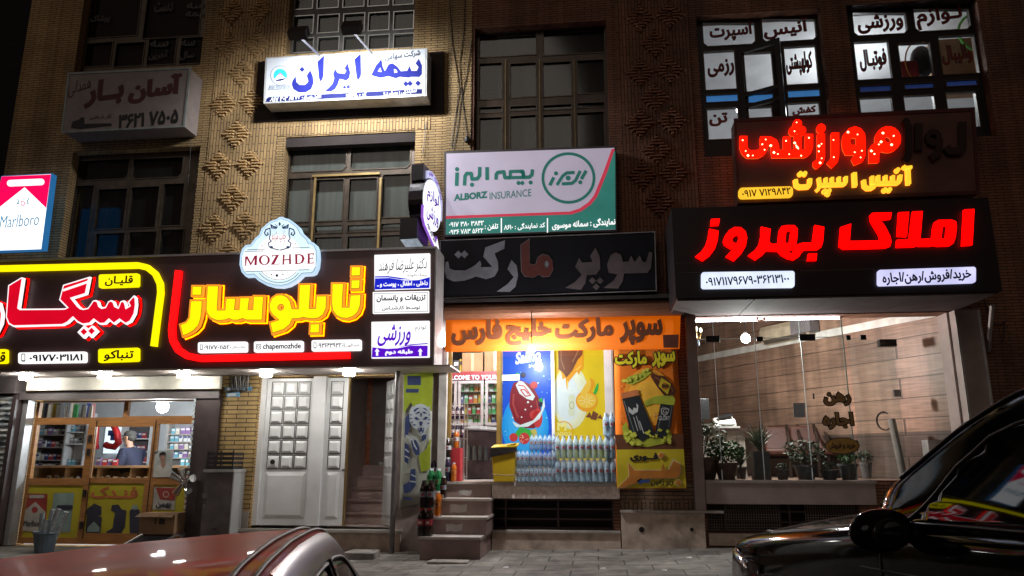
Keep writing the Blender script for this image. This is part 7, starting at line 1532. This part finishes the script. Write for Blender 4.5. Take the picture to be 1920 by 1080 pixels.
# row of leather seats
LEA = M('brown leather', (.11,.035,.022), .55, var=.25, scale=3, bump=.15); ARM = M('dark armrest', (.03,.018,.014), .3)
GSEAT = 'leather waiting seats in the office'
seat0 = None
for i, (px, lb) in enumerate(((1466,'brown leather waiting seat nearest the office desk'),(1517,'middle brown leather waiting seat in the office'),(1572,'brown leather waiting seat behind the painted glass letters'))):
    Ys = 12.75 - i*.18; X = P(px, 850, Ys)[0]
    if seat0 is None:
        seat0 = thing('waiting_seat', lb, 'seat', (0,0,0), GSEAT)
        m = MB(); m.add([(-.25,.0,.36),(.25,.0,.36),(.25,.45,.32),(-.25,.45,.32),(-.25,.0,.46),(.25,.0,.46),(.25,.45,.42),(-.25,.45,.42)], [(3,2,1,0),(4,5,6,7),(0,1,5,4),(1,2,6,5),(2,3,7,6),(3,0,4,7)]); m.build('cushion', LEA, seat0, bevel=.04)
        m = MB(); m.add([(-.25,.40,.42),(.25,.40,.42),(.25,.50,.40),(-.25,.50,.40),(-.24,.56,.84),(.24,.56,.84),(.24,.64,.82),(-.24,.64,.82)], [(3,2,1,0),(4,5,6,7),(0,1,5,4),(1,2,6,5),(2,3,7,6),(3,0,4,7)]); m.build('backrest', LEA, seat0, bevel=.035)
        for sx in (-.29,.29): MB().tube([(sx,.6,.84),(sx,.35,.70),(sx,.05,.64),(sx,-.02,.55),(sx,.02,0.0)], .025, 7).build('armrest', ARM, seat0)
        MB().tube([(-.29,.3,.30),(.29,.3,.30)], .03, 7).build('beam', ARM, seat0); freeze(seat0); seat0.location = (X, Ys, .885); seat0.rotation_euler[2] = R(-12)
    else: dup(seat0, (X, Ys, .885), R(-12), label=lb)
# door-side post, low white box
tag(MB().cyl((P(1690,850,11.2)[0],11.2,.885),(P(1690,850,11.2)[0]-.08,11.2,P(1682,785,11.2)[1]),.05,.05,12).build('grey_tube', M('grey tube paint', (.25,.22,.20), .5)), 'leaning grey tube inside the office behind the car', 'tube')
tag(MB().rbox(P(1760,838,11.0)[0]-.18,P(1760,838,11.0)[0]+.22,10.9,11.1,.885,P(1760,825,11.0)[1],.02).build('white_box', M('pale box paint', (.34,.31,.30), .5)), 'pale metal box standing inside the office at the right', 'box')
# ---- plants on the office sill
POTG = M('grey pot', (.13,.125,.13), .6, var=.3); POTB = M('brown pot', (.10,.065,.05), .6, var=.3); LEAFD = M('dark leaves', (.035,.055,.03), .5, var=.5, scale=18); LEAFG = M('green leaves', (.05,.13,.03), .5, var=.5, scale=18); LEAFP = M('pale leaves', (.11,.14,.09), .5, var=.5, scale=18); STEMM = M('plant stem', (.06,.05,.03), .8)
def leafcloud(mb, c, rx, ry, rz, n, sz):
    for _ in range(n):
        while True:
            p = Vector((random.uniform(-1,1), random.uniform(-1,1), random.uniform(-1,1)))
            if .15 < p.length < 1: break
        p = Vector((c[0]+p.x*rx, c[1]+p.y*ry, c[2]+p.z*rz)); d = Vector((random.gauss(0,1), random.gauss(0,1)-.4, random.gauss(.2,.6))).normalized(); s_ = d.cross(Vector((random.gauss(0,1),random.gauss(0,1),random.gauss(0,1)))).normalized(); L_ = sz*random.uniform(.7,1.3)
        mb.add([p-d*L_, p+s_*L_*.42+Vector((0,0,.004)), p+d*L_, p-s_*L_*.42+Vector((0,0,.004))], [(0,1,2,3)])
def pot_plant(label, px, Y, pw, ph, potm, leafm, kind, px_h, n=120, sz=.035, square=False, spread=1.0):
    n = int(n*1.8); px_h *= 1.12; spread *= 1.1
    X = P(px, 898, Y)[0]; z = .90; pw /= 136*2; ph /= 136; hh = px_h/136
    t = thing('potted_plant', label, 'plant', (X, Y, z), 'pot plants behind the office glass')
    if square: MB().rbox(X-pw, X+pw, Y-pw, Y+pw, z+.001, z+ph, .02).build('pot', potm, t)
    else: MB().lathe((X,Y,z), [(pw*.65,.0),(pw*.95,ph*.85),(pw*1.05,ph*.86),(pw*1.05,ph),(pw*.85,ph),(pw*.8,ph*.8)], 16).build('pot', potm, t)
    m = MB(); lf = MB()
    if kind == 'bush':
        for k in range(7): a = random.uniform(0,6.28); m.tube([(X,Y,z+ph*.9),(X+.4*hh*spread*math.cos(a)*.5,Y+.1*math.sin(a),z+ph+hh*.5),(X+.8*hh*spread*math.cos(a)*.6,Y+.15*math.sin(a),z+ph+hh*random.uniform(.6,.9))], .006, 5)
        leafcloud(lf, (X,Y,z+ph+hh*.5), hh*.62*spread, .17, hh*.5, n, sz)
    else:
        for k in range(n):
            a = random.uniform(0,6.28); L_ = hh*random.uniform(.6,1.1); out_ = random.uniform(.25,.75)*spread; pts = []
            for s_ in range(6): q_ = s_/5; pts.append(Vector((X+math.cos(a)*L_*out_*q_, Y+math.sin(a)*L_*out_*q_*.5, z+ph+L_*(q_*1.25-q_*q_*.75*out_*1.6))))
            wv = Vector((-math.sin(a), math.cos(a)*.5, 0)).normalized()*.011
            for s_ in range(5): w0, w1 = wv*(1-s_/5), wv*(1-(s_+1)/5); lf.add([pts[s_]-w0, pts[s_]+w0, pts[s_+1]+w1, pts[s_+1]-w1], [(0,1,2,3)])
        m.cyl((X,Y,z+ph*.8),(X,Y,z+ph*1.1),.02)
    m.build('stem', STEMM, t); lf.build('foliage', leafm, t)
pot_plant('large dark leafy plant in a brown pot at the left end of the office sill', 1320, 10.62, 62, 40, POTB, LEAFP, 'bush', 62, 230, .04)
pot_plant('green bushy plant in a round dark pot beside the dark plant', 1363, 10.56, 44, 30, POTB, LEAFG, 'bush', 36, 200, .036, spread=1.3)
pot_plant('spiky long leaved plant in a tall grey square pot', 1428, 10.64, 30, 50, POTG, LEAFP, 'spike', 62, 46, square=True)
pot_plant('thin grassy plant with bare stems behind the spiky one', 1390, 10.85, 24, 22, POTG, LEAFD, 'spike', 62, 26)
pot_plant('small succulent in a dark pot right of the tall grey pot', 1468, 10.58, 26, 17, POTG, LEAFD, 'bush', 12, 50, .02)
pot_plant('pale leaved bushy plant in a grey bowl in the middle of the sill', 1512, 10.60, 42, 26, POTG, LEAFP, 'bush', 42, 190, .032, spread=1.25)
pot_plant('small cactus like plant in a grey pot under the painted letters', 1556, 10.58, 34, 18, POTG, LEAFD, 'bush', 14, 60, .02)
pot_plant('fresh green plant in a stacked grey pot below the oval sticker', 1592, 10.60, 34, 28, POTG, LEAFG, 'bush', 22, 90, .03)
pot_plant('dark plant in a grey pot on the office floor beyond the glass edge', 1626, 11.2, 22, 30, POTG, LEAFD, 'bush', 20, 60, .03)
# goods behind the upstairs windows
t = thing('sports_bag', 'red and dark sports bag hanging behind the right lit window', 'bag', (P(1712,125,11.0)[0], 11.0, P(1712,145,11.0)[1]))
x_, z_ = P(1708,128,11.0); MB().rbox(x_-.20, x_+.10, 10.95, 11.1, z_-.35, z_+.10, .05).build('bag', PM['red'], t); x2, z2_ = P(1732,112,11.0); MB().ell((x2,11.05,z2_),.18,.1,.26,14,9).build('dark_pouch', PM['black'], t, smooth=True)
MB().tube([(x_+.12+.22*math.cos(R(a)),10.93,z_+.05+.35*math.sin(R(a))) for a in range(60,240,15)], .012, 6).build('orange_strap', PM['orange'], t)
t = thing('sports_hoop', 'bright green hoop hanging behind the right lit window', 'hoop', (P(1815,80,11.0)[0], 11.0, P(1815,110,11.0)[1])); x_, z_ = P(1840,60,11.0); MB().tube([(x_+.33*math.cos(R(a)),11.0,z_+.33*math.sin(R(a))) for a in range(0,361,15)], .02, 6).build('hoop', M('neon green', (.12,.55,.10), .4), t)
x_, z_ = P(1790,110,11.6); tag(MB().rbox(x_-.35,x_+.5,11.5,11.8,z_-.6,z_+.3,.04).build('carton_pile', CARD), 'brown cartons piled behind the right lit window', 'carton')
# ---- more wires between the signs
def wire(lb, pts, Y, r=.006, n=10, sag=0):
    P3 = []
    for (x0,y0),(x1,y1) in zip(pts, pts[1:]):
        for k in range(n): t = k/n; P3.append((x0+(x1-x0)*t, y0+(y1-y0)*t + sag*4*t*(1-t)))
    P3.append(pts[-1]); tag(MB().tube([(P(x,y,Y)[0], Y, P(x,y,Y)[1]) for x,y in P3], r, 5).build('cable', BLACK), lb, 'cable')
wire('thin cable clipped along the edge of the soffit over the office glass', [(1282,586),(1470,578),(1560,584),(1680,577),(1785,574)], FY-.02, .007, sag=2)
wire('sagging cable under the black supermarket sign', [(828,562),(960,566),(1090,560),(1225,552)], FY-.06, .006, sag=4)
wire('thin wire drooping along the soffit behind the downlights', [(250,704),(330,699),(440,703),(530,697),(620,703)], 9.95, .004, sag=4)
wire('cable loop beside the upper right end of the black office sign', [(1845,560),(1862,604),(1884,602),(1880,640)], FY-.03, .006, sag=6)
wire('cable running down the right edge of the unlit removals sign', [(344,236),(352,246),(358,262),(356,300),(352,352)], FY-.05, .004)
# ---- cables on the brick pier
for lb, pts in zip(('dark cable hanging down the left of the beige pier','dark cable hanging down the middle of the beige pier','dark cable crossing to the left on the beige pier','short dark cable above the round projecting sign'), (((843,0),(848,80),(858,140),(862,170),(852,230),(846,275)),((872,0),(870,60),(862,120),(866,180),(874,240),(878,262)),((884,80),(876,140),(864,190),(858,240),(850,280)),((799,228),(796,262),(793,292)))):
    tag(MB().tube([(P(x,y,FY-.03)[0], FY-.035, P(x,y,FY-.03)[1]) for x,y in pts], .006, 5).build('cable', BLACK), lb, 'cable')
tag(MB().ell((P(876,262,FY-.04)[0],FY-.05,P(876,262,FY-.04)[1]),.045,.03,.06,8,6).build('cable_junction', BLACK), 'black knot of cable joints on the pier above the green sign', 'cable')

# ---- litter on the paving
for px, py, lb in ((1292,1046,'white paper scrap on the paving below the drain holes'),(948,1056,'pale paper scrap on the paving right of the concrete block'),(1130,1062,'small crumpled wrapper on the paving before the basement grille'),(1245,1068,'flattened wrapper on the paving nearest the black car')):
    r_ = ray(px, py); t_ = (pav(1.0)+.004-EYE)/r_[2]; x_, y_ = r_[0]*t_, r_[1]*t_; z_ = pav(x_)+.003
    tag(MB().add([(x_-.03,y_-.012,z_),(x_+.025,y_-.018,z_),(x_+.035,y_+.015,z_+.008),(x_-.02,y_+.02,z_+.003),(x_,y_,z_+.012)], [(0,1,4),(1,2,4),(2,3,4),(3,0,4),(3,2,1,0)]).build('litter', MATS['paper']), lb, 'litter')
# ================================================================ parked cars
def loft(sections, closed_ends=True):
    m = MB(); k = len(sections[0])
    for s in sections: m.v += [tuple(p) for p in s]
    for i in range(len(sections)-1):
        for j in range(k-1): a = i*k+j; m.f.append((a, a+1, a+k+1, a+k))
    if closed_ends: m.f.append(tuple(range(k))[::-1]); m.f.append(tuple(range((len(sections)-1)*k, len(sections)*k)))
    return m
def sub(o, lv=2):
    s = o.modifiers.new('sub', 'SUBSURF'); s.levels = lv; s.render_levels = lv
    for p in o.data.polygons: p.use_smooth = True
    return o
def snapper(*obs):
    bpy.context.view_layer.update(); dg = bpy.context.evaluated_depsgraph_get(); ev = [o.evaluated_get(dg) for o in obs]
    def f(p, off=.004):
        best = None
        for o in ev:
            ok, loc, nor, _ = o.closest_point_on_mesh(Vector(p))
            if ok and (best is None or (loc-Vector(p)).length < best[0]): best = ((loc-Vector(p)).length, loc, nor)
        q = best[1] + best[2]*off; return (q.x, q.y, q.z)
    return f
def dense(poly, n=6):
    out = []
    for a, b in zip(poly, poly[1:]+poly[:1]): out += [tuple(a[k]+(b[k]-a[k])*i/n for k in range(len(a))) for i in range(n)]
    return out
def car(label, paint, glassm, loc, yaw, roll, body, roof, belt, beltw, tumble, trim, side_x, panes, cat='car', roofdrop=.09, gut=((.018,.42),), frm=None, seams=(), patches=()):
    t = thing('parked_car', label, cat, (0,0,0))
    secs = []
    for (y, ws, wb, zb, ze, zt) in body:
        half = [(ws*.88, zb), (ws, zb+.10), (max(ws,wb)*1.015, (zb+ze)/2), (wb*1.015, ze-.12), (wb*1.005, ze-.04), (wb*.965, ze), (wb*.87, ze+(zt-ze)*.35), (wb*.45, zt-.012), (0, zt)]
        secs.append([(x, y, z) for x, z in half] + [(-x, y, z) for x, z in half[-2::-1]])
    b = sub(loft(secs).build('body', paint, t))
    def wr(y, h): return beltw - tumble*max(0, (h-belt))
    def hgt(y):
        for (y0,h0),(y1,h1) in zip(roof, roof[1:]):
            if y1 <= y <= y0: return h0 + (h1-h0)*(y0-y)/(y0-y1)
        return belt
    secs = []
    for y, h in roof:
        w = wr(y, h); hh = max(h, belt+.012); d = min(roofdrop, (hh-belt)*.6)
        half = [(beltw, belt-.05), (beltw, belt), ((beltw+w)/2+.008, belt+(hh-d-belt)*.5), (w+.004, hh-d), (w-.012, hh-d*.45), (w-.055, hh-d*.13), (w*.6, hh-.006), (0, hh)]
        secs.append([(x, y, z) for x, z in half] + [(-x, y, z) for x, z in half[-2::-1]])
    cab = sub(loft(secs).build('cabin', paint, t))
    def side(y, f, s):
        h = hgt(y); w = wr(y, h); hh = max(h, belt+.012); d = min(roofdrop, (hh-belt)*.6); zt = hh-d
        x = beltw+(w-beltw)*f + .010 + .010*math.sin(math.pi*f); return (s*x, y, belt + (zt-belt)*f)
    snap = snapper(cab, b); snapc = snapper(cab)
    for s in (-1, 1):
        for pts in panes:
            dp = dense(pts, 5); gy = [p[0] for p in pts]; inner = [(y, f) for y in np.arange(min(gy)+.05, max(gy)-.02, .06) for f in np.arange(.12, .86, .12) if inside((y, f), pts)]
            vv = [Vector(p) for p in dp+inner]; n_ = len(dp); V_, _, T_, *_ = delaunay_2d_cdt(vv, [(i,(i+1)%n_) for i in range(n_)], [], 1, 1e-6)
            m = MB(); m.v = [snap(side(v.x, v.y, s), .006) for v in V_]
            for f_ in T_:
                a_, b_, c_ = [Vector(m.v[k]) for k in f_[:3]]; m.f.append(tuple(f_) if (b_-a_).cross(c_-a_).x*s > 0 else tuple(f_)[::-1])
            g = m.build('side_window', glassm, t, smooth=True); md = g.modifiers.new('solid','SOLIDIFY'); md.thickness = .008
            out = [snap(side(y, f, s), .006) for y, f in dp]; MB().tube(out+[out[0]], .007, 6).build('window_seal', trim, g, smooth=True)
    # windscreen and rear screen
    for ys, nm in (((roof[0][0]-.05, roof[2][0]+.05), 'windscreen'), ((roof[-3][0]-.05, roof[-1][0]+.08), 'rear_screen')):
        rows = []
        for q in range(5):
            y = ys[0]+(ys[1]-ys[0])*q/4; h = hgt(y); w = wr(y, h)*.84; rows.append([snap((w*u, y, h+.01-.022*abs(u)**2), .005) for u in (-1,-.5,0,.5,1)])
        m = MB(); 
        for r_ in rows: m.v += r_
        for i in range(4):
            for j in range(4): a = i*5+j; m.f.append((a,a+5,a+6,a+1))
        o = m.build(nm, glassm, t, smooth=True); md = o.modifiers.new('solid','SOLIDIFY'); md.thickness = .01
    # roof gutters down the pillars
    for s in (-1, 1):
        for off_, dz_ in gut:
            pts = []
            for y, h in roof[1:-1]: w = wr(y, h); d = min(roofdrop, (h-belt)*.6); pts.append((s*(w-off_), y, h-d*dz_+.004))
            pts = [snapc(p, .005) for p in dense(pts, 8)[:-8]]
            MB().tube(pts, .0065, 8).build('roof_gutter', trim, t, smooth=True)
        if frm:
            m = MB(); ys_ = [y for y, h in roof[1:-1] if -1.3 < y < .9]; ys_ = [ys_[0]+(ys_[-1]-ys_[0])*i/20 for i in range(21)]
            for y in ys_:
                h = hgt(y); w = wr(y, h); d = min(roofdrop, (h-belt)*.6)
                m.v += [snapc((s*(w-.035), y, h-d*.42+.003), .003), snapc((s*(w-.004), y, h-d*.62+.010), .003), snapc(side(y, .99, s), .003), snapc(side(y, .955, s), .003)]
            for i in range(20):
                for j in range(3): a_ = i*4+j; m.f.append((a_, a_+1, a_+5, a_+4) if s > 0 else (a_, a_+4, a_+5, a_+1))
            m.build('door_frame', frm, t, smooth=True)
    RUB = M('tyre rubber', (.015,.015,.015), .8); RIM = M('wheel rim', (.4,.4,.42), .3, .9)
    y0, y1 = body[0][0], body[-1][0]
    for s in (-1, 1):
        for yw in (max(y0,y1)-.82, min(y0,y1)+.80):
            wl = MB().cyl((s*.60,yw,.30),(s*.80,yw,.30), .30, None, 24).build('wheel', RUB, t); MB().cyl((s*.78,yw,.30),(s*.812,yw,.30), .19, .18, 18).build('rim', RIM, wl)
            MB().cyl((s*.5,yw,.32),(s*(max(q[1] for q in body)*1.02),yw,.32), .345, None, 24).build('wheel_arch', BLACK, t)
    for pts in seams: MB().tube([snap(p, .001) for p in dense(pts, 6)[:-6]+[pts[-1]]], .005, 5).build('body_seam', trim, t)
    for nm_, grid, mt_ in patches:
        m = MB(); nr, nc = len(grid), len(grid[0])
        for r_ in grid: m.v += [snap(p, .010) for p in r_]
        m.f = [(i*nc+j, i*nc+j+1, (i+1)*nc+j+1, (i+1)*nc+j) for i in range(nr-1) for j in range(nc-1)]
        o = m.build(nm_, mt_, t, smooth=True); md = o.modifiers.new('solid','SOLIDIFY'); md.thickness = .02; md.offset = 0
    t.location = loc; t.rotation_euler = (0, roll, yaw); return t, snap
TRIM = M('black rubber trim', (.015,.014,.014), .45)
BLKP = M('black car paint', (.004,.0035,.004), .06, 0, var=.05, coat=.0, spec=.16); CARG = M('dark car glass', (.004,.004,.005), .03, var=.05, spec=.6)
REDP_ = M('faded red paint', (.95,.09,.055), .42, var=.2, scale=2.2, coat=.13, spec=.02); REDG = M('smoked car glass', (.012,.010,.010), .06, var=.1)
roll = -math.atan(.09)
# ---- red car, nose to the kerb
rb = [(2.0,.60,.58,.32,.58,.60),(1.93,.74,.72,.24,.66,.70),(1.6,.79,.77,.20,.74,.80),(1.05,.80,.79,.20,.82,.88),(.9,.80,.79,.20,.84,.90),(0,.81,.79,.20,.86,.88),(-1.2,.80,.79,.20,.87,.89),(-1.75,.78,.76,.24,.86,.90),(-1.92,.70,.70,.30,.80,.84),(-1.97,.58,.58,.36,.66,.68)]
rroof = [(1.00,.885),(.70,1.09),(.40,1.265),(.28,1.305),(0,1.33),(-.5,1.34),(-1.0,1.33),(-1.35,1.29),(-1.55,1.15),(-1.80,.90)]
rpanes = [[(.74,.06),(.50,.72),(.34,.90),(.2,.94),(-.14,.95),(-.16,.06)], [(-.24,.06),(-.22,.95),(-.8,.94),(-1.05,.72),(-1.1,.06)]]
rc, rside = car('old red saloon car parked nose to the kerb with its roof reflecting the signs', REDP_, REDG, (-1.50, 2.66, -.452), R(14.1), roll, rb, rroof, .86, .785, .30, TRIM, .8, rpanes, roofdrop=.11, gut=((.10,.08),(.05,.20)), frm=M('grey reflection door frame', (.13,.115,.12), .22, .75, var=.3, scale=4, bump=.2))  # door frame grey paints a bright sign reflection over the red
for s in (-1,1):
    MB().ell((s*.86,.62,.93),.05,.06,.06,10,7).build('wing_mirror', BLACK, rc, smooth=True); MB().ell((s*.55,1.97,.60),.12,.05,.07,12,8).build('headlight', M('headlight glass', (.5,.5,.52), .08, .3), rc, smooth=True); MB().rbox(s*.6-.1,s*.6+.1,-1.99,-1.9,.62,.76,.03).build('tail_light', M('tail light', (.3,.01,.01), .2), rc)
# ---- black car on the right
bb = [(2.14,.62,.60,.34,.64,.67),(2.12,.70,.68,.28,.70,.74),(2.02,.78,.755,.25,.755,.81),(1.72,.83,.80,.22,.82,.89),(1.2,.85,.83,.22,.90,.965),(.9,.86,.845,.22,.96,1.01),(0,.87,.85,.22,1.01,1.03),(-1.2,.87,.85,.22,1.03,1.05),(-1.8,.83,.81,.26,1.02,1.06),(-2.1,.74,.73,.34,.92,.96),(-2.15,.58,.58,.42,.74,.76)]
bb = [((y + (y-.9)*.36 if y > .9 else y), *r_) for y, *r_ in bb]
broof = [(1.06,1.01),(.80,1.175),(.52,1.345),(.26,1.46),(-.15,1.535),(-.8,1.545),(-1.25,1.50),(-1.6,1.36),(-1.85,1.20),(-2.02,1.04)]
bpanes = [[(.74,.06),(.68,.18),(.48,.72),(.34,.86),(-.22,.90),(-.24,.06)], [(-.32,.06),(-.30,.90),(-1.0,.88),(-1.3,.70),(-1.36,.06)]]
bc, bside = car('glossy black car parked nose to the kerb reflecting the coloured signs', BLKP, CARG, (2.19, 2.58, .005), R(15), -.08, bb, broof, .98, .825, .30, TRIM, .85, bpanes, seams=[[(s*.72,1.08,1.0),(s*.75,1.5,.915),(s*.72,1.98,.86),(s*.58,2.3,.78)] for s in (-1,1)]+[[(-.3,2.5,.7),(.3,2.5,.7)]]+[[(s*.86,y0_,.97),(s*.89,y0_,.7),(s*.86,y0_,.35)] for s in (-1,1) for y0_ in (.86,-.22)]+[[(s*.86,1.0,.80),(s*.88,0,.83),(s*.88,-1.2,.86)] for s in (-1,1)], patches=[('headlight', [[(s*(.34+.62*u-.10*u*u*u*u), 2.60-.62*u*u, .70-.16*v-.02*u) for v in (0,.33,.66,1)] for u in (0,.2,.4,.6,.8,1)], M('headlight cluster', (.22,.22,.23), .08, .6, var=.7, scale=14)) for s in (-1,1)])
for s in (-1,1):
    mi = MB().ell((s*.95,.68,.975),.125,.06,.078,18,12).build('wing_mirror', BLKP, bc, smooth=True); MB().ell((s*.95,.622,.97),.078,.012,.055,14,8).build('mirror_glass', M('mirror glass', (.01,.01,.011), .04), mi, smooth=True); MB().cyl((s*.82,.68,.95),(s*.93,.68,.96),.03,.035,8).build('mirror_foot', BLACK, mi)
    MB().rbox(s*.66-.1,s*.66+.1,-2.16,-2.02,.78,.98,.03).build('tail_light', MATS['tail light'], bc)
    MB().tube([(s*.872,.0,.90),(s*.885,-.06,.905),(s*.872,-.12,.90)], .012, 6).build('door_handle', BLKP, bc)
